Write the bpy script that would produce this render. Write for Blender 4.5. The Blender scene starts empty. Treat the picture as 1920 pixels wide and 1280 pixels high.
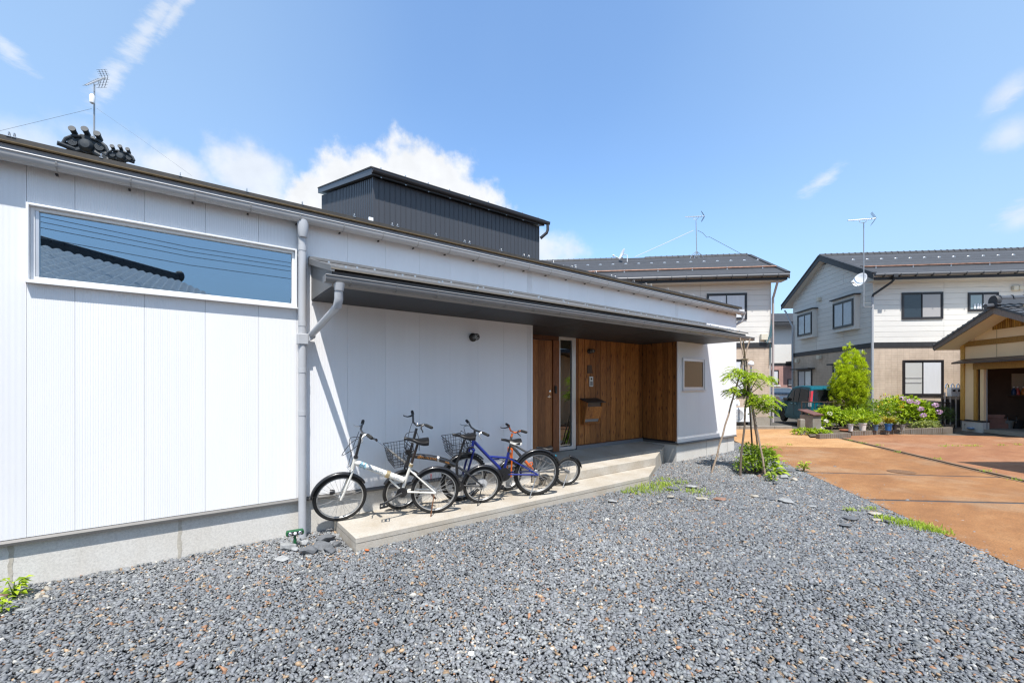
import bpy, math, random
import numpy as np
from mathutils import Vector, Matrix

# ------------------------------------------------------------------ camera, sky, sun, exposure
F, CX, CY, H, D = 800.0, 960.0, 722.0, 1.65, 5.15        # focal length in photo pixels, principal point, eye height, metres to the wall
FX, FY = 0.60313, 0.79764                                # viewing direction on the ground plane
RX, RY = FY, -FX
PHI = -37.0945
SUN = Vector((0.60, 1.0, -2.26)).normalized()            # direction in which the sunlight travels

sc = bpy.context.scene
cam_d = bpy.data.cameras.new('camera'); cam = bpy.data.objects.new('camera', cam_d)
sc.collection.objects.link(cam); sc.camera = cam
cam.location = (0, -D, H); cam.rotation_euler = (math.radians(90), 0, math.radians(PHI))
cam_d.sensor_width = 36; cam_d.lens = F * 36 / 1920; cam_d.shift_y = (CY - 640) / 1920
cam_d.clip_start = 0.05; cam_d.clip_end = 1500

sun_d = bpy.data.lights.new('sun', 'SUN'); sun = bpy.data.objects.new('sun', sun_d)
sc.collection.objects.link(sun)
sun_d.energy = 4.2; sun_d.angle = math.radians(0.5); sun_d.color = (1.0, 0.957, 0.895)
sun.rotation_euler = SUN.to_track_quat('-Z', 'Y').to_euler(); sun.location = (-6, -12, 22)

sc.view_settings.view_transform = 'Standard'; sc.view_settings.look = 'None'
sc.view_settings.gamma = 1.0; sc.view_settings.use_curve_mapping = False
sc.view_settings.exposure = 0.72
sc.render.engine = 'CYCLES'; sc.cycles.pixel_filter_type = 'BLACKMAN_HARRIS'; sc.cycles.filter_width = 1.3

SKY_STRENGTH = 0.15
world = bpy.data.worlds.new('sky'); sc.world = world; world.use_nodes = True
def build_sky():
    nt = world.node_tree; nt.nodes.clear(); L = nt.links.new
    def N(t, **k):
        n = nt.nodes.new(t)
        for a, b in k.items(): setattr(n, a, b)
        return n
    def math_(op, a, b=None, c=None, clamp=False):
        n = N('ShaderNodeMath', operation=op, use_clamp=clamp)
        for i, x in enumerate((a, b, c)):
            if x is None: continue
            if isinstance(x, (int, float)): n.inputs[i].default_value = x
            else: L(x, n.inputs[i])
        return n.outputs[0]
    out = N('ShaderNodeOutputWorld'); bg = N('ShaderNodeBackground'); L(bg.outputs[0], out.inputs[0])
    bg.inputs[1].default_value = SKY_STRENGTH
    sky = N('ShaderNodeTexSky', sky_type='NISHITA', sun_disc=False)
    sky.sun_elevation = math.asin(-SUN.z); sky.sun_rotation = math.atan2(-SUN.x, -SUN.y)
    sky.air_density = 1.0; sky.dust_density = 0.5; sky.ozone_density = 2.2; sky.altitude = 0
    # direction -> azimuth / elevation, azimuth 0 = the direction the house front is seen in
    tc = N('ShaderNodeTexCoord')
    rot = N('ShaderNodeVectorRotate', rotation_type='Z_AXIS'); rot.inputs['Angle'].default_value = math.radians(-PHI)
    L(tc.outputs['Generated'], rot.inputs['Vector'])
    sep = N('ShaderNodeSeparateXYZ'); L(rot.outputs[0], sep.inputs[0])
    az = math_('ARCTAN2', sep.outputs[0], sep.outputs[1])
    hyp = math_('SQRT', math_('ADD', math_('MULTIPLY', sep.outputs[0], sep.outputs[0]), math_('MULTIPLY', sep.outputs[1], sep.outputs[1])))
    el = math_('ARCTAN2', sep.outputs[2], hyp)
    P = N('ShaderNodeCombineXYZ'); L(az, P.inputs[0]); L(el, P.inputs[1])
    def fbm(scale, detail, rough, stretch=(1, 1, 1), ang=0.0, off=0.0):
        mp = N('ShaderNodeMapping'); mp.inputs['Scale'].default_value = stretch
        mp.inputs['Rotation'].default_value = (0, 0, ang); mp.inputs['Location'].default_value = (off, off * .7, off * .3)
        L(P.outputs[0], mp.inputs[0])
        n = N('ShaderNodeTexNoise'); n.inputs['Scale'].default_value = scale; n.inputs['Detail'].default_value = detail
        n.inputs['Roughness'].default_value = rough; L(mp.outputs[0], n.inputs['Vector'])
        return n.outputs[0]
    def ellipse(a0, e0, ra, re, ang=0.0):
        dx = math_('SUBTRACT', az, a0); dy = math_('SUBTRACT', el, e0)
        c, s = math.cos(ang), math.sin(ang)
        x = math_('ADD', math_('MULTIPLY', dx, c / ra), math_('MULTIPLY', dy, s / ra))
        y = math_('ADD', math_('MULTIPLY', dx, -s / re), math_('MULTIPLY', dy, c / re))
        return math_('SUBTRACT', 1.0, math_('SQRT', math_('ADD', math_('MULTIPLY', x, x), math_('MULTIPLY', y, y))))
    def ramp(x, lo, hi):
        n = N('ShaderNodeMapRange', interpolation_type='SMOOTHSTEP')
        n.inputs['From Min'].default_value = lo; n.inputs['From Max'].default_value = hi
        L(x, n.inputs['Value']); return n.outputs['Result']
    def ae(px, py):
        a = math.atan((px - CX) / F); return a, math.atan((CY - py) / F * math.cos(a))
    def union(items):
        m = None
        for (px, py, rx, ry, ang) in items:
            a, e = ae(px, py); e2 = ellipse(a, e, rx * math.cos(a) ** 2 / F, ry * math.cos(a) / F, ang)
            m = e2 if m is None else math_('MAXIMUM', m, e2)
        return m
    big = union([(705, 364, 142, 82, 0), (815, 358, 140, 80, -.3), (695, 318, 62, 40, 0), (785, 318, 95, 46, 0), (885, 378, 104, 46, -.5), (605, 392, 112, 70, 0)])
    mid = union([(470, 330, 130, 66, -.1), (500, 390, 170, 72, 0), (330, 315, 110, 45, 0), (1000, 470, 120, 40, 0)])
    pale = union([(230, 285, 150, 50, 0), (40, 265, 160, 50, 0), (1900, 250, 70, 40, .45), (1890, 175, 75, 30, .5), (1915, 410, 60, 30, .5)])
    wisp = union([(15, 95, 85, 20, -.5), (1540, 340, 62, 17, .45), (275, 60, 190, 22, 1.02), (330, 20, 120, 14, 1.0), (205, 150, 110, 22, 1.05), (1895, 175, 80, 20, .5), (1905, 400, 60, 22, .5)])
    n1 = fbm(16, 9, .58); n2 = fbm(34, 7, .6, off=3.0); n3 = fbm(30, 6, .65, (1, 2.6, 1), .5, 5.0)
    warp = math_('ADD', math_('MULTIPLY', math_('SUBTRACT', n1, .5), 1.15), math_('MULTIPLY', math_('SUBTRACT', n2, .5), .45))
    a1 = ramp(math_('ADD', big, warp), .0, .46)
    a2 = math_('MULTIPLY', ramp(math_('ADD', mid, warp), .0, .75), .80)
    a3 = math_('MULTIPLY', ramp(math_('ADD', pale, warp), .0, 1.0), .58)
    a4 = math_('MULTIPLY', ramp(math_('ADD', wisp, math_('MULTIPLY', math_('SUBTRACT', n3, .5), 1.7)), .0, 1.1), .58)
    alpha = math_('MAXIMUM', math_('MAXIMUM', a1, a2), math_('MAXIMUM', a3, a4))
    # soft grey shading inside the clouds
    shade = math_('ADD', .86, math_('MULTIPLY', fbm(22, 6, .55, off=9.0), .30))
    cc = N('ShaderNodeCombineXYZ')
    for i, k in enumerate((3.75, 3.85, 4.0)): L(math_('MULTIPLY', shade, k), cc.inputs[i])
    # thin high haze, thicker towards the horizon
    hz = N('ShaderNodeMix', data_type='RGBA'); hz.inputs[7].default_value = (2.0, 2.85, 3.85, 1)
    side = ramp(math_('ABSOLUTE', math_('SUBTRACT', az, .04)), .12, .95); low = ramp(el, .42, .02)
    hf = math_('ADD', math_('MULTIPLY', side, .50), math_('MULTIPLY', low, .42)); hf = math_('ADD', hf, math_('MULTIPLY', math_('SUBTRACT', fbm(1.6, 3, .5, off=2.0), .45), .30), clamp=True)
    br = N('ShaderNodeMix', data_type='RGBA', blend_type='MULTIPLY'); br.inputs[0].default_value = 1.0; br.inputs[7].default_value = (0.99, 1.13, 1.20, 1); L(sky.outputs[0], br.inputs[6])
    L(hf, hz.inputs[0]); L(br.outputs[2], hz.inputs[6])
    mx = N('ShaderNodeMix', data_type='RGBA'); L(alpha, mx.inputs[0]); L(hz.outputs[2], mx.inputs[6]); L(cc.outputs[0], mx.inputs[7])
    L(mx.outputs[2], bg.inputs[0])
build_sky()

# ------------------------------------------------------------------ helpers
rnd = random.Random(11)
COL = sc.collection

class Frame:
    """a plan frame (origin and rotation about z); finds where the sight line through a photo pixel meets one of its planes"""
    def __init__(s, x=0, y=0, ang=0): s.x, s.y, s.a = x, y, ang; s.c, s.s = math.cos(ang), math.sin(ang)
    def loc(s, x, y): x -= s.x; y -= s.y; return x * s.c + y * s.s, -x * s.s + y * s.c
    def wor(s, x, y): return s.x + x * s.c - y * s.s, s.y + x * s.s + y * s.c
    def ray(s, px, py):
        u = (px - CX) / F; v = (CY - py) / F
        dx, dy = RX * u + FX, RY * u + FY
        ox, oy = s.loc(0, -D)
        return (ox, oy, H), (dx * s.c + dy * s.s, -dx * s.s + dy * s.c, v)
    def on(s, px, py, axis, val):
        o, d = s.ray(px, py); t = (val - o[axis]) / d[axis]
        return [o[i] + d[i] * t for i in range(3)]
    def onx(s, px, py, v): p = s.on(px, py, 0, v); return p[1], p[2]
    def ony(s, px, py, v): p = s.on(px, py, 1, v); return p[0], p[2]
    def onz(s, px, py, v=0.0): p = s.on(px, py, 2, v); return p[0], p[1]
W = Frame()
def cw(lat, dep): return (RX * lat + FX * dep, RY * lat + FY * dep - D)      # metres right of / ahead of the eye -> world
def cam_frame(lat, dep, a, b):                                               # local x axis along (a right, b ahead)
    x, y = cw(lat, dep); return Frame(x, y, math.atan2(RY * a + FY * b, RX * a + FX * b))
def at(px, py, dep): x, y = cw((px - CX) / F * dep, dep); return Vector((x, y, H + (CY - py) / F * dep))

class MB:
    def __init__(s): s.v = []; s.f = []
    def add(s, vs, fs, M=None):
        o = len(s.v)
        s.v += [tuple(M @ Vector(v)) for v in vs] if M is not None else [tuple(v) for v in vs]
        s.f += [tuple(i + o for i in f) for f in fs]; return s
    def box(s, x0, x1, y0, y1, z0, z1, M=None):
        return s.add([(x0,y0,z0),(x1,y0,z0),(x1,y1,z0),(x0,y1,z0),(x0,y0,z1),(x1,y0,z1),(x1,y1,z1),(x0,y1,z1)],
                     [(0,3,2,1),(4,5,6,7),(0,1,5,4),(1,2,6,5),(2,3,7,6),(3,0,4,7)], M)
    def prism(s, poly, vec):
        n = len(poly); vec = Vector(vec); a = [Vector(p) for p in poly]; b = [p + vec for p in a]
        nrm = Vector((0, 0, 0))
        for i in range(n): nrm += a[i].cross(a[(i + 1) % n])
        fs = [tuple(range(n)), tuple(range(2 * n - 1, n - 1, -1))] + [(i, i + n, (i + 1) % n + n, (i + 1) % n) for i in range(n)]
        if nrm.dot(vec) > 0: fs = [tuple(reversed(f)) for f in fs]
        return s.add(a + b, fs)
    def tube(s, pts, r, n=8, closed=False, caps=True):
        P = [Vector(p) for p in pts]; m = len(P); rs = r if isinstance(r, (list, tuple)) else [r] * m
        T = []
        for i in range(m):
            a = P[i - 1] if (i > 0 or closed) else P[i]; b = P[(i + 1) % m] if (i < m - 1 or closed) else P[i]
            t = b - a; T.append(t.normalized() if t.length > 1e-9 else Vector((0, 0, 1)))
        up = Vector((0, 0, 1)) if abs(T[0].z) < .9 else Vector((1, 0, 0))
        x = T[0].cross(up).normalized(); vs = []
        for i in range(m):
            x = (x - T[i] * x.dot(T[i])); x = x.normalized() if x.length > 1e-6 else T[i].orthogonal().normalized()
            y = T[i].cross(x)
            for k in range(n):
                a = 2 * math.pi * k / n; vs.append(P[i] + (x * math.cos(a) + y * math.sin(a)) * rs[i])
        fs = []
        for i in range(m if closed else m - 1):
            j = (i + 1) % m
            for k in range(n): fs.append((i*n+k, i*n+(k+1)%n, j*n+(k+1)%n, j*n+k))
        if caps and not closed: fs += [tuple(range(n - 1, -1, -1)), tuple((m - 1) * n + k for k in range(n))]
        return s.add(vs, fs)
    def lathe(s, prof, n=16, M=None, caps=True):
        vs = [(r * math.cos(2*math.pi*k/n), r * math.sin(2*math.pi*k/n), z) for r, z in prof for k in range(n)]
        fs = [(i*n+k, i*n+(k+1)%n, (i+1)*n+(k+1)%n, (i+1)*n+k) for i in range(len(prof)-1) for k in range(n)]
        if caps: fs += [tuple(range(n - 1, -1, -1)), tuple((len(prof)-1)*n + k for k in range(n))]
        return s.add(vs, fs, M)
    def sphere(s, c, r, n=10, m=7, sc_=(1, 1, 1)):
        prof = [(max(1e-4, r * math.sin(math.pi*i/m)), -r * math.cos(math.pi*i/m)) for i in range(m + 1)]
        return s.lathe(prof, n, Matrix.Translation(c) @ Matrix.Diagonal((*sc_, 1)), False)
    def ring(s, c, R, r, n=32, m=8, M=None):
        vs = [((R + r*math.cos(2*math.pi*j/m))*math.cos(2*math.pi*i/n) , r*math.sin(2*math.pi*j/m), (R + r*math.cos(2*math.pi*j/m))*math.sin(2*math.pi*i/n)) for i in range(n) for j in range(m)]
        fs = [(i*m+j, i*m+(j+1)%m, ((i+1)%n)*m+(j+1)%m, ((i+1)%n)*m+j) for i in range(n) for j in range(m)]
        return s.add(vs, fs, (M or Matrix()) @ Matrix.Translation(c))
    def mesh(s, name='m', smooth=False):
        me = bpy.data.meshes.new(name); me.from_pydata(s.v, [], s.f); me.update()
        if smooth:
            me.shade_smooth(); me.set_sharp_from_angle(angle=math.radians(38))
        return me
    def build(s, name, mat, parent=None, smooth=False, bevel=0, xf=None):
        if xf: s.v = [tuple(xf(Vector(v))) for v in s.v]
        return put(name, s.mesh(name, smooth), mat, parent, bevel)
def put(name, me, mat=None, parent=None, bevel=0):
    if mat is not None: me.materials.clear(); me.materials.append(mat)
    o = bpy.data.objects.new(name, me); COL.objects.link(o)
    if parent is not None: o.parent = parent
    if bevel:
        b = o.modifiers.new('edge', 'BEVEL'); b.width = bevel; b.segments = 2; b.limit_method = 'ANGLE'; b.angle_limit = math.radians(40)
    return o
def tag(o, label=None, cat=None, group=None, kind=None):
    if label: o['label'] = label
    if cat: o['category'] = cat
    if group: o['group'] = group
    if kind: o['kind'] = kind
    return o
def thing(name, label, cat, loc=(0, 0, 0), rz=0, group=None, rot=None):
    o = bpy.data.objects.new(name, None); COL.objects.link(o); o.empty_display_size = .2
    o.location = loc; o.rotation_euler = rot if rot else (0, 0, rz)
    return tag(o, label, cat, group)
def inst(src, parent=None, loc=None, rot=None, scale=None, name=None):
    o = src.copy(); COL.objects.link(o)
    if name: o.name = name
    if parent is not None: o.parent = parent
    if loc is not None: o.location = loc
    if rot is not None: o.rotation_euler = rot
    if scale is not None: o.scale = scale
    return o
def copy_tree(o, parent=None):
    c = o.copy(); COL.objects.link(c)
    if parent is not None: c.parent = parent
    for ch in list(o.children): copy_tree(ch, c)
    return c
def B(x0, x1, y0, y1, z0, z1): return MB().box(x0, x1, y0, y1, z0, z1)

# ------------------------------------------------------------------ materials
def new_mat(name):
    m = bpy.data.materials.new(name); m.use_nodes = True; nt = m.node_tree
    return m, nt, nt.nodes['Principled BSDF'], nt.links.new
def nd(nt, t, **k):
    n = nt.nodes.new(t)
    for a, b in k.items(): setattr(n, a, b)
    return n
def noise(nt, L, scale, detail=4, rough=.55, stretch=(1, 1, 1), coord='Object', rand=False):
    tc = nd(nt, 'ShaderNodeTexCoord'); mp = nd(nt, 'ShaderNodeMapping'); mp.inputs['Scale'].default_value = stretch
    L(tc.outputs[coord], mp.inputs[0])
    if rand:
        oi = nd(nt, 'ShaderNodeObjectInfo'); ml = nd(nt, 'ShaderNodeMath', operation='MULTIPLY'); ml.inputs[1].default_value = 57.0
        L(oi.outputs['Random'], ml.inputs[0]); cb = nd(nt, 'ShaderNodeCombineXYZ')
        for i in range(3): L(ml.outputs[0], cb.inputs[i])
        L(cb.outputs[0], mp.inputs['Location'])
    n = nd(nt, 'ShaderNodeTexNoise'); n.inputs['Scale'].default_value = scale; n.inputs['Detail'].default_value = detail
    n.inputs['Roughness'].default_value = rough; L(mp.outputs[0], n.inputs['Vector']); return n.outputs[0]
def cramp(nt, L, fac, stops):
    r = nd(nt, 'ShaderNodeValToRGB'); e = r.color_ramp.elements
    while len(e) < len(stops): e.new(.5)
    for el, (p, c) in zip(e, stops): el.position = p; el.color = (*c, 1)
    L(fac, r.inputs[0]); return r.outputs[0]
def bump(nt, L, bs, h, strength, dist=.01):
    b = nd(nt, 'ShaderNodeBump'); b.inputs['Strength'].default_value = strength; b.inputs['Distance'].default_value = dist
    L(h, b.inputs['Height']); L(b.outputs[0], bs.inputs['Normal'])
def mixc(nt, L, fac, a, b, blend='MIX'):
    m = nd(nt, 'ShaderNodeMix', data_type='RGBA', blend_type=blend)
    for i, x in ((0, fac), (6, a), (7, b)):
        if isinstance(x, (int, float)): m.inputs[i].default_value = x
        elif isinstance(x, tuple): m.inputs[i].default_value = (*x, 1)
        else: L(x, m.inputs[i])
    return m.outputs[2]
CACHE = {}
def M(name, col, rough=.5, metal=0.0, var=0.0, vscale=3.0, fine=0.0, fscale=120.0, bmp=0.0, bscale=60.0, coat=0.0, spec=.5, rand=0.0, stretch=(1, 1, 1)):
    """plain painted / mineral surface with mottling, fine grain and relief"""
    if name in CACHE: return CACHE[name]
    m, nt, bs, L = new_mat(name); c = None
    if var:
        n = noise(nt, L, vscale, 6, .6, stretch, rand=True)
        c = cramp(nt, L, n, [(.25, tuple(x * (1 - var) for x in col)), (.75, tuple(min(1, x * (1 + var)) for x in col))])
    if fine:
        n = noise(nt, L, fscale, 3, .6)
        c = mixc(nt, L, 1.0, c if c is not None else col, cramp(nt, L, n, [(.3, (1 - fine,) * 3), (.7, (1 + fine,) * 3)]), 'MULTIPLY')
    if rand:
        oi = nd(nt, 'ShaderNodeObjectInfo')
        c = mixc(nt, L, 1.0, c if c is not None else col, cramp(nt, L, oi.outputs['Random'], [(0, (1 - rand,) * 3), (1, (1 + rand,) * 3)]), 'MULTIPLY')
    if c is not None: L(c, bs.inputs['Base Color'])
    else: bs.inputs['Base Color'].default_value = (*col, 1)
    bs.inputs['Roughness'].default_value = rough; bs.inputs['Metallic'].default_value = metal
    bs.inputs['Coat Weight'].default_value = coat; bs.inputs['Coat Roughness'].default_value = .08
    bs.inputs['Specular IOR Level'].default_value = spec
    if bmp: bump(nt, L, bs, noise(nt, L, bscale, 4, .6), bmp, .004)
    CACHE[name] = m; return m
def wood(name, dark, light, scale=1.0, knots=True):
    m, nt, bs, L = new_mat(name)
    g = noise(nt, L, 9 * scale, 8, .62, (9, 9, .55), rand=True)
    c = cramp(nt, L, g, [(.28, dark), (.5, tuple((a + b) / 2 for a, b in zip(dark, light))), (.72, light)])
    f = noise(nt, L, 40 * scale, 4, .7, (6, 6, .25), rand=True)
    c = mixc(nt, L, 1.0, c, cramp(nt, L, f, [(.35, (.62, .58, .55)), (.62, (1.08, 1.08, 1.08))]), 'MULTIPLY')
    if knots:
        tc = nd(nt, 'ShaderNodeTexCoord'); mp = nd(nt, 'ShaderNodeMapping'); mp.inputs['Scale'].default_value = (7.5, 2.0, 1)
        sp = nd(nt, 'ShaderNodeSeparateXYZ'); ad = nd(nt, 'ShaderNodeMath', operation='ADD'); cx = nd(nt, 'ShaderNodeCombineXYZ')
        L(tc.outputs['Object'], sp.inputs[0]); L(sp.outputs[0], ad.inputs[0]); L(sp.outputs[1], ad.inputs[1]); L(ad.outputs[0], cx.inputs[0]); L(sp.outputs[2], cx.inputs[1])
        oi = nd(nt, 'ShaderNodeObjectInfo'); ml = nd(nt, 'ShaderNodeMath', operation='MULTIPLY'); ml.inputs[1].default_value = 31.0
        cb = nd(nt, 'ShaderNodeCombineXYZ'); L(oi.outputs['Random'], ml.inputs[0])
        for i in range(3): L(ml.outputs[0], cb.inputs[i])
        L(cx.outputs[0], mp.inputs[0]); L(cb.outputs[0], mp.inputs['Location'])
        v = nd(nt, 'ShaderNodeTexVoronoi', voronoi_dimensions='2D'); v.inputs['Scale'].default_value = 1.0; L(mp.outputs[0], v.inputs['Vector'])
        k = cramp(nt, L, v.outputs['Distance'], [(.025, (.16, .11, .08)), (.075, (.62, .55, .5)), (.13, (1, 1, 1))])
        c = mixc(nt, L, 1.0, c, k, 'MULTIPLY')
    oi2 = nd(nt, 'ShaderNodeObjectInfo')
    c = mixc(nt, L, 1.0, c, cramp(nt, L, oi2.outputs['Random'], [(0, (.58, .53, .48)), (.5, (.92, .92, .92)), (1, (1.34, 1.36, 1.38))]), 'MULTIPLY')
    L(c, bs.inputs['Base Color']); bs.inputs['Roughness'].default_value = .58
    bump(nt, L, bs, f, .35, .003); return m
def concrete(name, col, stain=(.72, .66, .58), amount=.5, streak=False):
    m, nt, bs, L = new_mat(name)
    a = noise(nt, L, 2.2, 8, .65, (1, 1, .35) if streak else (1, 1, 1)); b = noise(nt, L, 60, 5, .7)
    c = cramp(nt, L, a, [(.3, tuple(x * y for x, y in zip(col, stain))), (.62, col), (.85, tuple(min(1, x * 1.12) for x in col))])
    c = mixc(nt, L, amount, col, c)
    c = mixc(nt, L, 1.0, c, cramp(nt, L, b, [(.3, (.82, .82, .82)), (.6, (1.05, 1.05, 1.05))]), 'MULTIPLY')
    d = noise(nt, L, 240, 2, .5)
    c = mixc(nt, L, 1.0, c, cramp(nt, L, d, [(.22, (.55, .55, .55)), (.36, (1, 1, 1))]), 'MULTIPLY')
    L(c, bs.inputs['Base Color']); bs.inputs['Roughness'].default_value = .85; bump(nt, L, bs, b, .35, .004); return m
def glass(name, tint=(.6, .68, .72), refl=.2, col=(.9, .95, 1.0)):
    """window glass: a clear tinted pane with a Fresnel-like reflection"""
    m = bpy.data.materials.new(name); m.use_nodes = True; nt = m.node_tree; nt.nodes.clear(); L = nt.links.new
    out = nd(nt, 'ShaderNodeOutputMaterial'); mx = nd(nt, 'ShaderNodeMixShader'); tr = nd(nt, 'ShaderNodeBsdfTransparent'); gl = nd(nt, 'ShaderNodeBsdfGlossy')
    tr.inputs[0].default_value = (*tint, 1); gl.inputs[0].default_value = (*col, 1); gl.inputs['Roughness'].default_value = .005
    fr = nd(nt, 'ShaderNodeLayerWeight'); fr.inputs[0].default_value = .35
    r = nd(nt, 'ShaderNodeMapRange'); r.inputs['To Min'].default_value = refl; r.inputs['To Max'].default_value = 1.0
    L(fr.outputs['Fresnel'], r.inputs['Value']); L(r.outputs[0], mx.inputs[0]); L(tr.outputs[0], mx.inputs[1]); L(gl.outputs[0], mx.inputs[2]); L(mx.outputs[0], out.inputs[0])
    return m
def leaf_mat(name, dark, light, trans=.35, rough=.5):
    m, nt, bs, L = new_mat(name)
    at_ = nd(nt, 'ShaderNodeAttribute'); at_.attribute_name = 'tone'
    c = cramp(nt, L, at_.outputs['Fac'], [(0, dark), (1, light)]); L(c, bs.inputs['Base Color'])
    bs.inputs['Roughness'].default_value = rough; bs.inputs['Specular IOR Level'].default_value = .3
    tl = nd(nt, 'ShaderNodeBsdfTranslucent'); L(mixc(nt, L, 1.0, c, (1.25, 1.3, .6), 'MULTIPLY'), tl.inputs[0])
    mx = nd(nt, 'ShaderNodeMixShader'); mx.inputs[0].default_value = trans
    out = nt.nodes['Material Output']; L(bs.outputs[0], mx.inputs[1]); L(tl.outputs[0], mx.inputs[2]); L(mx.outputs[0], out.inputs[0]); return m

white_siding = M('white_siding', (.80, .80, .805), .42, var=.035, vscale=1.3, stretch=(2, 2, .4), fine=.01)
white_trim = M('white_trim', (.80, .80, .80), .35, var=.03, vscale=8)
aluminium = M('aluminium', (.62, .63, .65), .32, .55, var=.04, vscale=6)
gutter_grey = M('gutter_grey', (.43, .42, .41), .38, var=.07, vscale=7)
pipe_grey = M('pipe_grey', (.44, .45, .47), .36, var=.05, vscale=5)
canopy_grey = M('canopy_grey', (.19, .186, .182), .45, .25, var=.09, vscale=4, fine=.03)
fascia_blue = M('fascia_blue_grey', (.27, .30, .35), .4, var=.06, vscale=4)
roof_brown = M('roof_brown', (.042, .037, .031), .6, var=.3, vscale=14, fine=.15, fscale=60)
rust_edge = M('rust_edge', (.13, .09, .04), .7, var=.4, vscale=20)
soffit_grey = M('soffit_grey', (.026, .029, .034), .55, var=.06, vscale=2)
dark_clad = M('dark_cladding', (.052, .055, .064), .45, var=.07, vscale=2, stretch=(3, 3, .4))
black_metal = M('black_metal', (.018, .018, .02), .4, var=.15, vscale=8)
foundation_mat = concrete('foundation_concrete', (.63, .61, .57), (.84, .80, .74), .6, True)
step_mat = concrete('step_concrete', (.46, .425, .37), (.74, .66, .55), .8)
kerb_mat = concrete('kerb_concrete', (.28, .26, .23), (.6, .55, .48), .8)
joint_mat = M('mortar_joint', (.44, .405, .345), .9, var=.22, vscale=30, bmp=.6, bscale=90)
cedar = wood('cedar_boards', (.17, .056, .010), (.50, .20, .046))
door_wood = wood('door_wood', (.24, .085, .022), (.44, .19, .062), .8, False)
dark_wood = wood('dark_trim_wood', (.11, .038, .012), (.24, .085, .028), 1.0, False)
glass_m = glass('window_glass', (.40, .46, .50), .35, (.70, .87, 1.0))
dark_glass = glass('dark_glass', (.30, .32, .33), .10)
room_dark = M('room_interior', (.06, .065, .07), .8, var=.2, vscale=2)
chrome = M('chrome', (.75, .75, .76), .18, 1.0)
steel = M('galvanised_steel', (.50, .51, .52), .38, .8, var=.12, vscale=9)
rubber = M('rubber', (.013, .0125, .012), .8, var=.25, vscale=30)

# ------------------------------------------------------------------ ground, driveway, gravel
def prism_z(poly, z0, z1): return MB().prism([(x, y, z0) for x, y in poly], (0, 0, z1 - z0))
def lerp2(a, b, t): return (a[0] + (b[0] - a[0]) * t, a[1] + (b[1] - a[1]) * t)
def isect(p, q, r, s):
    d = (q[0]-p[0]) * (s[1]-r[1]) - (q[1]-p[1]) * (s[0]-r[0])
    t = ((r[0]-p[0]) * (s[1]-r[1]) - (r[1]-p[1]) * (s[0]-r[0])) / d
    return lerp2(p, q, t)
ground_mat = concrete('old_asphalt', (.10, .095, .085), (.8, .7, .55), .8)
tag(MB().add([(-400,-400,-.08),(400,-400,-.08),(400,400,-.08),(-400,400,-.08)], [(0,1,2,3)]).build('ground', ground_mat), kind='structure')

EA, EB = W.onz(1395, 834), W.onz(1920, 1068)              # gravel / driveway edge
CA, CB = W.onz(1530, 812), W.onz(1920, 905)               # drain channel
ex = lambda a, b, t: lerp2(a, b, t)
K0, K1 = W.onz(1370, 804.5), W.onz(1500, 804)             # kerb foot in front of the flats
P0, P1 = W.onz(1395, 834.5), W.onz(1650, 841)             # end of the pale slab
J1 = (W.onz(1515, 885), W.onz(1830, 893)); J2 = (W.onz(1625, 936), W.onz(1920, 943))
def rust(name, a, b, c, grey):
    m, nt, bs, L = new_mat(name)
    n1 = noise(nt, L, .55, 7, .62, (1, 1, 1)); n2 = noise(nt, L, 1.1, 8, .72, (.6, 1.5, 1)); n3 = noise(nt, L, 70, 5, .75); n4 = noise(nt, L, 4.5, 7, .7, (1.4, .6, 1))
    col = cramp(nt, L, n2, [(.3, a), (.52, b), (.72, c)])
    col = mixc(nt, L, cramp(nt, L, n1, [(.52, (0, 0, 0)), (.76, (.75, .75, .75))]), col, grey)
    col = mixc(nt, L, 1.0, col, cramp(nt, L, n4, [(.3, (.87, .85, .83)), (.62, (1.07, 1.06, 1.05))]), 'MULTIPLY')
    col = mixc(nt, L, 1.0, col, cramp(nt, L, n3, [(.32, (.56, .56, .56)), (.6, (1.2, 1.2, 1.2))]), 'MULTIPLY')
    sp = noise(nt, L, 210, 2, .5)
    col = mixc(nt, L, cramp(nt, L, sp, [(.66, (0, 0, 0)), (.72, (.6, .6, .6))]), col, (.42, .34, .25))
    L(col, bs.inputs['Base Color']); bs.inputs['Roughness'].default_value = .9; bump(nt, L, bs, n3, .3, .004); return m
rust_a = rust('rusty_concrete', (.20, .088, .030), (.27, .125, .044), (.34, .18, .075), (.34, .26, .17))
rust_pale = rust('pale_rusty_concrete', (.35, .175, .065), (.42, .23, .095), (.49, .30, .14), (.48, .34, .20))
rust_red = rust('red_rusty_concrete', (.22, .088, .036), (.28, .125, .055), (.35, .18, .09), (.37, .24, .15))
drive = tag(bpy.data.objects.new('driveway', None), kind='structure'); COL.objects.link(drive)
def jx(j, off=0.0):
    d = Vector((j[1][0]-j[0][0], j[1][1]-j[0][1])).normalized(); n = Vector((-d.y, d.x)) * off
    p, q = (j[0][0]+n.x, j[0][1]+n.y), (j[1][0]+n.x, j[1][1]+n.y)
    return isect(p, q, EA, EB), isect(p, q, CA, CB)
far = ex(EA, EB, -.35)
N0 = ex(EA, EB, 2.2); N1 = ex(CA, CB, 2.2)
pe, pc = jx((P0, P1)); g = .045
prism_z([jx((P0,P1),.012)[0], ex(EA,EB,-.9), K0, K1, CA, jx((P0,P1),.012)[1]][::-1], -.3, .004).build('concrete_slab', rust_pale, drive)['label'] = 'pale orange slab at the far end of the driveway'
prism_z([jx((P0,P1),-.006)[0], jx((P0,P1),-.006)[1], jx(J1,.04)[1], jx(J1,.04)[0]][::-1], -.3, 0).build('concrete_slab', rust_a, drive)
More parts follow.
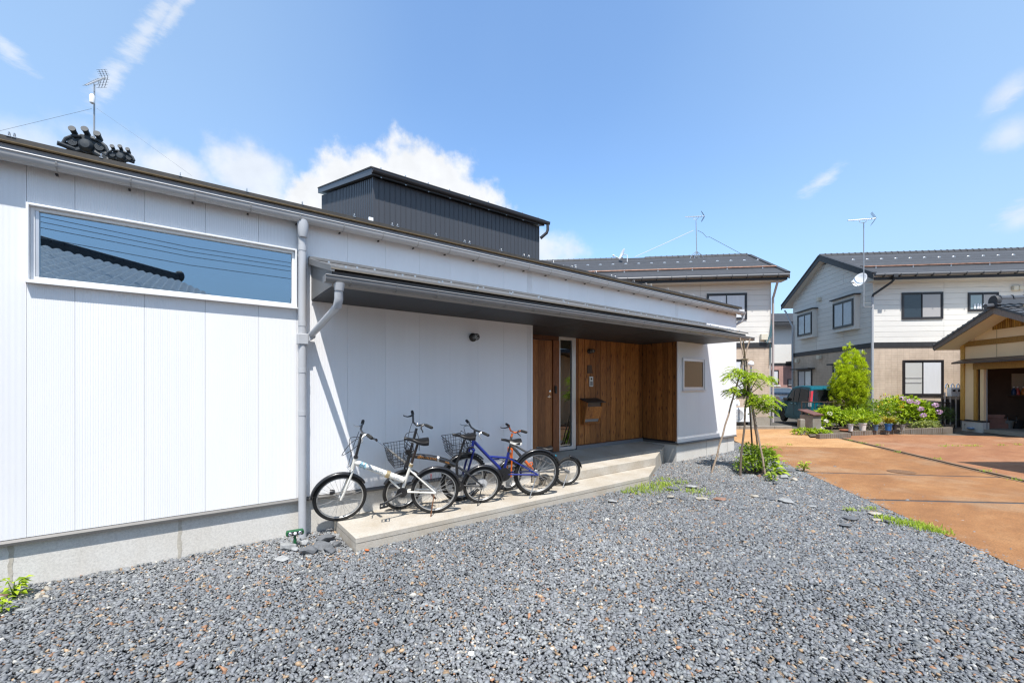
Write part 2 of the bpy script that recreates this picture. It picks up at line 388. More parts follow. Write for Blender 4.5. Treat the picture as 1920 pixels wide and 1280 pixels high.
prism_z([jx(J1,-.04)[0], jx(J1,-.04)[1], jx(J2,.045)[1], jx(J2,.045)[0]][::-1], -.3, .001).build('concrete_slab', rust_a, drive)
prism_z([jx(J2,-.045)[0], jx(J2,-.045)[1], N1, N0][::-1], -.3, .002).build('concrete_slab', rust_a, drive)
fill_m = M('dark_fill', (.045, .045, .05), .8, var=.2, vscale=12)  # plain dark fill for the slab gaps and the channel bed
for j, w in ((J1, .0395), (J2, .0445)):
    prism_z([jx(j, w)[0], jx(j, w)[1], jx(j, -w)[1], jx(j, -w)[0]], -.2, -.004).build('slab_gap_strip', fill_m, drive)
cd = Vector((CB[0]-CA[0], CB[1]-CA[1])).normalized(); cn = Vector((-cd.y, cd.x))           # towards the plaza side
if cn.x * 1 + cn.y * -1 < 0: cn = -cn
def coff(p, d): return (p[0] + cn.x * d, p[1] + cn.y * d)
A0 = ex(CA, CB, -.05)
chan_m = concrete('stained_channel', (.24, .155, .095), (.6, .5, .4), .9)
for o0, o1, z, mt, nm in ((.004, .050, .008, chan_m, 'channel_edge'), (.052, .158, -.05, fill_m, 'channel_bed'), (.16, .24, .010, chan_m, 'channel_edge')):
    prism_z([coff(A0, o0), coff(N1, o0), coff(N1, o1), coff(A0, o1)], -.3, z).build(nm, mt, drive)
plz = [coff(A0, .243), coff(N1, .243), coff(coff(N1, .243), 22), coff(coff(A0, .243), 24)]
prism_z(plz, -.3, .003).build('concrete_slab', rust_red, drive)['label'] = 'red orange slab between the drain channel and the garage'
mh = thing('manhole_cover', 'round iron manhole cover set flush in the rusty driveway', 'manhole cover', (*W.onz(1690, 884.5), .003))
MB().lathe([(.21, 0), (.21, .006), (.19, .008), (.185, .004), (.05, .004), (.045, .008), (.001, .008)], 32).build('lid', M('cast_iron', (.19, .105, .055), .85, .2, var=.3, vscale=18, bmp=.5, bscale=60), mh)
rb = MB()
for i in range(-4, 5):
    w_ = math.sqrt(.18**2 - (i*.038)**2); rb.box(-w_, w_, i*.038-.006, i*.038+.006, .0042, .0085)
rb.build('ribs', CACHE['cast_iron'], mh)

# kerb in front of the flats
kb = thing('kerb', 'weathered concrete kerb between the pale slab and the flats', 'kerb')
kd = Vector((K1[0]-K0[0], K1[1]-K0[1])).normalized(); kn = Vector((-kd.y, kd.x))
if kn.dot(Vector((FX, FY))) < 0: kn = -kn
Q0 = (K0[0] - kd.x*3, K0[1] - kd.y*3); Q1 = (K1[0] - kd.x*.3, K1[1] - kd.y*.3); nk = 8
for i in range(nk):
    a, b = lerp2(Q0, Q1, i/nk + .001), lerp2(Q0, Q1, (i+1)/nk - .001)
    prism_z([a, b, (b[0]+kn.x*.15, b[1]+kn.y*.15), (a[0]+kn.x*.15, a[1]+kn.y*.15)], -.2, .115).build('kerb_stone', kerb_mat, kb, bevel=.012)

# gravel: bed + stones
GP = [(-6, .03), (10.95, .03), (10.95, 1.2), ex(EA, EB, -.2), N0, (-6, -9.5)]
gbed = M('gravel_bed', (.055, .055, .058), .95, var=.3, vscale=30, bmp=1.0, bscale=70)
tag(MB().add([(x, y, -.030) for x, y in GP], [tuple(range(len(GP)))]).build('gravel_bed', gbed), kind='structure')
def gravel():
    rs = np.random.RandomState(5)
    def inside(x, y, poly):
        r = np.zeros(len(x), bool); j = len(poly) - 1
        for i in range(len(poly)):
            xi, yi = poly[i]; xj, yj = poly[j]
            c = ((yi > y) != (yj > y)) & (x < (xj - xi) * (y - yi) / (yj - yi + 1e-12) + xi); r ^= c; j = i
        return r
    pit = .0164
    gx, gy = np.meshgrid(np.arange(-4.5, 12.6, pit), np.arange(-7.6, 1.3, pit)); x = gx.ravel(); y = gy.ravel()
    x = x + rs.uniform(-.5, .5, len(x)) * pit * 1.3; y = y + rs.uniform(-.5, .5, len(x)) * pit * 1.3
    d = x * FX + (y + D) * FY; u = (x * RX + (y + D) * RY) / np.maximum(d, .1)
    # a ragged fringe of strays onto the driveway
    edge = Vector((EB[0]-EA[0], EB[1]-EA[1])).normalized()
    sd = (x - EA[0]) * edge.y - (y - EA[1]) * edge.x                  # signed distance from the driveway edge
    sd = -sd if ((0 - EA[0]) * edge.y - (0 - EA[1]) * edge.x) > 0 else sd
    fr = np.where(rs.rand(len(x)) < .025, rs.exponential(.40, len(x)), rs.exponential(.07, len(x)) * (rs.rand(len(x)) < .6))
    k = (d > 2.0) & (np.abs(u) < 1.36) & (sd < fr) & (y < .02) & ~((x > 1.31) & (x < 6.2) & (y > -.79)) & ~((x >= 6.2) & (x < 8.36) & (y > -.79 + (x - 6.18) * .54))
    k |= (d > 2.0) & (np.abs(u) < 1.36) & (sd < fr) & (x > 10.96) & (y < 1.2)
    x, y, d = x[k], y[k], d[k]; n = len(x)
    # low heaps
    hz = .007 * np.sin(x * 1.3 + .6) * np.sin(y * 1.7) + .006 * np.sin(x * 4.1 + y * 2.3) + .004 * np.sin(x * 9 - y * 7)
    hz = (hz + .016 * np.exp(np.minimum(y, 0) / .14)) * np.clip(-(((x - EA[0]) * edge.y - (y - EA[1]) * edge.x) * (1 if ((0 - EA[0]) * edge.y - (0 - EA[1]) * edge.x) < 0 else -1)) * 2, 0, 1)
    z = -.012 + hz + rs.uniform(0, .011, n)
    size = np.clip(rs.lognormal(math.log(.0101), .33, n), .0045, .028)
    t = (1 + 5 ** .5) / 2
    ico = np.array([(-1,t,0),(1,t,0),(-1,-t,0),(1,-t,0),(0,-1,t),(0,1,t),(0,-1,-t),(0,1,-t),(t,0,-1),(t,0,1),(-t,0,-1),(-t,0,1)], float); ico /= np.linalg.norm(ico[0])
    icf = np.array([(0,11,5),(0,5,1),(0,1,7),(0,7,10),(0,10,11),(1,5,9),(5,11,4),(11,10,2),(10,7,6),(7,1,8),(3,9,4),(3,4,2),(3,2,6),(3,6,8),(3,8,9),(4,9,5),(2,4,11),(6,2,10),(8,6,7),(9,8,1)])
    octv = np.array([(1.05,0,-.3),(.2,.95,-.4),(-.95,.45,-.3),(-.75,-.7,-.35),(.4,-.9,-.3),(.62,.30,.8),(-.45,.55,.85),(-.55,-.42,.75),(.35,-.55,.8)], float); octf = np.array([(0,1,5),(1,6,5),(1,2,6),(2,7,6),(2,3,7),(3,4,7),(4,8,7),(4,0,8),(0,5,8),(5,6,8),(6,7,8)])
    vs, fs, cs, off = [], [], [], 0
    for msk, bv, bf in ((d < 3.6, ico, icf), (d >= 3.6, octv, octf)):
        m = int(msk.sum()); nv = len(bv)
        v = np.sign(bv)[None] * np.abs(bv)[None]**(.62 if len(bv) == 12 else 1.0) * (1 + rs.uniform(-.34, .30, (m, nv, 1))) + rs.uniform(-.16, .16, (m, nv, 3))
        s = size[msk]; v = v * np.stack([s * rs.uniform(.9, 1.5, m), s * rs.uniform(.65, 1.0, m), s * rs.uniform(.32, .7, m)], -1)[:, None, :]
        def rotm(ax, a):
            c, s_ = np.cos(a), np.sin(a); R_ = np.zeros((m, 3, 3)); i, j = [(1, 2), (0, 2), (0, 1)][ax]
            R_[:, 3 - i - j, 3 - i - j] = 1; R_[:, i, i] = c; R_[:, j, j] = c; R_[:, i, j] = -s_; R_[:, j, i] = s_; return R_
        Rm = rotm(2, rs.uniform(0, 6.28, m)) @ rotm(0, rs.normal(0, .38, m)) @ rotm(1, rs.normal(0, .38, m))
        v = np.einsum('mij,mvj->mvi', Rm, v) + np.stack([x[msk], y[msk], z[msk]], -1)[:, None, :]
        f = bf[None] + (np.arange(m) * nv)[:, None, None] + off; off += m * nv
        base = np.array([(.168,.176,.188)]) * rs.uniform(.68, 1.32, (m, 1)); q = rs.rand(m)
        tan = np.array([(.32,.225,.14)]) * rs.uniform(.6, 1.3, (m, 1)); pal = np.array([(.38,.37,.34)]) * rs.uniform(.7, 1.3, (m, 1)); rd = np.array([(.30,.16,.09)]) * rs.uniform(.6, 1.3, (m, 1))
        grn = np.array([(.18,.19,.195)]) * rs.uniform(.7, 1.5, (m, 1))
        c = np.where((q < .045)[:, None], tan, np.where((q < .078)[:, None], pal, np.where((q < .095)[:, None], rd, np.where((q < .40)[:, None], grn, base))))
        dust = (.5 + .5*np.sin(x[msk]*.9 + 1.3*np.sin(y[msk]*1.1) + .4))*(.5 + .5*np.sin(y[msk]*1.7 - x[msk]*.6 + 2)) + .25*np.sin(x[msk]*5.3 + y[msk]*3.1)*np.sin(y[msk]*6.1 - x[msk]*2.2)
        c = c*(.90 + .24*dust[:, None]*np.array([1.08, 1.0, .90]))
        vs.append(v.reshape(-1, 3)); fs.append(f.reshape(-1, 3)); cs.append(np.repeat(c, nv, 0))
    v = np.concatenate(vs).astype(np.float32); f = np.concatenate(fs).astype(np.int32); c = np.concatenate(cs)
    me = bpy.data.meshes.new('gravel'); me.vertices.add(len(v)); me.vertices.foreach_set('co', v.ravel())
    me.loops.add(f.size); me.loops.foreach_set('vertex_index', f.ravel()); me.polygons.add(len(f))
    me.polygons.foreach_set('loop_start', np.arange(0, f.size, 3, dtype=np.int32)); me.polygons.foreach_set('loop_total', np.full(len(f), 3, np.int32)); me.update()
    ca = me.attributes.new('stone_colour', 'FLOAT_COLOR', 'POINT'); ca.data.foreach_set('color', np.concatenate([c, np.ones((len(c), 1))], 1).astype(np.float32).ravel())
    m, nt, bs, L = new_mat('gravel_stone'); a = nd(nt, 'ShaderNodeAttribute'); a.attribute_name = 'stone_colour'
    cc = mixc(nt, L, 1.0, a.outputs['Color'], cramp(nt, L, noise(nt, L, 160, 4, .7), [(.3, (.72, .72, .72)), (.7, (1.25, 1.25, 1.25))]), 'MULTIPLY')
    L(cc, bs.inputs['Base Color']); bs.inputs['Roughness'].default_value = .62
    tag(put('gravel', me, m), 'crushed grey gravel covering the yard in front of the white house', 'gravel', kind='stuff')
    print('GRAVEL', n, len(f))
gravel()

# ------------------------------------------------------------------ entrance steps
step = thing('entrance_step', 'long two-level concrete entrance step below the canopy', 'step')
ST = .12
lo = [(1.33, .03), (1.33, -.80), (6.18, -.80), (7.125, -.29), (7.125, .03)]
MB().prism([(x, y, -.15) for x, y in lo], (0, 0, .15 + .06)).build('lower_step', step_mat, step)
lo2 = [(1.328, .031), (1.328, -.8025), (6.181, -.8025), (7.127, -.2925), (7.127, .031)]
MB().prism([(x, y, .062) for x, y in lo2], (0, 0, ST - .062)).build('tread', step_mat, step, bevel=.006)
up = [(4.32, -.30), (7.125, -.288), (8.03, .165), (8.345, .325), (8.345, .88), (4.32, .88)]
def upz(y): return .265 + (y + .3) * .085
u_ = MB(); n_ = len(up)
u_.add([(x, y, ST + .002 if i in (0, 1, 5) else -.12) for i, (x, y) in enumerate(up)] + [(x, y, upz(y)) for x, y in up],
       [tuple(range(n_-1, -1, -1)), tuple(range(n_, 2*n_))] + [(i, (i+1) % n_, (i+1) % n_ + n_, i + n_) for i in range(n_)])
u_.add([(7.126,-.2895,-.12),(8.03,.163,-.12),(8.03,.163,ST+.01),(7.126,-.2895,ST+.01)], [(0,1,2,3)])
u_.build('upper_step', step_mat, step, bevel=.008)

# ------------------------------------------------------------------ the white house
house = thing('white_house', 'low white metal-clad house with a dark upper storey and cedar porch', 'house')
XL, XE, XO0, XO1, YB = -5.5, 10.94, 4.29, 8.35, .90         # left end, right end, porch opening, depth of the porch
ZF, ZT = .415, 3.47
wx0, wx1, wz0, wz1 = -1.056, .936, 2.492, 3.13               # strip window
core = M('wall_core', (.30, .31, .33), .8)
c_ = MB()
c_.box(XL, wx0, .014, .06, ZF, ZT); c_.box(wx1, XO0, .014, .06, ZF, ZT); c_.box(wx0, wx1, .014, .06, ZF, wz0); c_.box(wx0, wx1, .014, .06, wz1, ZT)
c_.box(XO0, XO1, .014, .06, 2.61, ZT); c_.box(XO1, XE, .014, .06, ZF, ZT)
c_.box(XO0 - .06, XO0 - .003, .06, YB, ZF, 2.61); c_.box(XO1 + .018, XO1 + .06, .06, YB, ZF, 2.61)
c_.box(XO0, XO1 + .06, YB + .02, YB + .06, .3, 2.61)
c_.box(XE - .05, XE, .06, 7, ZF, ZT + .2); c_.box(XL, XL + .05, .06, 7, ZF, ZT + .2); c_.box(XL, XE, 7, 7.05, ZF, 4.1)
c_.build('wall', core, house)
def panel(x0, x1, z0, z1, ribs=True):
    b = MB(); w = x1 - x0; n = 27; vs = [(0, .013), (.0006, .001)]
    if ribs:
        p = (w - .004) / n
        for i in range(n):
            a = .002 + i * p; vs += [(a, 0), (a + p*.62, 0), (a + p*.70, .0014), (a + p*.92, .0014)]
    vs += [(w - .0016, 0), (w - .0008, .013)]
    m = len(vs); pts = [(x0 + x, y, z0) for x, y in vs] + [(x0 + x, y, z1) for x, y in vs]
    b.add(pts, [(i, i+1, i+1+m, i+m) for i in range(m-1)])
    return b.build('siding_panel', white_siding, house)
def panels(xa, xb, z0, z1, seam0=-.778, pitch=.4517):
    k = math.floor((xa - seam0) / pitch + 1e-6); xs = [xa]
    while seam0 + (k + 1) * pitch < xb - .02:
        k += 1
        if seam0 + k * pitch > xa + .02: xs.append(seam0 + k * pitch)
    xs.append(xb)
    for a, b in zip(xs, xs[1:]): panel(a, b, z0, z1)
panels(-3.04, wx0, ZF, ZT); panels(wx0, wx1, ZF, wz0); panels(wx0, wx1, wz1, ZT)
panels(wx1, XO0, ZF, ZT); panels(XO0, XO1, 2.615, ZT); panels(XO1, XE, ZF, ZT)
B(XO0 - .022, XO0 + .006, -.006, .10, ZF, 2.60).build('corner_trim', white_trim, house)
B(XE - .02, XE + .006, -.006, .05, ZF, ZT).build('corner_trim', white_trim, house)
B(XO1 - .016, XO1 + .012, -.006, .014, ZF, 2.60).build('corner_trim', white_trim, house)
# foundation with its flashing and casting joints
f_ = MB(); f_.box(XL, XO0, .03, .2, -.15, .372); f_.box(XO1, XE - .03, .03, .2, -.15, .372); f_.box(XO1 + .002, XO1 + .15, .2, YB, -.15, .372)
f_.build('foundation', foundation_mat, house)
B(XE - .0285, XE - .024, .032, .2, -.15, .372).build('foundation_edge', kerb_mat, house)
fl_m = M('flashing_grey', (.13, .125, .12), .5, .1, var=.08, vscale=6)
for a, b in ((XL, 1.6), (1.602, XO0), (XO1, XE)):
    fl = MB(); fl.prism([(a, .03, .372), (a, -.022, .372), (a, -.024, .392), (a, -.004, .410), (a, .03, .414)], (b - a, 0, 0)); fl.build('base_flashing', fl_m, house)
B(XO1 - .024, XO1 - .002, -.02, YB, .372, .408).build('base_flashing', fl_m, house)
for px in (20, 337):
    X = W.ony(px, 1060, .03)[0]; b = MB(); zs = [-.1 + .47 * i / 14 for i in range(15)]
    l = [(X - .008 - rnd.random() * .012, .028, z) for z in zs]; r = [(X + .008 + rnd.random() * .012, .028, z) for z in reversed(zs)]
    b.prism(l + r, (0, .004, 0)); b.build('casting_joint', joint_mat, house)
for px in (1325, 1348, 1363.5):
    X = W.ony(px, 840, .03)[0]; B(X - .004, X + .004, .0275, .04, -.1, .372).build('casting_joint', M('joint_line', (.22, .21, .2), .9), house)
# strip window
win = MB(); y0, y1 = -.032, .05
def ring_xz(b, x0, x1, z0, z1, t, ya, yb, tb=None):
    tb = t if tb is None else tb
    b.box(x0, x0 + t, ya, yb, z0, z1); b.box(x1 - t, x1, ya, yb, z0, z1); b.box(x0 + t, x1 - t, ya, yb, z1 - t, z1); b.box(x0 + t, x1 - t, ya, yb, z0, z0 + tb)
ring_xz(win, wx0 + .001, wx1 - .001, wz0, wz1, .016, y0, .055)
wf = win.build('window', white_trim, house, bevel=.002); wf['label'] = 'long horizontal strip window reflecting a tiled roof'
b = MB(); ring_xz(b, wx0 + .018, wx1 - .018, wz0 + .018, wz1 - .018, .026, .006, .054, .03); b.build('sash', white_trim, wf, bevel=.002)
b = MB(); b.box(wx0 + .046, wx0 + .066, .012, .05, wz0 + .05, wz1 - .045); b.build('inner_jamb', aluminium, wf)
b = MB(); b.prism([(wx0 - .006, .0, wz0 + .012), (wx0 - .006, -.052, wz0 + .004), (wx0 - .006, -.052, wz0 - .012), (wx0 - .006, 0, wz0 - .006)], (wx1 - wx0 + .012, 0, 0)); b.build('sill', white_trim, wf)
B(wx0 + .045, wx1 - .045, .036, .042, wz0 + .049, wz1 - .045).build('pane', glass_m, wf)
rm = MB(); rm.box(-1.5, 1.6, .07, 3.4, 2.0, 3.44); rm.f = [f for f in rm.f if f != (0, 1, 5, 4)]; rm.build('room', room_dark, house)
# small window on the right-hand wall
sx0, sz1 = W.ony(1279, 664, 0); sx1, sz0 = W.ony(1320, 735, 0); sz1 = 2.245; sz0 = 1.545
b = MB(); ring_xz(b, sx0, sx1, sz0, sz1, .018, -.03, .02); w2 = b.build('window', aluminium, house, bevel=.003); w2['label'] = 'small square aluminium window beside the porch'
b = MB(); ring_xz(b, sx0 + .019, sx1 - .019, sz0 + .019, sz1 - .019, .045, -.016, .0135); b.build('sash', aluminium, w2)
B(sx0 + .062, sx1 - .062, -.006, -.002, sz0 + .062, sz1 - .062).build('pane', M('dark_pane', (.045, .032, .026), .04, spec=.4), w2)
B(sx0 - .012, sx1 + .012, -.05, 0, sz0 - .022, sz0 - .001).build('sill', aluminium, w2)
# roof and eave
rf = MB(); zr = 3.570
rf.prism([(XL, -.09, zr), (XL, -.09, zr + .038), (XL, 7.1, zr + .038 + .72), (XL, 7.1, zr + .72)], (XE + .13 - XL, 0, 0))
roof = rf.build('roof', roof_brown, house)
B(XL, XE + .13, -.096, -.06, zr - .008, zr - .0005).build('drip_edge', rust_edge, roof)
B(XL, XE + .09, -.042, .012, 3.462, zr - .009).build('fascia', fascia_blue, house)
B(XL, XE + .005, -.046, -.002, 3.440, 3.4615).build('eave_trim', M('eave_trim_grey', (.16, .15, .14), .5), house)  # dark grey strip below the fascia
GX = [(-.778 - .09 + .4517 * k) for k in range(-6, 27)]
def gutter(name, x0, x1, yo, zl, r, dep, mat, parent):
    b = MB(); n = 7; t = .005; yc = yo + r
    out = [(yo, zl)] + [(yc - r * math.cos(math.pi * i / (n-1)), zl - dep + r - r * math.sin(math.pi * i / (n-1)) * 1.0) for i in range(n)] + [(yo + 2*r, zl)]
    ri = r - t
    inn = [(yo + 2*r - t, zl)] + [(yc + ri * math.cos(math.pi * i / (n-1)), zl - dep + r - ri * math.sin(math.pi * i / (n-1))) for i in range(n)] + [(yo + t, zl)]
    b.prism([(x0, y, z) for y, z in out + inn], (x1 - x0, 0, 0))
    b.tube([(x0, yo - .002, zl), (x1, yo - .002, zl)], .0075, 6)
    return b.build(name, mat, parent, smooth=True)
g1 = gutter('gutter', XL, XE + .19, -.158, 3.474, .051, .072, gutter_grey, house)
joint_grey = M('gutter_joint_grey', (.30, .29, .28), .45, var=.1, vscale=9)
def hoop(x, yo, zl, r, dep, w=.011, e=.004):
    b = MB(); n = 7; yc = yo + r; R_ = r + e
    o = [(yo - e, zl + .004)] + [(yc - R_ * math.cos(math.pi*i/(n-1)), zl - dep + r - R_ * math.sin(math.pi*i/(n-1))) for i in range(n)] + [(yo + 2*r + e, zl + .004)]
    i_ = [(yo + 2*r + .001, zl + .004)] + [(yc + (r+.001) * math.cos(math.pi*i/(n-1)), zl - dep + r - (r+.001) * math.sin(math.pi*i/(n-1))) for i in range(n)] + [(yo - .001, zl + .004)]
    b.prism([(x, y, z) for y, z in o + i_], (w, 0, 0)); return b
hp = hoop(0, -.158, 3.474, .051, .072); me_h = hp.mesh('hoop'); bk = B(-.007, .009, -.05, -.015, 3.392, 3.405).mesh('bracket')
for i, x in enumerate(GX):
    if x < -3: continue
    o = put('gutter_joint', me_h, joint_grey, house); o.location = (x, 0, 0)
    o = put('gutter_bracket', bk, black_metal, house); o.location = (x - .012, 0, 0)
sg = MB(); sg.ring((0, 0, 0), .020, .0035, 10, 5, Matrix.Rotation(math.pi/2, 4, 'Z')); sg.box(-.012, .012, -.03, .05, -.024, -.019); sgm = sg.mesh('snow_ring', True)
px_sg = [17, 27, 190, 338, 463, 567, 664, 735, 745, 817, 871, 880, 939, 982, 991, 1037, 1072, 1079, 1117, 1146, 1153, 1188, 1211, 1220, 1252, 1276, 1300, 1330, 1352]
for p in px_sg:
    X = W.ony(p, 400, -.07)[0]; o = put('snow_guard', sgm, steel, roof); o.location = (X, -.065, zr + .058)
for k in range(26):
    pass
# stop-end of the main gutter with its short outlet at the right end
b = MB(); xo = XE + .15; b.lathe([(.045, 0), (.034, -.06), (.034, -.09)], 12, Matrix.Translation((xo, -.107, 3.41))); b.tube([(xo, -.107, 3.33), (xo, -.09, 3.27), (xo - .06, .03, 3.19), (xo - .075, .10, 3.14), (xo - .075, .10, 2.9)], .032, 10)
b.build('outlet_pipe', pipe_grey, house, smooth=True)
# downpipe between window and canopy
dx = W.ony(567, 700, -.075)[0]; dp = MB(); dy = -.075
dp.tube([(dx, dy, -.03), (dx, dy, 3.40)], .040, 18); pipe = dp.build('downpipe', pipe_grey, house, smooth=True); pipe['label'] = 'grey round downpipe left of the canopy'
b = MB(); b.lathe([(.041, 3.25), (.05, 3.29), (.058, 3.37), (.056, 3.43)], 16, Matrix.Translation((dx, -.100, 0))); b.build('hopper', pipe_grey, pipe, smooth=True)
for py in (431, 462, 603, 690, 770):
    z = W.ony(567, py, dy)[1]; MB().lathe([(.0435, z - .05), (.0435, z)], 18, Matrix.Translation((dx, dy, 0))).build('socket', pipe_grey, pipe, smooth=True)
z0_, z1_ = W.ony(567, 646, dy)[1], W.ony(567, 626, dy)[1]
b = MB(); b.box(dx - .052, dx + .052, dy - .05, dy + .05, z0_, z1_); b.prism([(dx + .0525, dy - .048, z0_ + .03), (dx + .0525, dy - .048, z1_), (dx + .125, dy - .048, z1_), (dx + .125, dy - .048, z0_ + .08)], (0, .096, 0))
b.build('junction_box', pipe_grey, pipe, bevel=.008)
# canopy
CX0, CX1, CYF = 1.085, 9.42, -.90
ZS = 2.60
cano = MB(); cano.prism([(CX0, .012, ZS), (CX0, CYF, ZS), (CX0, CYF, ZS + .130), (CX0, .012, 3.01)], (CX1 - CX0, 0, 0))
canopy = cano.build('canopy', canopy_grey, house)
canopy['label'] = 'grey metal lean-to canopy over the porch'
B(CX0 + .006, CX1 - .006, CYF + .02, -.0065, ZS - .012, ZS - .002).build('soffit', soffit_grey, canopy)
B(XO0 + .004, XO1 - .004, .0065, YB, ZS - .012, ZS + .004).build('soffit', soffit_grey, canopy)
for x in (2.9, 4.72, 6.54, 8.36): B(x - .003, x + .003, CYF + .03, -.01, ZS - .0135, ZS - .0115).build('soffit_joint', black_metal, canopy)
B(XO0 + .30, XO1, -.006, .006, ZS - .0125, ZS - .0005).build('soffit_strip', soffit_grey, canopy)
B(CX0, XO0, -.014, -.0072, ZS - .03, ZS - .0135).build('wall_trim', white_trim, canopy)
csg = B(-.010, .010, .06, .072, .015, .036).mesh('snow_guard')
for i, (ya, yb) in enumerate(((.0, -.33), (-.31, -.66), (-.64, -.955))):       # lapped roof sheets
    za = 3.045 + (ya) * .305 + .006; zb = 3.045 + yb * .305 + .012
    b = MB(); b.prism([(CX0 - .03, ya, za), (CX0 - .03, yb, zb), (CX0 - .03, yb, zb - .016), (CX0 - .03, ya, za - .012)], (CX1 - CX0 + .06, 0, 0)); b.build('roof_sheet', canopy_grey, canopy)
    for k in range(17):
        x = CX0 + .12 + k * .5 + (i % 2) * .2
        if x < CX1: o = put('snow_guard', csg, steel, canopy); o.location = (x, yb, zb)
B(CX0 - .012, CX1 + .012, CYF - .012, CYF - .001, ZS - .02, ZS + .134).build('fascia', M('canopy_fascia', (.085, .085, .088), .5, var=.08, vscale=5), canopy)
B(CX0 - .031, CX1 + .031, -.9640, -.9575, 2.737, 2.750).build('drip_edge', M('canopy_drip', (.20, .17, .13), .5, .3, var=.25, vscale=15), canopy)
b = MB(); b.prism([(CX0 - .034, .0, 3.062), (CX0 - .034, -.96, 2.77), (CX0 - .034, -.96, 2.715), (CX0 - .034, 0, 2.995)], (.034, 0, 0)); b.build('verge_board', canopy_grey, canopy)
B(CX0 - .03, CX1 + .03, -.045, -.0065, 3.045, 3.075).build('head_flashing', canopy_grey, canopy)
cg_m = M('canopy_gutter', (.23, .227, .223), .4, .1, var=.08, vscale=6)
g2 = gutter('gutter', CX0 - .10, CX1 + .12, -1.045, 2.655, .047, .068, cg_m, canopy)
for x in (CX0 - .1035, CX1 + .1195): B(x, x + .004, -1.045, -.952, 2.592, 2.655).build('gutter_end', cg_m, canopy)
hm2 = hoop(0, -1.045, 2.655, .047, .068).mesh('hoop')
for k in range(20):
    x = CX0 + .12 + k * .4517
    if x < CX1: o = put('gutter_joint', hm2, M('canopy_joint', (.18, .178, .175), .45), canopy); o.location = (x, 0, 0)
gx = CX0 + .03
b = MB(); b.lathe([(.052, 2.60), (.040, 2.53)], 14, Matrix.Translation((gx, -.998, 0)))
e1 = Vector((gx, -.998, 2.55)); e3 = Vector((dx + .085, dy, z1_ - .01)); e2 = Vector((gx, -.985, 2.40))
pts = [e1, e2 + Vector((0, -.005, .06)), e2 + (e3 - e2) * .03, e2 + (e3 - e2) * .10, e3]; b.tube(pts, .034, 14)
b.build('drain_pipe', pipe_grey, canopy, smooth=True)
b = MB(); b.tube([e2 + Vector((0, 0, .12)), e2 + Vector((0, -.003, .055)), e2 + (e3 - e2) * .04, e2 + (e3 - e2) * .12], .0385, 14); b.build('elbow', pipe_grey, canopy, smooth=True)
MB().lathe([(.055, ZS - .016), (.055, ZS - .0115)], 20, Matrix.Translation((*W.onz(1097, 608.5, ZS), 0))).build('downlight', black_metal, canopy)

# porch back wall: boards, door, side light
bx = [W.ony(960 + c / 4, 700, YB)[0] for c in (478, 497, 542, 583, 625, 662, 705, 740, 778, 815, 850, 885, 920, 950, 979)]; bx[-1] = XO1 - .006
for a, b in zip(bx, bx[1:]):
    e = rnd.random() * .005; B(a + .0045, b - .0045, YB - .004 - e, YB + .012, .455, ZS - .013).build('cedar_board', cedar, house, bevel=.0025)
by = [W.onx(960 + c / 4, 700, XO1)[0] for c in (985, 1010, 1048, 1087, 1130, 1168, 1205, 1238)]; by[0] = YB - .0045; by[-1] = .013
for a, b in zip(by, by[1:]):
    e = rnd.random() * .005; B(XO1 - .004 - e, XO1 + .012, b + .0045, a - .0045, .445, ZS - .013).build('cedar_board', cedar, house, bevel=.0025)
B(bx[0], XO1 + .02, YB + .0125, YB + .0195, .36, 2.59).build('backing', black_metal, house); B(XO1 + .0125, XO1 + .0175, .014, YB + .012, .38, 2.59).build('backing', black_metal, house)
B(bx[0], XO1 - .026, YB - .016, YB + .01, .438, .4535).build('base_board', dark_wood, house)
B(bx[0], XO1 - .026, YB - .03, YB + .018, .352, .436).build('porch_flashing', M('porch_flashing', (.20, .21, .23), .45, .2), house)
X1037, X1046, X1077, X1070 = (W.ony(p, 700, YB)[0] for p in (1036.5, 1046, 1077.5, 1070.5))
door = B(4.62, X1037 - .035, YB + .012, YB + .019, .40, 2.50).build('door', door_wood, house)
xs = [4.625 + i * (X1037 - .035 - 4.625) / 5 for i in range(6)]
for a, b in zip(xs, xs[1:]): B(a + .0018, b - .0018, YB - .02, YB + .012, .405, 2.495).build('door_plank', door_wood, door, bevel=.003)
B(4.5, X1046, YB - .028, YB + .018, 2.505, ZS - .0125).build('door_head', dark_wood, house)
B(X1037 - .03, X1046 - .002, YB - .045, YB + .018, .38, 2.5035).build('door_jamb', dark_wood, house)
hx, hz = W.ony(1026, 743, YB); b = MB(); b.tube([(hx + .03, YB - .02, hz), (hx + .03, YB - .065, hz), (hx - .06, YB - .07, hz)], .009, 8); b.lathe([(.026, 0), (.026, .01)], 14, Matrix.Translation((hx + .03, YB - .02, hz)) @ Matrix.Rotation(math.pi/2, 4, 'X')); b.build('handle', chrome, door, smooth=True)
kx, kz = W.ony(1029.5, 734, YB); MB().lathe([(.026, 0), (.024, .012), (.012, .014), (.012, .02)], 14, Matrix.Translation((kx, YB - .02, kz)) @ Matrix.Rotation(math.pi/2, 4, 'X')).build('lock', chrome, door, smooth=True)
lx_, lz_ = W.ony(1041.5, 730, YB - .05); B(lx_ - .022, lx_ + .022, YB - .075, YB - .046, lz_ - .075, lz_ + .07).build('lock_sensor', M('black_plastic', (.02, .02, .022), .4), house, bevel=.006)
zt = W.ony(1060, 632, YB)[1]
b = MB(); b.box(X1046, X1046 + .035, YB - .035, YB + .018, .385, zt); b.box(X1070, X1077, YB - .035, YB + .018, .385, zt); b.box(X1046 + .035, X1070, YB - .035, YB + .018, zt - .06, zt); b.box(X1046 + .035, X1070, YB - .035, YB + .018, .385, .45)
sl = b.build('side_window', aluminium, house, bevel=.003)
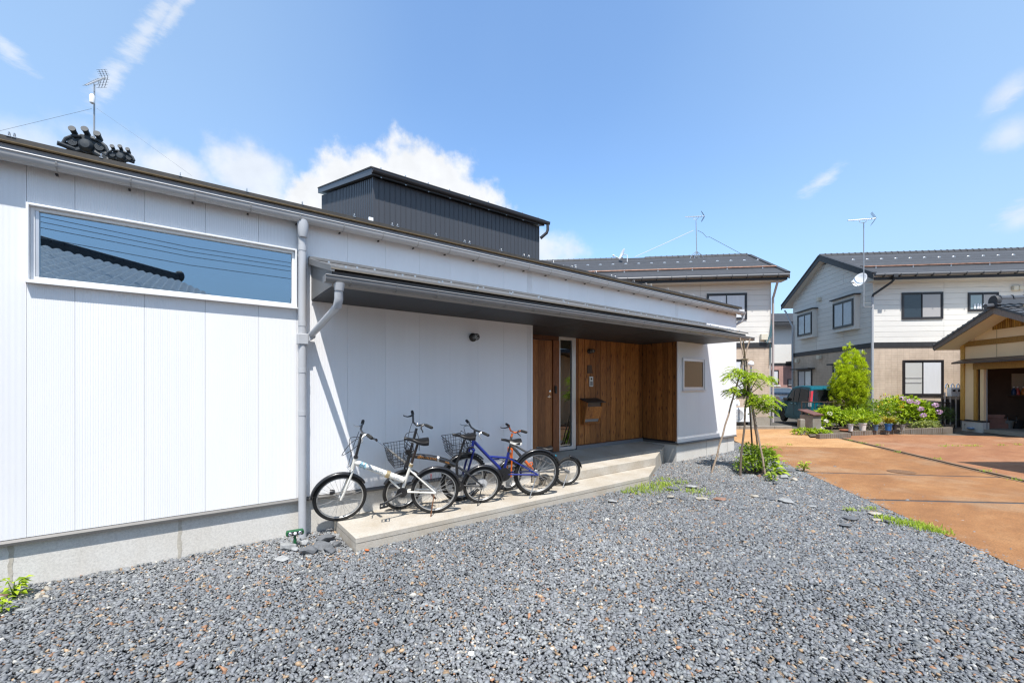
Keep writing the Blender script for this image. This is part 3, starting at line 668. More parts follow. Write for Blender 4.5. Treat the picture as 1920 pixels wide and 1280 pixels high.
B(X1046 + .035, X1070, YB - .006, YB, .45, zt - .06).build('pane', dark_glass, sl)
B(X1046 + .036, X1070 - .001, YB + .006, YB + .0185, .45, zt - .061).build('backing', M('hall_dark', (.022, .024, .022), .8, var=.4, vscale=2), sl)

# upper storey
YU = 2.2
ux0 = W.ony(700.5, 400, YU)[0]; ux1 = W.ony(1011, 450, YU)[0]; uzt = W.ony(701, 333, YU)[1]; uzr = uzt + .03
ups = MB(); Lb = 3.6
ups.prism([(ux0 + .012, YU + .012, 3.5), (ux0 + .012, YU + .012, uzt), (ux0 + .012, YU + Lb, uzt + Lb * .27), (ux0 + .012, YU + Lb, 3.5)], (ux1 - ux0 - .024, 0, 0))
upper = ups.build('upper_storey', dark_clad, house); upper['label'] = 'dark metal-clad upper storey set back behind the roof'
pw = (ux1 - ux0) / 38; pm = MB()
def clad(mb, x0, x1, z0, za, zb, side=False):
    pass
for i in range(38):
    x = ux0 + i * pw; b = MB(); b.prism([(x, YU + .011, 3.55), (x + .003, YU, 3.55), (x + pw - .012, YU, 3.55), (x + pw - .010, YU - .008, 3.55), (x + pw - .002, YU - .008, 3.55), (x + pw, YU + .011, 3.55)], (0, 0, uzt - 3.55)); b.build('cladding_panel', dark_clad, upper)
ns = 34; sw = Lb / ns
for i in range(ns):
    y = YU + .013 + i * sw; b = MB(); X = ux0 + .011
    b.add([(X, y, 3.55), (X - .011, y + .003, 3.55), (X - .011, y + sw - .012, 3.55), (X - .019, y + sw - .010, 3.55), (X - .019, y + sw - .002, 3.55), (X, y + sw, 3.55)]
          + [(xx, yy, uzt + (yy - YU) * .27 - .002) for xx, yy in ((X, y), (X - .011, y + .003), (X - .011, y + sw - .012), (X - .019, y + sw - .010), (X - .019, y + sw - .002), (X, y + sw))],
          [(j, j + 1, j + 7, j + 6) for j in range(5)] + [(6, 7, 8, 9, 10, 11)])
    b.build('cladding_panel', dark_clad, upper)
B(ux0 - .022, ux0 + .018, YU - .012, YU + .03, 3.55, uzt).build('corner_trim', dark_clad, upper)
ov = .07
b = MB(); b.prism([(ux0 - ov, YU - ov - .03, uzr - .035), (ux0 - ov, YU - ov - .03, uzr + .075), (ux0 - ov, YU + Lb + .1, uzr + .075 + (Lb + .26) * .27), (ux0 - ov, YU + Lb + .1, uzr - .035 + (Lb + .26) * .27)], (ux1 - ux0 + 2*ov, 0, 0)); ur = b.build('roof', M('upper_roof', (.075, .08, .09), .4, .2, var=.1, vscale=3), upper)
b = MB(); b.prism([(ux0 - ov - .012, YU - ov - .04, uzr + .075), (ux0 - ov - .012, YU - ov - .04, uzr + .10), (ux0 - ov - .012, YU + Lb + .1, uzr + .10 + (Lb + .26) * .27), (ux0 - ov - .012, YU + Lb + .1, uzr + .075 + (Lb + .26) * .27)], (ux1 - ux0 + 2*ov + .03, 0, 0)); b.build('roof_sheet', roof_brown, upper)
ug = gutter('gutter', ux0 - ov, ux1 + .17, YU - ov - .112, uzr + .048, .038, .062, M('gutter_dark', (.045, .045, .05), .35), upper)
b = MB(); b.tube([(ux1 + .13, YU - ov - .075, uzr - .01), (ux1 + .13, YU - ov - .075, uzr - .12), (ux1 + .11, YU - ov - .06, uzr - .19), (ux1 + .02, YU - .02, uzr - .30)], .034, 10); b.build('outlet_pipe', CACHE['gutter_dark'], upper, smooth=True)
for k in range(9):
    x = ux0 + .1 + k * (ux1 - ux0 - .2) / 8; B(x - .008, x + .008, YU - ov - .02, YU - ov - .005, uzr + .10, uzr + .135).build('snow_guard', steel, upper)
    B(x - .01, x + .01, YU - .105, YU - .085, uzr - .05, uzr - .036).build('soffit_screw', steel, upper)
bx_, bz_ = W.ony(696, 408, YU - .1)[0], 0
B(ux0 - .10, ux0 - .026, YU - .06, YU - .02, 3.6, W.ony(697, 408, YU - .05)[1]).build('flashing_end', white_trim, upper)

# ------------------------------------------------------------------ bicycles
bk_black = M('bike_black', (.016, .016, .018), .35, coat=.6, var=.1, vscale=20)
guard_black = M('mudguard_black', (.016, .016, .018), .30, coat=.25)
bk_white = M('bike_white', (.74, .72, .66), .35, coat=.5, var=.07, vscale=14)
bk_blue = M('bike_blue', (.008, .020, .19), .32, coat=.5)
bk_orange = M('bike_orange', (.72, .14, .015), .35, coat=.6)
bk_grey = M('bike_grey', (.11, .105, .10), .35, .3, coat=.5)
leather = M('saddle_vinyl', (.008, .008, .009), .40, var=.15, vscale=25, spec=.3)
grip_m = M('grip_rubber', (.018, .018, .017), .75, var=.2, vscale=40)
rim_m = M('rim_alloy', (.50, .50, .49), .35, .6)
spoke_m = M('spoke_steel', (.34, .34, .34), .6)
rusty = M('rusty_steel', (.19, .085, .04), .8, .3, var=.45, vscale=40)
gold_txt = M('gold_lettering', (.55, .24, .06), .5)
navy_txt = M('grey_blue_lettering', (.22, .28, .34), .5)
red_ref = M('red_reflector', (.6, .01, .01), .2, coat=.6)
BG = 'bicycles parked on the entrance step'

def text_on(name, body, size, Mx, mat, parent, ext=.0006):
    cu = bpy.data.curves.new(name, 'FONT'); cu.body = body; cu.size = size; cu.extrude = ext; cu.align_x = 'CENTER'; cu.align_y = 'CENTER'
    cu.materials.append(mat); o = bpy.data.objects.new(name, cu); COL.objects.link(o); o.parent = parent; o.matrix_local = Mx; return o

class Bike:
    def __init__(s, name, label, rear, front, lean, group=BG):
        d = Vector((front[0] - rear[0], front[1] - rear[1])); s.wb = d.length; hd = math.atan2(d.y, d.x)
        s.root = thing(name, label, 'bicycle', (rear[0], rear[1], ST), group=group, rot=(lean, 0, hd))
        s.M = Matrix.Translation((rear[0], rear[1], ST)) @ Matrix.Rotation(hd, 4, 'Z') @ Matrix.Rotation(lean, 4, 'X'); s.Mi = s.M.inverted()
        s.sx = lambda v: v
    def pk(s, px, py, y=0.0):
        u = (px - CX) / F; v = (CY - py) / F
        o = s.Mi @ Vector((0, -D, H)); d = (s.Mi.to_3x3() @ Vector((RX*u + FX, RY*u + FY, v))); t = (y - o.y) / d.y
        p = o + d * t; return Vector((p.x, y, p.z))
    def steer(s, bottom, top, deg):
        a = (top - bottom).normalized(); s.st = Matrix.Translation(bottom) @ Matrix.Rotation(math.radians(deg), 4, a) @ Matrix.Translation(-bottom)
        s.sx = lambda v: s.st @ v
    def wheel(s, name, c, r, tw, knobby=False, turn=False, spokes=28, hubr=.022):
        xf = s.sx if turn else None; c = Vector(c)
        hub = MB().lathe([(.008, -.05), (.008, -.036), (hubr, -.035), (hubr*.7, -.02), (hubr*.7, .02), (hubr, .035), (.008, .036), (.008, .05)], 12, Matrix.Translation(c) @ Matrix.Rotation(math.pi/2, 4, 'X')).build(name, steel, s.root, True, xf=xf)
        t = MB().ring(c, r - tw, tw, 44, 10)
        if knobby:
            for k in range(44):
                a = 2*math.pi*k/44
                for y, off in ((-tw*.55, 0), (tw*.55, .5), (0, .25)):
                    aa = a + off*2*math.pi/44; t.box(-.007, .007, y - .006, y + .006, r - .006, r + .004, Matrix.Translation(c) @ Matrix.Rotation(aa, 4, 'Y'))
        t.build('tyre', rubber, hub, True, xf=xf)
        rr = r - 2*tw - .004; b = MB()
        for dy in (-.011, .011): b.ring(c + Vector((0, dy, 0)), rr, .0062, 44, 6)
        b.build('rim', rim_m, hub, True, xf=xf)
        b = MB()
        for k in range(spokes):
            a = 2*math.pi*k/spokes; sd = .03 if k % 2 else -.03; tw_ = (.35 if (k//2) % 2 else -.35)
            p = c + Vector((math.cos(a + tw_)*hubr, sd, math.sin(a + tw_)*hubr)); q = c + Vector((math.cos(a)*rr, sd*.15, math.sin(a)*rr)); b.tube([p, q], .0014, 4, caps=False)
        b.build('spokes', spoke_m, hub, xf=xf)
        return hub
    def guard(s, c, r, a0, a1, w, mat, turn=False, lift=.018, name='mudguard'):
        b = MB(); n = 26; c = Vector(c); vs = []; prof = [(-w, -.012), (-w*.75, .002), (-w*.3, .008), (w*.3, .008), (w*.75, .002), (w, -.012)]; m = len(prof)
        for i in range(n + 1):
            a = math.radians(a0 + (a1 - a0)*i/n)
            for y, h in prof: vs.append(c + Vector((math.cos(a)*(r + lift + h), y, math.sin(a)*(r + lift + h))))
        b.add(vs, [(i*m+j, i*m+j+1, (i+1)*m+j+1, (i+1)*m+j) for i in range(n) for j in range(m-1)])
        o = b.build(name, mat, s.root, True, xf=s.sx if turn else None); b = MB(); a = math.radians(a0 + 8)
        for y in (-w, w): b.tube([c + Vector((0, y*1.6, 0)), c + Vector((math.cos(a)*(r + lift), y, math.sin(a)*(r + lift)))], .0022, 5)
        b.build('mudguard_stay', black_metal, o, xf=s.sx if turn else None); sd = o.modifiers.new('th', 'SOLIDIFY'); sd.thickness = .002; return o
    def tubes(s, name, segs, mat, turn=False):
        b = MB()
        for sg_ in segs: b.tube(sg_[:-1], sg_[-1], 12)
        return b.build(name, mat, s.root, True, xf=s.sx if turn else None)
    def saddle(s, p, ln=.27, wd=.10, mat=None, pitch=0.0, trim=None):
        b = MB(); n = 14; m = 9; vs = []; R_ = Matrix.Translation(p) @ Matrix.Rotation(pitch, 4, 'Y')
        for i in range(n + 1):
            t = i / n; x = ln*(.55 - t); w = wd*(.22 + .05*t if t < .35 else .2375 + .7625*(math.sin((t - .35)/.65*math.pi*.62))**1.3) ; w *= (1 if t < .93 else .93) * (1 if t > .03 else .7)
            top = .012*math.cos(t*6.28*.8) + .01*t; dp = .028 + .045*max(0, t - .3)
            for j in range(m):
                a = math.pi*j/(m - 1); vs.append((x, w*math.cos(a), top + (dp*(math.sin(a)**.55) if 0 < j < m-1 else 0) - dp))
        b.add(vs, [(i*m+j, i*m+j+1, (i+1)*m+j+1, (i+1)*m+j) for i in range(n) for j in range(m-1)] + [tuple(range(m)), tuple(n*m + j for j in range(m-1, -1, -1))], R_)
        b.add(vs, [tuple([i*m for i in range(n+1)] + [i*m + m-1 for i in range(n, -1, -1)])], R_)
        o = b.build('saddle', mat or leather, s.root, True)
        rl = MB()
        for y in (-.022, .022): rl.tube([R_ @ Vector((ln*.35, y*.4, -.02)), R_ @ Vector((ln*.1, y, -.052)), R_ @ Vector((-ln*.2, y, -.052)), R_ @ Vector((-ln*.34, y*1.6, -.045))], .004, 6)
        rl.build('saddle_rails', steel, o)
        if trim:
            t = MB(); t.add([Vector(v) + Vector((0, .0025*(1 if v[1] > 0 else -1), -.002)) for v in [vs[i*m + (0 if sd > 0 else m-1)] for sd in (1,) for i in range(6, n+1)] + [vs[i*m + 1] for i in range(n, 5, -1)]], [tuple(range(2*(n-5)))], R_); t.build('saddle_trim', trim, o)
        return o
    def bars(s, c, half=.28, sweep=.06, rise=.02, mat=None, bell=True, lever_mat=None):
        mat = mat or bk_black; b = MB(); P = [c + Vector(v) for v in ((-sweep, -half, rise), (-sweep*.55, -half*.6, rise), (0, -.06, 0), (0, .06, 0), (-sweep*.55, half*.6, rise), (-sweep, half, rise))]
        b.tube(P, .0125, 10); h = b.build('handlebar', mat, s.root, True, xf=s.sx)
        for sd in (0, -1):
            q, p = (P[0], P[1]) if sd == 0 else (P[-1], P[-2]); dr = (q - p).normalized()
            MB().tube([q - dr*.105, q - dr*.1, q - dr*.008, q + dr*.006], [.015, .0185, .0185, .014], 10).build('grip', grip_m, h, True, xf=s.sx)
            k = q - dr*.13; sgn = -1 if sd == 0 else 1
            MB().tube([k, k + Vector((.03, 0, -.012)), k + Vector((.055, sgn*.03, -.028)), k + Vector((.06, sgn*.10, -.045)), k + Vector((.075, sgn*.125, -.04))], [.012, .011, .008, .006, .006], 7).build('brake_lever', lever_mat or black_metal, h, True, xf=s.sx)
        if bell: MB().sphere(c + Vector((.01, .10, .035)), .022, 10, 6).build('bell', chrome, h, True, xf=s.sx)
        return h
    def cable(s, pts, r=.0035):
        P = [Vector(p) for p in pts]; q = []
        for i in range(len(P) - 1):
            p0 = P[max(0, i-1)]; p1, p2 = P[i], P[i+1]; p3 = P[min(len(P)-1, i+2)]
            for k in range(6):
                t = k/6; q.append(.5*((2*p1) + (p2-p0)*t + (2*p0 - 5*p1 + 4*p2 - p3)*t*t + (3*p1 - p0 - 3*p2 + p3)*t**3))
        q.append(P[-1]); MB().tube(q, r, 6).build('cable', black_metal, s.root, True)
    def basket(s, c, lx=.24, w=.34, h=.22, mat=None):
        b = MB(); c = Vector(c); r = .0028
        def corner(k, i, j): f = .74 + .26*k; return c + Vector((i*lx/2*f + .01*k, j*w/2*f, h*k))
        for k in (0, .2, .4, .6, .8, 1.0):
            b.tube([corner(k,1,1), corner(k,1,-1), corner(k,-1,-1), corner(k,-1,1)], r*1.9 if k == 1 else r, 5, closed=True)
        for i in range(-3, 4):
            t = i/3.5
            for e in (1, -1): b.tube([corner(0,e,0) + (corner(0,e,1)-corner(0,e,0))*t, corner(1,e,0) + (corner(1,e,1)-corner(1,e,0))*t], r, 5)
            b.tube([corner(0,1,t), corner(0,-1,t)], r, 5)
            if abs(i) < 3:
                for e in (1, -1): b.tube([corner(0,t,e), corner(1,t,e)], r, 5)
        b.tube([corner(1,-1,.8) + Vector((0,0,0)), corner(1,-1,.75) + Vector((0,0,.05)), corner(1,-1,-.75) + Vector((0,0,.05)), corner(1,-1,-.8)], r*1.4, 6)
        for j in (.3, -.3): b.tube([corner(0,0,j), corner(0,-1,j) + Vector((-.05, 0, -.05))], .005, 6)
        return b.build('basket', mat or black_metal, s.root, xf=s.sx)
    def crank(s, bb, pedal, other, rad=.075, mat=None):
        mat = mat or black_metal
        cr = MB().lathe([(.02, -.06), (.02, -.045), (rad, -.044), (rad, -.039), (.02, -.038), (.018, .055)], 24, Matrix.Translation(bb) @ Matrix.Rotation(-math.pi/2, 4, 'X') @ Matrix.Diagonal((1, 1, -1, 1)))
        cr.tube([bb + Vector((0, .062, 0)), pedal + Vector((0, .068, 0))], [.014, .011], 8); cr.tube([bb + Vector((0, -.07, 0)), other + Vector((0, -.07, 0))], [.013, .011], 8)
        o = cr.build('crankset', mat, s.root, True)
        for p, y, mt in ((pedal, .115, black_metal), (other, -.115, steel)):
            b = MB(); q = p + Vector((0, y, 0)); Mx = Matrix.Translation(q) @ Matrix.Rotation(.2, 4, 'Y')
            b.box(-.045, .045, -.046, -.034, -.010, .010, Mx); b.box(-.045, .045, .034, .046, -.010, .010, Mx); b.box(-.045, -.035, -.046, .046, -.010, .010, Mx); b.box(.035, .045, -.046, .046, -.010, .010, Mx); b.box(-.012, .012, -.046, .046, -.008, .008, Mx)
            b.build('pedal', mt, o)
        return o

# --- white folding bicycle
b = Bike('bicycle', 'white folding bicycle nearest the grey downpipe', (2.348, -.505), (1.365, -.135), math.radians(-12))
r = .284; wf_ = Vector((b.wb, 0, r)); ht, hb = b.pk(666.6, 858), b.pk(661, 878)
ax = (ht - hb).normalized(); b.steer(hb, ht, 12)
b.wheel('rear_wheel', (0, 0, r), r, .020); b.wheel('front_wheel', wf_, r, .020, turn=True)
bb = b.pk(753.5, 920); st_ = b.pk(771, 871); mid1 = b.pk(757, 899.5); hd_ = b.pk(665, 866)
b.tubes('frame', [(hb - ax*.01, ht + ax*.012, .022), (st_ + (st_-bb).normalized()*.02, bb, .0185), (bb + Vector((0, -.035, 0)), bb + Vector((0, .035, 0)), .022),
    (b.pk(769, 881) + Vector((0,.012,0)), Vector((0, .055, r)), .009), (b.pk(769, 881) + Vector((0,-.012,0)), Vector((0, -.055, r)), .009), (bb + Vector((0,.02,0)), Vector((0, .055, r)), .010), (bb + Vector((0,-.02,0)), Vector((0, -.055, r)), .010), (b.pk(731, 898), bb, .013)], bk_white)
bm = MB(); q0, q1 = hd_, mid1; bm.tube([q0, q0 + (q1-q0)*.08, q1], [.026, .032, .036], 14); beam = bm.build('main_beam', bk_white, b.root, True)
jt = q0 + (q1 - q0)*.66; dr = (q1 - q0).normalized(); MB().tube([jt - dr*.02, jt + dr*.02], .043, 14).build('hinge', M('hinge_brass', (.48, .38, .22), .4, .5, var=.3, vscale=30), beam, True)
zx = Vector((0, -1, 0)); up_ = Vector((dr.z, 0, -dr.x)); up_ = up_ if up_.z > 0 else -up_
def on_tube(pos, d, rad, tiltup=.25):
    """text frame on the left flank of a tube, reading rearwards"""
    xx = -d if d.x > 0 else d; nn = Vector((0, 1, 0)); uu = nn.cross(xx)
    p = pos + nn * (rad + .0005); return Matrix(((xx.x, uu.x, nn.x, p.x), (xx.y, uu.y, nn.y, p.y), (xx.z, uu.z, nn.z, p.z), (0, 0, 0, 1)))
text_on('lettering', 'CANBRO', .046, on_tube(q0 + (q1-q0)*.40, dr, .0345), navy_txt, beam)
text_on('lettering', 'ATB', .040, on_tube(q0 + (q1-q0)*.84, dr, .0355), M('pale_lettering', (.5, .52, .55), .5), beam)
for k in (.10, .17): MB().tube([q0 + (q1-q0)*k + up_*.004, q0 + (q1-q0)*(k + .06) - up_*.004], .0338, 14).build('stripe', M('blue_stripe', (.30, .50, .58), .4), beam, True)
crown = hb - ax*.02
b.tubes('fork', [(crown + Vector((0, -.045, 0)), crown + Vector((0, .045, 0)), .015), (crown + Vector((0, .043, 0)), wf_ + Vector((0, .05, 0)) + ax*.10 + Vector((-.02,0,0)), wf_ + Vector((0, .05, 0)), .012), (crown + Vector((0, -.043, 0)), wf_ + Vector((0, -.05, 0)) + ax*.10 + Vector((-.02,0,0)), wf_ + Vector((0, -.05, 0)), .012), (crown, hb, .016)], bk_white, True)
pt = b.pk(678, 813); b.tubes('steering_post', [(ht, ht + ax*.02, .026), (ht, pt, .016)], bk_black, True); b.bars(pt + Vector((.0, 0, .03)), .28, .06, .02, bell=False, lever_mat=steel)
sp = b.pk(783, 829); b.tubes('seat_post', [(st_, sp + Vector((0, 0, -.02)), .0145)], M('seat_post_brown', (.05, .035, .028), .4, .3)); b.saddle(sp + Vector((.0, 0, .045)), .275, .098, pitch=-.08)
MB().tube([st_ - (st_-bb).normalized()*.02, st_ + (st_-bb).normalized()*.012], .025, 12).build('seat_clamp', CACHE['hinge_brass'], b.root, True)
b.guard((0, 0, r), r, 28, 172, .030, guard_black); b.guard(wf_, r, 8, 150, .030, guard_black, True)
b.crank(bb, b.pk(720, 938, .07), b.pk(742, 934, -.07), .06)
b.tubes('kickstand', [(Vector((.02, .06, r - .02)), b.pk(807, 972, .14), .007)], rusty)
b.tubes('derailleur', [(Vector((-.01, -.07, r)), Vector((.03, -.08, r - .09)), Vector((-.02, -.08, r - .14)), .012)], rusty)
b.tubes('brake_calliper', [(crown + Vector((.03, -.04, .03)), crown + Vector((.05, 0, .05)), crown + Vector((.03, .04, .03)), .008)], steel, True)
hbp = b.sx(pt + Vector((.02, .12, .01))); b.cable([hbp, hbp + Vector((.10, .02, -.05)), hbp + Vector((.20, 0, -.20)), hbp + Vector((.04, -.03, -.10)), b.sx(pt) + Vector((.02, 0, -.05))])
b.cable([hbp, hbp + Vector((.12, 0, -.02)), hbp + Vector((.10, -.05, -.28)), b.sx(crown) + Vector((.03, .02, .05))]); b.cable([b.sx(pt) + Vector((.03, -.1, 0)), b.sx(pt) + Vector((.09, -.06, -.16)), b.sx(crown) + Vector((.04, 0, .06))])
lm = b.sx(wf_ + Vector((.06, .07, .12))); MB().lathe([(.02, 0), (.028, .02), (.028, .05)], 12, Matrix.Translation(lm) @ Matrix.Rotation(math.pi/2, 4, 'Y')).build('lamp', black_metal, b.root, True)

# --- black folding bicycle
b = Bike('bicycle', 'black folding bicycle with gold lettering and a front wire basket', (3.034, -.47), (2.10, -.135), math.radians(-12))
r = .250; wf_ = Vector((b.wb, 0, r)); ht, hb = b.pk(769, 847), b.pk(763, 871)
ax = (ht - hb).normalized(); b.steer(hb, ht, 18)
b.wheel('rear_wheel', (0, 0, r), r, .020, hubr=.035); b.wheel('front_wheel', wf_, r, .020, turn=True)
bb = b.pk(858, 909); arc = [b.pk(*p) for p in ((768, 853), (785, 855), (803, 856.5), (821, 859.5), (838, 864.5), (853, 872))]
bm = MB(); bm.tube(arc, [.026, .032, .034, .034, .032, .028], 14); beam = bm.build('main_beam', bk_black, b.root, True)
lo_ = [p - Vector((0, 0, .05 - .012*i)) for i, p in enumerate(arc)]; 
b.tubes('frame', [(hb - ax*.01, ht + ax*.012, .021), (b.pk(856, 868), bb, .018), (arc[-1], b.pk(880, 888) + Vector((0, .04, 0)), Vector((0, .055, r)), .011), (arc[-1], b.pk(880, 888) + Vector((0, -.04, 0)), Vector((0, -.055, r)), .011), (bb, Vector((0, .055, r)), .011), (bb, Vector((0, -.055, r)), .011), (bb + Vector((0, -.035, 0)), bb + Vector((0, .035, 0)), .022)], bk_black)
MB().tube([arc[3] + Vector((.012, 0, 0)), arc[3] - Vector((.012, 0, 0))], .040, 12).build('hinge', steel, beam, True)
dr = (arc[3] - arc[1]).normalized(); text_on('lettering', 'CAPTAIN STAG', .034, on_tube(arc[2] + (arc[1]-arc[2])*.15, dr, .0345), gold_txt, beam); text_on('lettering', 'oofu', .032, on_tube(arc[4] + Vector((0, 0, .0)), (arc[5]-arc[3]).normalized(), .033), gold_txt, beam)
sg_ = MB(); dpos = on_tube(arc[1], (arc[2]-arc[0]).normalized(), .0335)
for (x0_, y0_, x1_, y1_) in ((-.010,-.018,-.004,.006), (.004,-.018,.010,.006), (-.014,.000,.014,.010), (.008,.008,.016,.022), (.010,.02,.028,.024), (.002,.022,.012,.028)):
    sg_.add([dpos @ Vector(v) for v in ((x0_,y0_,.001),(x1_,y0_,.001),(x1_,y1_,.001),(x0_,y1_,.001))], [(0,1,2,3)])
sg_.build('emblem', gold_txt, beam)
crown = hb - ax*.02
b.tubes('fork', [(crown + Vector((0, -.045, 0)), crown + Vector((0, .045, 0)), .015), (crown + Vector((0, .043, 0)), wf_ + Vector((0, .05, 0)), .012), (crown + Vector((0, -.043, 0)), wf_ + Vector((0, -.05, 0)), .012), (crown, hb, .016)], bk_black, True)
pt = b.pk(781, 803); b.tubes('steering_post', [(ht, ht + ax*.02, .026), (ht, pt - ax*.05, pt, .0165)], bk_black, True); b.bars(pt + Vector((.02, 0, .06)), .30, .08, .05)
sp = b.pk(871, 821); b.tubes('seat_post', [(b.pk(856, 870), sp + Vector((0, 0, -.02)), .0145)], bk_black); b.saddle(sp + Vector((0, 0, .05)), .275, .10, pitch=-.03)
b.guard((0, 0, r), r, 10, 178, .030, guard_black); b.guard(wf_, r, 30, 150, .028, guard_black, True)
b.crank(bb, bb + Vector((.11, 0, .10)), bb + Vector((-.11, 0, -.10)), .075)
b.basket(b.pk(747, 866) + Vector((0, 0, .01)), .26, .33, .20)
b.tubes('kickstand', [(Vector((.02, .06, r - .02)), b.pk(894, 953, .14), .007)], black_metal)
MB().box(-.02, .02, -.016, .016, -.03, .03, Matrix.Translation(b.pk(764, 847, .02))).build('lamp', bk_black, b.root); MB().lathe([(.075, .02), (.075, .026)], 20, Matrix.Translation((0, 0, r)) @ Matrix.Rotation(math.pi/2, 4, 'X')).build('spoke_guard', M('clear_plastic', (.55, .55, .55), .2), b.root, True)
p0 = b.sx(pt); b.cable([p0 + Vector((.02, .2, .03)), p0 + Vector((.12, .12, -.02)), p0 + Vector((.14, .04, -.14)), b.sx(ht) + Vector((.05, .02, 0))]); b.cable([p0 + Vector((.02, .1, .03)), p0 + Vector((-.02, .14, -.10)), p0 + Vector((-.03, .06, -.26))]); b.cable([p0 + Vector((.03, -.2, .03)), p0 + Vector((.08, -.12, -.10)), b.sx(hb) + Vector((.04, -.02, 0))])
MB().box(-.004, .004, -.012, .012, -.03, .03, Matrix.Translation(b.pk(808, 893))).build('reflector', red_ref, b.root)
# pump standing in the basket
pa, pb = b.M @ b.pk(703, 823, .06), b.M @ b.pk(759, 866, .02)
pu = thing('hand_pump', 'chrome hand pump with black T handle sticking out of the black bicycle basket', 'pump', pa); pd = (pb - pa).normalized(); L_ = (pb - pa).length
MB().tube([pd*.02, pd*(L_*.42)], .0045, 8).build('rod', chrome, pu, True); MB().tube([pd*(L_*.40), pd*(L_*.43), pd*L_], [.016, .0135, .0135], 12).build('barrel', M('pump_barrel', (.60, .56, .50), .28, .7), pu, True)
side = pd.cross(Vector((0, 0, 1))).normalized(); MB().tube([side*-.055 , side*.055], .013, 10).build('handle', bk_black, pu, True); MB().tube([pd*0, pd*.035], .012, 10).build('handle_stem', bk_black, pu, True)

# --- blue mountain bicycle
b = Bike('bicycle', 'blue mountain bicycle with knobbly tyres and white trimmed saddle', (3.85, -.60), (2.915, -.215), math.radians(-11))
r = .325; wf_ = Vector((b.wb, 0, r)); ht, hb = b.pk(889.5, 818), b.pk(885.5, 838)
ax = (ht - hb).normalized(); b.steer(hb, ht, 18)
b.wheel('rear_wheel', (0, 0, r), r, .026, knobby=True, spokes=32, hubr=.035); b.wheel('front_wheel', wf_, r, .026, knobby=True, turn=True, spokes=32)
bb = b.pk(943.5, 887); st_ = b.pk(953, 850)
b.tubes('frame', [(hb - ax*.015, ht + ax*.015, .021), (b.pk(887.5, 826), b.pk(916, 856), b.pk(933, 873), bb, .022), (b.pk(915, 855.5), b.pk(951.5, 858), .016), (st_ + (st_-bb).normalized()*.02, bb, .018), (b.pk(952, 857) + Vector((0, .02, 0)), Vector((0, .065, r)), .0095), (b.pk(952, 857) + Vector((0, -.02, 0)), Vector((0, -.065, r)), .0095), (bb + Vector((0, .03, 0)), Vector((0, .065, r)), .011), (bb + Vector((0, -.03, 0)), Vector((0, -.065, r)), .011), (bb + Vector((0, -.035, 0)), bb + Vector((0, .035, 0)), .024), (b.pk(917, 861), b.pk(936, 860), .008)], bk_blue)
crown = hb - ax*.02
b.tubes('fork', [(crown + Vector((0, -.06, 0)), crown + Vector((0, .06, 0)), .018), (crown + Vector((0, .055, 0)), wf_ + Vector((0, .055, 0)), .015), (crown + Vector((0, -.055, 0)), wf_ + Vector((0, -.055, 0)), .015), (crown, hb, .016)], bk_blue, True)
pt = b.pk(890, 806); b.tubes('stem', [(ht, ht + ax*.03, .024), (ht, pt, .015)], bk_black, True); b.bars(pt + Vector((.02, 0, .02)), .31, .05, .012, bell=False, lever_mat=steel)
sp = b.pk(957, 831); b.tubes('seat_post', [(st_, sp + Vector((0, 0, -.02)), .0145)], bk_black); b.saddle(sp + Vector((-.02, 0, .055)), .27, .085, pitch=-.05, trim=bk_white)
b.guard((0, 0, r), r, 22, 165, .032, guard_black, lift=.02); b.guard(wf_, r, 20, 140, .032, guard_black, True, lift=.02)
b.crank(bb, bb + Vector((.05, 0, -.15)), bb + Vector((-.05, 0, .15)), .095)
b.basket(b.pk(853, 845) + Vector((.0, 0, -.01)), .26, .36, .20)
b.tubes('kickstand', [(Vector((.03, .07, r - .03)), b.pk(992, 936, .16), .007)], steel)
MB().ring(b.sx(hb + Vector((.03, .02, -.03))), .045, .010, 18, 7).build('cable_lock', black_metal, b.root, True)
p0 = b.sx(pt); b.cable([p0 + Vector((.02, .2, .0)), p0 + Vector((.12, .12, .0)), p0 + Vector((.12, .04, -.12)), b.sx(hb) + Vector((.05, .02, 0))]); b.cable([p0 + Vector((.02, -.2, .0)), p0 + Vector((.13, -.08, .02)), p0 + Vector((.08, -.02, -.14))])
MB().box(-.01, .01, -.02, .02, -.035, .035, Matrix.Translation(b.pk(957, 853, -.03))).build('lock', bk_orange, b.root)
tl_ = b.pk(1040, 855); MB().box(-.028, .028, -.02, .02, -.004, .004, Matrix.Translation(tl_) @ Matrix.Rotation(.6, 4, 'Y')).build('tail_reflector', M('cyan_sticker', (.02, .18, .28), .3), b.root)

# --- small orange and grey bicycle
b = Bike('bicycle', 'small orange and grey bicycle farthest along the step', (4.60, -.44), (3.70, -.17), math.radians(-9))
r = .225; wf_ = Vector((b.wb, 0, r)); ht, hb = b.pk(958.5, 820), b.pk(957, 838)
ax = (ht - hb).normalized(); b.steer(hb, ht, 15)
b.wheel('rear_wheel', (0, 0, r), r, .024, spokes=24, hubr=.03); b.wheel('front_wheel', wf_, r, .024, turn=True, spokes=24)
bb = b.pk(1002, 884); st_ = b.pk(1019, 858)
b.tubes('frame', [(hb - ax*.015, ht + ax*.015, .019), (st_ + (st_-bb).normalized()*.03, bb, .016), (b.pk(960, 832), b.pk(1014, 862), .015), (b.pk(1014, 860) + Vector((0, .02, 0)), Vector((0, .06, r)), .008), (b.pk(1014, 860) + Vector((0, -.02, 0)), Vector((0, -.06, r)), .008), (bb, Vector((0, .06, r)), .010), (bb, Vector((0, -.06, r)), .010)], bk_grey)
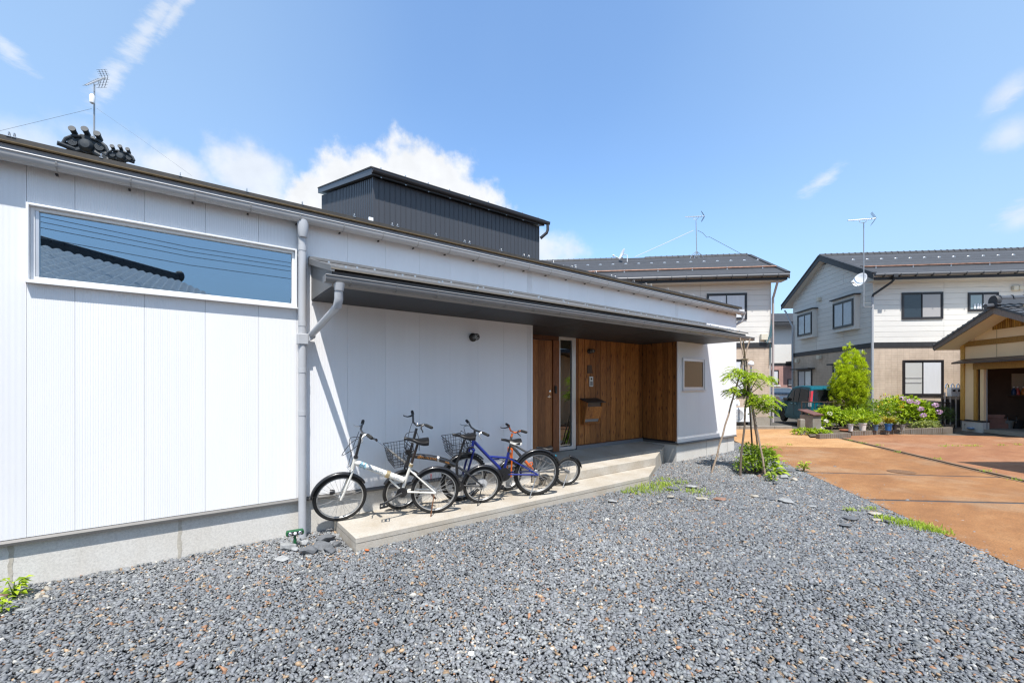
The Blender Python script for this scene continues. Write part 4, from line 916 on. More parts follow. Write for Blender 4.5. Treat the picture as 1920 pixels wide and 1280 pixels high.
q_ = b.pk(960, 836); MB().tube([q_, q_ + (bb - q_)*.5], .021, 12).build('down_tube', bk_grey, b.root, True); MB().tube([q_ + (bb - q_)*.5, bb], .0225, 12).build('down_tube_sleeve', bk_orange, b.root, True)
crown = hb - ax*.02
b.tubes('fork', [(crown + Vector((0, -.05, 0)), crown + Vector((0, .05, 0)), .015), (crown + Vector((0, .048, 0)), wf_ + Vector((0, .05, 0)), .012), (crown + Vector((0, -.048, 0)), wf_ + Vector((0, -.05, 0)), .012), (crown, hb, .015)], bk_orange, True)
pt = b.pk(961, 812); b.tubes('stem', [(ht, pt, .015)], bk_orange, True); b.bars(pt + Vector((-.01, 0, .02)), .25, .05, .05, mat=bk_orange, bell=False)
sp = b.pk(1021, 843); b.tubes('seat_post', [(st_, sp, .013)], bk_grey); b.saddle(sp + Vector((0, 0, .045)), .24, .075)
b.guard((0, 0, r), r, 95, 170, .028, guard_black); b.guard(wf_, r, 40, 140, .028, guard_black, True)
b.crank(bb, bb + Vector((-.09, 0, -.07)), bb + Vector((.09, 0, .07)), .07)
b.tubes('kickstand', [(Vector((.03, .06, r - .03)), b.pk(1054, 917, .13), .007)], steel)
MB().ring(b.pk(996, 869, .05), .022, .008, 14, 6).build('bell', bk_orange, b.root, True); MB().box(-.05, .05, -.001, .001, -.02, .02, Matrix.Translation(b.pk(985, 857, .024)) @ Matrix.Rotation(.6, 4, 'Y')).build('sticker', M('dark_sticker', (.09, .03, .02), .4), b.root)

# ------------------------------------------------------------------ fittings on and by the house
def bulkhead(loc, label, s=1.0):
    t = thing('wall_lamp', label, 'wall lamp', loc, group='bulkhead wall lamps')
    X = Matrix.Rotation(math.pi/2, 4, 'X')
    MB().lathe([(.058*s, 0), (.060*s, .006), (.060*s, .020), (.045*s, .030), (.042*s, .05)], 24, X).build('base', M('lamp_bronze', (.06, .055, .05), .4, .5), t, True)
    MB().lathe([(.036*s, .05), (.037*s, .10), (.032*s, .125), (.014*s, .138), (.001, .140)], 20, X).build('glass_dome', M('frosted_glass', (.55, .56, .55), .15, coat=.5), t, True)
    b_ = MB()
    for a in range(4):
        c, s_ = math.cos(a*math.pi/4)*.043*s, math.sin(a*math.pi/4)*.043*s
        b_.tube([(c, -.04, s_), (c, -.12, s_), (c*.6, -.146, s_*.6), (-c*.6, -.146, -s_*.6), (-c, -.12, -s_), (-c, -.04, -s_)], .0035, 6)
    for y in (-.065, -.09, -.115): b_.ring((0, y, 0), .043*s, .0035, 20, 6)
    b_.build('cage', CACHE['lamp_bronze'], t, True); return t
x_, z_ = W.ony(886, 632.5, 0); bulkhead((x_, 0, z_), 'caged bulkhead lamp on the bare white metal wall')
x_, z_ = W.ony(1104.5, 658.5, YB - .01); bulkhead((x_, YB - .012, z_), 'caged bulkhead lamp on the cedar boards above the vent plate', .9)
x_, z_ = W.ony(1105, 692, YB - .01); t = thing('vent_plate', 'small square bronze plate on the cedar wall above the intercom', 'vent', (x_, YB - .012, z_))
bz = M('bronze_plate', (.085, .05, .03), .45, .4); B(-.072, .072, -.006, 0, -.085, .085).build('plate', bz, t, bevel=.002)
for k in range(2): B(-.062, .062, -.010, -.0065, -.075 + k*.078, -.003 + k*.078).build('flap', bz, t, bevel=.002)
x_, z_ = W.ony(1107.3, 715, YB - .01); t = thing('intercom', 'narrow silver door intercom with keypad on the cedar wall', 'intercom', (x_, YB - .012, z_))
B(-.055, .055, -.022, 0, -.105, .105).build('body', M('brushed_alloy', (.55, .56, .57), .35, .7), t, bevel=.004)
MB().lathe([(.022, .022), (.022, .027), (.014, .030)], 18, Matrix.Translation((0, 0, .055)) @ Matrix.Rotation(math.pi/2, 4, 'X')).build('camera_lens', bk_black, t, True)
for i in range(3):
    for k in range(4): B(-.035 + i*.026, -.018 + i*.026, -.025, -.0225, -.085 + k*.024, -.069 + k*.024).build('button', black_metal, t)
# wooden mailbox, front leaning outwards at the top
mx0, mzt = W.ony(1102, 752, YB - .2); mx1 = W.ony(1131, 752, YB - .2)[0]; mzb = W.ony(1100, 795, YB - .09)[1]
mb_ = thing('mailbox', 'wooden wall mailbox with dark sloping lid on the cedar boards', 'mailbox', ((mx0 + mx1)/2, YB - .012, mzb)); w_ = (mx1 - mx0)/2; hh = mzt - mzb
for sgn in (-1, 1):
    MB().prism([(sgn*w_, 0, 0), (sgn*w_, -.085, 0), (sgn*w_, -.185, hh - .03), (sgn*w_, 0, hh + .02)], (-sgn*.018, 0, 0)).build('side_panel', cedar, mb_)
def slope(z): return -.083 - .1*z/(hh - .03)
for z0m, z1m in ((.0, .045), (.105, hh - .115)):
    for k in range(2):
        xa = -w_ + .019 + k*(w_ - .019); MB().prism([(xa + .001, slope(z0m), z0m), (xa + .001, slope(z1m), z1m), (xa + w_ - .020, slope(z1m), z1m), (xa + w_ - .020, slope(z0m), z0m)], (0, .016, 0)).build('front_board', cedar, mb_)
MB().prism([(-w_ + .02, slope(.05) + .02, .045), (-w_ + .02, slope(.105) + .02, .105), (w_ - .02, slope(.105) + .02, .105), (w_ - .02, slope(.05) + .02, .045)], (0, .003, 0)).build('view_slot', M('slot_pane', (.22, .22, .22), .2), mb_)
B(-w_ + .02, w_ - .02, -.15, -.145, hh - .115, hh - .03).build('letter_slot', bk_black, mb_)
B(-w_ + .02, w_ - .02, -.08, 0, .0, .012).build('bottom', cedar, mb_)
MB().prism([(-w_ - .03, .0, hh + .055), (-w_ - .03, -.24, hh - .020), (-w_ - .03, -.24, hh - .034), (-w_ - .03, 0, hh + .04)], (2*w_ + .06, 0, 0)).build('lid', M('lid_dark', (.035, .03, .027), .5, var=.2, vscale=6), mb_)

# solar animal repeller on its stake
gx_, gy_ = W.onz(553, 1023); t = thing('animal_repeller', 'small green solar animal repeller on a stake beside the downpipe', 'repeller', (gx_, gy_, 0), PHI*math.pi/180 + .55)
gr_ = M('green_plastic', (.012, .10, .035), .4, var=.2, vscale=20); b = MB(); b.tube([(0, 0, -.05), (0, 0, .07)], .016, 10); b.tube([(0, 0, .065), (0, 0, .115)], .012, 10); b.build('stake', gr_, t, True)
b = MB(); pr = [(-.085, 0), (-.078, .03), (.078, .03), (.085, 0), (.078, -.024), (-.078, -.024)]
b.prism([(x, -.028, .135 + z) for x, z in pr], (0, .06, 0)); b.build('head', gr_, t, bevel=.010)
B(-.068, .068, -.033, -.0285, .117, .158).build('face', bk_black, t, bevel=.004)
for x in (-.045, .045): MB().lathe([(.018, 0), (.014, .004), (.006, .001)], 16, Matrix.Translation((x, -.0335, .138)) @ Matrix.Rotation(math.pi/2, 4, 'X')).build('led_lens', chrome, t, True)
MB().sphere((0, -.034, .138), .016, 12, 8).build('sensor_dome', white_trim, t, True)

# ------------------------------------------------------------------ rocks and flat stones
import bmesh
rock_dark = M('rock_dark', (.105, .11, .118), .75, var=.35, vscale=9, fine=.2, fscale=70, bmp=.8, bscale=25)
rock_pale = M('rock_pale', (.34, .31, .26), .8, var=.3, vscale=9, fine=.15, fscale=70, bmp=.6, bscale=25)
rock_grey = M('rock_grey', (.27, .275, .275), .75, var=.3, vscale=9, fine=.15, fscale=70, bmp=.6, bscale=25)
rock_red = M('rock_red', (.21, .12, .085), .8, var=.3, vscale=9, fine=.15, fscale=70, bmp=.6, bscale=25)
def rock(name, label, cat, px, py, wpx, mat, flat=.45, group=None, rz=None, asp=.65, sink=.25):
    x, y = W.onz(px, py); dep = x*FX + (y + D)*FY; lx = wpx/F*dep/2; bm = bmesh.new(); r_ = random.Random(int(px*7 + py*13))
    for k in range(22):
        v = Vector((r_.uniform(-1, 1), r_.uniform(-1, 1), r_.uniform(-1, 1)))
        if v.length > 1: v.normalize()
        v = v.normalized() * (.75 + .25*r_.random()); bm.verts.new((v.x*lx, v.y*lx*asp, max(-.6, v.z)*lx*flat))
    res = bmesh.ops.convex_hull(bm, input=bm.verts); bmesh.ops.delete(bm, geom=[v for v in bm.verts if not v.link_faces], context='VERTS')
    me = bpy.data.meshes.new(name); bm.to_mesh(me); bm.free()
    o = put(name, me, mat, bevel=.006); o.location = (x, y, lx*flat*sink); o.rotation_euler = (r_.uniform(-.25, .25)*min(1, flat*2 - .2), r_.uniform(-.25, .25)*min(1, flat*2 - .2), math.radians(PHI) + (r_.uniform(-.7, .7) if rz is None else rz))
    return tag(o, label, cat, group)
RG = 'angular rocks heaped at the foot of the downpipe'
RL = ('light angular rock just right of the green repeller', 'long dark rock along the back of the downpipe rock heap', 'smallish grey rock between the heap and the step corner', 'large dark slab in the middle of the downpipe rock heap', 'dark rock at the right end of the heap beside the step', 'dark rock at the lower right front of the downpipe heap', 'broad grey rock at the front centre of the downpipe heap', 'grey rock at the very foot of the green repeller stake', 'wide grey rock at the left end of the downpipe heap')
for lb, (px, py, w_, mt) in zip(RL, ((571, 1019, 26, rock_grey), (612, 1014, 44, rock_dark), (630, 1007, 22, rock_grey), (603, 1028, 46, rock_dark), (631, 1022, 26, rock_dark), (619, 1034, 32, rock_dark), (577, 1036, 42, rock_dark), (553, 1031, 22, rock_grey), (539, 1029, 40, rock_grey))):
    rock('rock', lb, 'rock', px, py, w_, mt, .55, RG, sink=.35)
rock('rock', 'flat pale grey slab in front of the rock heap by the downpipe', 'rock', 529, 1048, 36, rock_grey, .3)
rock('rock', 'rounded grey rock against the foundation at the left corner', 'rock', 50, 1096, 44, rock_grey, .6, sink=.3)
rock('rock', 'cream rock among the pale pebbles at the left corner', 'rock', 91, 1106, 22, rock_pale, .7)
rock('rock', 'smooth flat grey stone lying alone in the gravel at left', 'rock', 49, 1144, 34, rock_grey, .35, rz=.5, asp=.5)
rock('rock', 'brown rock at the very left edge beside the foundation', 'rock', 6, 1118, 26, rock_red, .5)
for px, py, w_ in ((62, 1108, 16), (72, 1116, 14), (80, 1111, 12), (70, 1122, 22), (48, 1120, 15), (38, 1124, 13), (58, 1114, 12), (12, 1128, 20), (86, 1121, 18)):
    rock('pebble', 'pale pebble in the cluster beside the left foundation corner', 'pebble', px, py, w_, rock_pale, .6, 'pale pebbles at the left foundation corner')
rock('rock', 'square dark rock at the foot of the right stake', 'rock', 1443, 896, 19, rock_dark, .7)
rock('rock', 'small dark rock just below the square one by the stake', 'rock', 1452, 908, 15, rock_dark, .7)
rock('rock', 'light grey rock right of the stake foot', 'rock', 1470, 896, 21, rock_grey, .6)
rock('rock', 'cream rock at the right end of the rock row by the shrub', 'rock', 1489, 900, 17, rock_pale, .5)
rock('rock', 'slanted grey slab behind the rock row beside the broad leaves', 'rock', 1482, 884, 24, rock_dark, .5)
rock('rock', 'reddish brown rock left of the right stake', 'rock', 1424, 893, 12, rock_red, .6)
FG_ = 'flat stones set flush in the gravel between the steps and the driveway'
for px, py, w_, mt, lb in ((1317, 936, 28, rock_pale, 'pale flat stone just left of the reddish one in the gravel'), (1350, 937, 30, rock_red, 'reddish flat stone set flush in the gravel'), (1416, 931, 22, rock_pale, 'pale flat stone below the shrub, upper left of the wide grey one'), (1476, 941, 40, rock_grey, 'widest grey flat stone in the gravel below the shrub'), (1446, 936, 28, rock_dark, 'dark flat stone touching the widest grey one below the shrub'), (1262, 917, 30, rock_dark, 'dark flat stone in the grass by the step corner'), (1258, 932, 22, rock_pale, 'pale flat stone at the lower edge of the step corner grass'), (1237, 941, 15, rock_pale, 'small whitish flat stone below the step corner grass'), (1597, 973, 34, rock_dark, 'largest dark flat stone near the driveway edge'), (1567, 961, 24, rock_dark, 'dark flat stone leftmost in the group near the driveway edge'), (1640, 964, 30, rock_pale, 'long pale flat stone beside the driveway edge weeds'), (1644, 975, 20, rock_pale, 'short pale flat stone just below the long pale one'), (1296, 913, 26, rock_grey, 'grey flat stone right of the step corner grass'), (1282, 936, 22, rock_dark, 'dark flat stone between the grass and the pale stone'), (1585, 985, 26, rock_dark, 'dark flat stone lowest in the group near the driveway edge'), (1665, 978, 24, rock_dark, 'dark flat stone among the weeds at the driveway edge'), (1522, 950, 20, rock_grey, 'small grey flat stone midway between the shrub and the driveway'), (1150, 940, 26, rock_grey, 'grey flat stone along the front of the lower step')):
    rock('flat_stone', lb, 'stone', px, py, w_, mt, .16, FG_, rz=rnd.uniform(-.2, .2), asp=.8, sink=1.0)
rock('white_stone', 'single large white stone lying in the gravel foreground', 'stone', 883, 1226, 17, M('white_stone', (.62, .60, .56), .7), .6)
rock('broken_tile', 'small orange fragment lying by the corner of the step', 'fragment', 688, 1031, 12, M('terracotta_chip', (.48, .13, .04), .8), .35)

# ------------------------------------------------------------------ foliage
def tone_mesh(name, V, Fc, T):
    V = np.asarray(V, np.float32).reshape(-1, 3); Fc = np.asarray(Fc, np.int32); me = bpy.data.meshes.new(name)
    k = Fc.shape[1]; me.vertices.add(len(V)); me.vertices.foreach_set('co', V.ravel()); me.loops.add(Fc.size); me.loops.foreach_set('vertex_index', Fc.ravel())
    me.polygons.add(len(Fc)); me.polygons.foreach_set('loop_start', np.arange(0, Fc.size, k, dtype=np.int32)); me.polygons.foreach_set('loop_total', np.full(len(Fc), k, np.int32)); me.update()
    a = me.attributes.new('tone', 'FLOAT', 'POINT'); a.data.foreach_set('value', np.asarray(T, np.float32)); return me
rs = np.random.RandomState(3)
def unit(v): return v / np.maximum(np.linalg.norm(v, axis=-1, keepdims=True), 1e-9)
def leaves(P, Dr, ln, wd, droop=.25, tone=None, nrm=None):
    """folded leaves: 6 verts, 4 triangles each. P base points, Dr directions"""
    P = np.asarray(P, float); n = len(P); Dr = unit(np.asarray(Dr, float)); ln = np.broadcast_to(ln, n)[:, None]; wd = np.broadcast_to(wd, n)[:, None]
    upv = np.array([0, 0, 1.0]) + rs.normal(0, .35, (n, 3)) if nrm is None else np.asarray(nrm, float)
    S = unit(np.cross(Dr, upv)); N = unit(np.cross(S, Dr)); tip = P + Dr*ln - N*ln*droop; m = P + Dr*ln*.5 + N*ln*.04
    fold = N*wd*.35
    V = np.stack([P, m - S*wd + fold, m, m + S*wd + fold, tip], 1)
    Fc = (np.array([(0, 1, 2), (0, 2, 3), (1, 4, 2), (2, 4, 3)])[None] + (np.arange(n)*5)[:, None, None]).reshape(-1, 3)
    t = rs.rand(n) if tone is None else np.asarray(tone); return V.reshape(-1, 3), Fc, np.repeat(np.clip(t, 0, 1), 5)
def join(parts):
    V, Fc, T, o = [], [], [], 0
    for v, f, t in parts: V.append(v); Fc.append(f + o); T.append(t); o += len(v)
    return np.concatenate(V), np.concatenate(Fc), np.concatenate(T)
def blades(P, h, w, lean=.5, tone=None):
    P = np.asarray(P, float); n = len(P); a = rs.uniform(0, 6.28, n); d = np.stack([np.cos(a), np.sin(a), np.zeros(n)], -1); s = np.stack([-d[:, 1], d[:, 0], d[:, 2]], -1)
    h = (np.broadcast_to(h, n)*rs.uniform(.5, 1.2, n))[:, None]; L_ = (rs.uniform(.1, lean, n))[:, None]; z = np.array([0, 0, 1.0]); w = np.broadcast_to(w, n)[:, None]
    m = P + z*h*.6 + d*h*L_*.35; t = P + z*h*(1 - L_*.45) + d*h*L_
    V = np.stack([P - s*w, P + s*w, m + s*w*.8, m - s*w*.8, t], 1); Fc = (np.array([(0, 1, 2), (0, 2, 3), (3, 2, 4)])[None] + (np.arange(n)*5)[:, None, None]).reshape(-1, 3)
    return V.reshape(-1, 3), Fc, np.repeat(rs.rand(n) if tone is None else tone, 5)
lf_lime = leaf_mat('leaf_lime', (.12, .21, .012), (.48, .60, .04), .36)
lf_mid = leaf_mat('leaf_mid', (.07, .14, .014), (.34, .46, .05), .36)
lf_dark = leaf_mat('leaf_dark', (.035, .07, .02), (.12, .19, .05), .25)
lf_gold = leaf_mat('leaf_gold', (.13, .17, .010), (.60, .72, .03), .26)
lf_grass = leaf_mat('leaf_grass', (.16, .25, .02), (.46, .56, .08), .40)
bark = M('bark', (.10, .075, .055), .85, var=.3, vscale=25, bmp=.6, bscale=60)
stake_m = M('stake_wood', (.27, .205, .15), .8, var=.4, vscale=16, stretch=(3, 3, 1))
def gpt(px, py): x, y = W.onz(px, py); return np.array([x, y, 0.0])
def grass_patch(label, spots, n, h):
    P = np.concatenate([gpt(px, py) + np.concatenate([rs.normal(0, r, (k, 2)), np.zeros((k, 1))], 1) for px, py, r, k in spots])
    me = tone_mesh('grass_patch', *blades(P, h, .004, 1.5)); return tag(put('grass_patch', me, lf_grass), label, 'grass', kind='stuff')
grass_patch('bright grass growing at the corner of the concrete steps', [(1232, 912, .16, 260), (1210, 918, .14, 200), (1250, 908, .10, 120), (1305, 922, .12, 130), (1275, 904, .09, 70), (1190, 922, .10, 90), (1245, 898, .07, 50), (1172, 924, .04, 20)], 0, .055)
grass_patch('low weeds along the gravel edge of the driveway', [(1660, 973, .06, 90), (1690, 980, .09, 150), (1715, 983, .08, 150), (1740, 992, .07, 130), (1765, 998, .05, 70), (1632, 955, .05, 40), (1600, 957, .03, 20)], 0, .06)
grass_patch('thin grass along the drain channel and slab joint', [(x_, y_, .05, 26) for x_, y_ in ((1592, 826), (1617, 831), (1646, 835), (1683, 848), (1760, 861), (1850, 884), (1480, 834), (1400, 833), (1440, 834), (1790, 836), (1815, 836), (1830, 836), (1880, 835), (1910, 834), (1770, 837), (1905, 900))], 0, .07)
def weed(label, px, py, s, n, mat, wl=.5):
    t = thing('weed', label, 'weed', (*W.onz(px, py), 0)); a = rs.uniform(0, 6.28, n); k = rs.rand(n)
    P = np.stack([np.cos(a)*s*.35*k, np.sin(a)*s*.35*k, s*(.15 + .75*rs.rand(n))], -1); Dr = np.stack([np.cos(a), np.sin(a), rs.uniform(-.1, .5, n)], -1)
    put('leaf_tuft', tone_mesh('leaf_tuft', *leaves(P, Dr, s*.42, s*.42*wl*.5)), mat, t); b = MB()
    for i in range(0, n, 3): b.tube([(0, 0, -.01), (P[i][0]*.5, P[i][1]*.5, P[i][2]*.6), tuple(P[i])], .0025, 5)
    b.build('stem', mat, t); return t
weed('leafy green weed growing between pebbles at the left foundation corner', 26, 1122, .16, 34, lf_lime)
weed('small green weed cut by the left edge of the gravel', 4, 1150, .12, 22, lf_lime)
weed('small leafy weed at the gravel edge right of the shrub', 1507, 883, .20, 40, lf_lime)
weed('tiny weed in the gravel by the flat stones', 1588, 958, .09, 14, lf_grass)

# ------------------------------------------------------------------ staked sapling and the shrub under it
J = at(1395, 671, 8.35)
def pole(label, foot, top_px, lo=.02, r=.017):
    f = Vector((*W.onz(*foot), -.05)); d = (J - f); e = J + d.normalized()*.42 + Vector((rnd.uniform(-.02, .02), rnd.uniform(-.02, .02), 0))
    n = 14; pts = [f + (e - f)*(i/n) + Vector((rnd.uniform(-.006, .006), rnd.uniform(-.006, .006), 0)) for i in range(n + 1)]
    o = thing('stake', label, 'stake', f, group='wooden stakes tied over the sapling'); bb_ = MB().tube([p - f for p in pts], [r*(1.08 - .3*i/n) for i in range(n + 1)], 8)
    for i in (3, 6, 9, 12): bb_.tube([pts[i] - f - d.normalized()*.008, pts[i] - f, pts[i] - f + d.normalized()*.008], [r*.9, r*1.14, r*.9], 8)
    bb_.build('pole', stake_m, o, True); return o
pole('wooden stake whose foot stands alone in the gravel left of the sapling', (1333, 887), None)
pole('wooden stake whose foot ends at the rocks right of the shrub', (1437, 893), None)
pole('wooden stake standing behind the shrub towards the driveway', (1424, 856), None)
t = thing('rope_tie', 'rope binding the three stakes above the sapling', 'rope', J - Vector((0, 0, .03))); b = MB()
for k in range(5): b.ring((0, k*.004*(-1)**k, -.03 + k*.018), .040, .007, 14, 5, Matrix.Rotation(math.pi/2, 4, 'X') @ Matrix.Identity(4) if False else Matrix.Rotation(math.pi/2 + .1*(-1)**k, 4, 'X') @ Matrix.Translation((0, 0, 0)))
b.v = [(v[0], v[1], v[2]) for v in b.v]; b.build('coil', M('rope', (.25, .19, .12), .9, var=.3, vscale=60), t)
c_ = MB()
for k in range(6):
    a = k; c_.tube([(math.cos(a)*.04, math.sin(a)*.04, -.02), (math.cos(a)*.055, math.sin(a)*.055, -.12), (math.cos(a)*.045, math.sin(a)*.045, -.22)], .012, 6)
c_.build('wrap', M('trunk_wrap', (.17, .14, .11), .9, var=.35, vscale=30), t)

sap = thing('sapling', 'staked sapling with feathery light green leaves beside the white wall', 'tree', (*W.onz(1390, 889), 0)); so = Vector(sap.location)
tr = MB(); A = lambda px, py, d: at(px, py, d) - so
stemA = [A(1388, 891, 7.83), A(1390, 850, 7.95), A(1396, 800, 8.05), A(1397, 765, 8.15), A(1402, 738, 8.2), A(1400, 700, 8.3), A(1396, 672, 8.35)]
stemB = [A(1413, 868, 8.9), A(1411, 845, 8.8), A(1408, 800, 8.55), A(1406, 770, 8.45), A(1404, 735, 8.35), A(1399, 690, 8.35)]
tr.tube(stemA, [.022, .02, .018, .017, .015, .013, .012], 8); tr.tube(stemB, [.02, .018, .016, .015, .013, .01], 8)
clusters = [((1384, 694), .20, .055, 17), ((1370, 702), .13, .04, 9), ((1400, 700), .18, .06, 14), ((1420, 703), .22, .06, 18), ((1437, 708), .15, .05, 11), ((1407, 716), .16, .07, 11), ((1372, 730), .13, .05, 9), ((1386, 731), .18, .05, 13), ((1402, 733), .15, .07, 11), ((1412, 742), .13, .07, 9), ((1424, 744), .20, .07, 16), ((1438, 748), .20, .07, 16), ((1418, 756), .16, .07, 12), ((1432, 762), .19, .07, 14), ((1446, 758), .12, .08, 9), ((1442, 770), .10, .06, 7)]
parts = []
for (px, py), r_, hz_, nf in clusters:
    nf = int(nf*1.45)
    dep = 8.2 + rs.normal(0, .12); c = np.array(A(px, py, dep)); tr.tube([A(1402, 742 if py < 740 else 752, 8.25), Vector(c) + Vector((0, 0, -.06)), Vector(c)], [.009, .006, .004], 5)
    for _ in range(nf):
        a = rs.uniform(0, 6.28); dr = np.array([math.cos(a), math.sin(a), rs.uniform(-.3, .45)]); st0 = c + np.array([math.cos(a), math.sin(a), 0])*r_*.25*rs.rand() + np.array([0, 0, rs.normal(0, hz_*.5)])
        L_ = r_*rs.uniform(.75, 1.25); k = 8; side = np.array([-dr[1], dr[0], 0]); tn = np.clip(.55 + .3*rs.randn(), 0, 1)
        P = []; Dd = []; ln = []
        for i in range(1, k + 1):
            q = st0 + dr*L_*i/k - np.array([0, 0, L_*.5*(i/k)**2])
            for sd in (1, -1): P.append(q); Dd.append(dr*.55 + side*sd*.8 + np.array([0, 0, -.12])); ln.append(.054*(1.15 - .5*abs(i/k - .45)))
        P.append(st0 + dr*L_ - np.array([0, 0, L_*.5])); Dd.append(dr + np.array([0, 0, -.5])); ln.append(.06)
        parts.append(leaves(np.array(P), np.array(Dd), np.array(ln), .0105, .2, np.clip(tn + rs.normal(0, .12, len(P)), 0, 1)))
tr.build('trunk', bark, sap, True); put('crown', tone_mesh('crown', *join(parts)), lf_lime, sap)

def bush(name, label, centre, n, ln, wd, mat, cat='shrub', group=None, stems=True, up=.35, hollow=.5, tone_by_h=True, blobs=None):
    """blobs: list of (dx right, dy ahead, z, rx, ry, rz) in camera-aligned metres about the foot"""
    t = thing(name, label, cat, (centre[0], centre[1], 0), math.radians(PHI), group); tot = sum(b_[3]*b_[4] + b_[5]*b_[3] for b_ in blobs); ps = []
    for dx_, dy_, dz_, rx_, ry_, rz_ in blobs:
        k = int(n*(rx_*ry_ + rz_*rx_)/tot); v = unit(rs.normal(0, 1, (k, 3))); v[:, 2] = np.where(v[:, 2] < -.35, -v[:, 2], v[:, 2]); rr = (hollow + (1 - hollow)*rs.rand(k)**.6)[:, None]
        bump_ = 1 + .16*np.sin(v[:, :1]*7 + v[:, 1:2]*5) + .12*np.sin(v[:, 2:3]*9 + v[:, :1]*4)
        P = v*rr*np.array([rx_, ry_, rz_])*bump_ + np.array([dx_, dy_, dz_]); P[:, 2] = np.maximum(P[:, 2], .01)
        Dr = v*np.array([1, 1, .7]) + rs.normal(0, .45, (k, 3)) + np.array([0, 0, up]); ps.append(leaves(P, Dr, ln*rs.uniform(.6, 1.25, k), wd*rs.uniform(.7, 1.2, k), .3, np.clip(rs.normal(.5, .25, k), 0, 1)))
    put('foliage', tone_mesh('foliage', *join(ps)), mat, t)
    if stems:
        b_ = MB()
        for dx_, dy_, dz_, rx_, ry_, rz_ in blobs:
            for _ in range(3): b_.tube([(dx_*.4 + rs.normal(0, .03), dy_*.4, -.02), (dx_*.8, dy_*.8, dz_*.5), (dx_ + rs.normal(0, rx_*.3), dy_, dz_ + rz_*.3)], [.012, .009, .005], 5)
        b_.build('stem', bark, t)
    return t
c0 = W.onz(1424, 888)
bush('shrub', 'small leafy shrub growing under the staked sapling', c0, 1500, .07, .017, lf_mid, blobs=[(-.10, .1, .16, .22, .2, .16), (.10, .15, .24, .24, .22, .2), (-.02, .25, .30, .2, .2, .2), (-.3, .05, .10, .13, .14, .10), (.28, .2, .26, .15, .2, .16), (.05, -.05, .1, .2, .12, .1)])
bl = thing('broad_leaved_plant', 'broad-leaved green plant at the right side of the shrub', 'plant', (*W.onz(1456, 889), 0), math.radians(PHI)); rr_ = random.Random(4)
for k in range(24):
    a = rr_.uniform(-1.6, 2.2); r_ = rr_.uniform(.02, .20); z = rr_.uniform(.04, .34); base = (math.cos(a)*r_*.8, -math.sin(a)*r_*.4 + .05, z); dirv = Vector((math.cos(a)*.9 + .25, -math.sin(a)*.7, rr_.uniform(-.15, .5))).normalized()
    n0 = 7; L_ = rr_.uniform(.10, .17); s_ = dirv.cross(Vector((0, 0, 1))).normalized(); nn = s_.cross(dirv); vs = []; tn = []
    for i in range(n0 + 1):
        q = i/n0; w_ = L_*.36*math.sin(math.pi*min(1, q*.93 + .07))**.8*(1.15 - .4*q); c = Vector(base) + dirv*L_*q - Vector((0, 0, 1))*L_*.30*q*q
        vs += [c - s_*w_ + nn*w_*.3, c, c + s_*w_ + nn*w_*.3]
    fs = [(i*3 + j, i*3 + j + 1, i*3 + j + 4, i*3 + j + 3) for i in range(n0) for j in range(2)]; tv = rr_.uniform(.45, 1)
    put('leaf', tone_mesh('leaf', [tuple(v) for v in vs], fs, [tv]*len(vs)), lf_lime, bl)
weed('arching twig with tiny leaves above the shrub towards the driveway', 1444, 862, .34, 26, lf_lime, .5)
weed('low yellow-green plant in front of the shrub by the stake', 1446, 901, .17, 46, lf_grass, .6)

# ------------------------------------------------------------------ flats across the plaza
bg_white = M('bg_siding', (.66, .635, .59), .7, var=.05, vscale=1.2, rand=.03, bmp=.5, bscale=9)
bg_frame = M('bg_frame', (.022, .02, .022), .4)
band_m = M('black_band', (.022, .022, .024), .6, var=.3, vscale=6)
slate = M('roof_slate', (.040, .042, .047), .7, var=.25, vscale=5, rand=.12, fine=.12, fscale=30)
slate_edge = M('roof_edge', (.03, .031, .034), .6, var=.25, vscale=10)
curtain = M('curtain', (.62, .63, .65), .6, var=.05, vscale=5, stretch=(4, 4, .3), coat=.5)
screen_m = M('fly_screen', (.36, .34, .33), .5, coat=.5)
dark_pane = M('bg_dark_pane', (.02, .028, .036), .06, spec=.8)
vent_m = M('vent_cream', (.62, .57, .46), .6, var=.06, vscale=12)
bg_conc = concrete('bg_concrete', (.36, .32, .27), (.75, .7, .6), .7)
copper = M('rusty_rail', (.22, .12, .085), .6, .4, var=.4, vscale=7)
def brick_mat(name, a, b_, mortar, sc_=1.0):
    m, nt, bs, L = new_mat(name); tc = nd(nt, 'ShaderNodeTexCoord'); sp = nd(nt, 'ShaderNodeSeparateXYZ'); L(tc.outputs['Object'], sp.inputs[0])
    ad = nd(nt, 'ShaderNodeMath', operation='ADD'); L(sp.outputs[0], ad.inputs[0]); L(sp.outputs[1], ad.inputs[1]); cb = nd(nt, 'ShaderNodeCombineXYZ'); L(ad.outputs[0], cb.inputs[0]); L(sp.outputs[2], cb.inputs[1])
    br = nd(nt, 'ShaderNodeTexBrick'); L(cb.outputs[0], br.inputs['Vector']); br.offset = 0.0
    br.inputs['Color1'].default_value = (*a, 1); br.inputs['Color2'].default_value = (*b_, 1); br.inputs['Mortar'].default_value = (*mortar, 1); br.inputs['Scale'].default_value = 1.0
    br.inputs['Brick Width'].default_value = .235; br.inputs['Row Height'].default_value = .075; br.inputs['Mortar Size'].default_value = .007; br.inputs['Mortar Smooth'].default_value = .3
    n = noise(nt, L, 1.6, 7, .7, (1, 1, .5)); c = mixc(nt, L, 1.0, br.outputs[0], cramp(nt, L, n, [(.3, (.72, .70, .68)), (.6, (1.04, 1.03, 1.02))]), 'MULTIPLY')
    L(c, bs.inputs['Base Color']); bs.inputs['Roughness'].default_value = .8; bump(nt, L, bs, br.outputs['Fac'], -.5, .006); return m
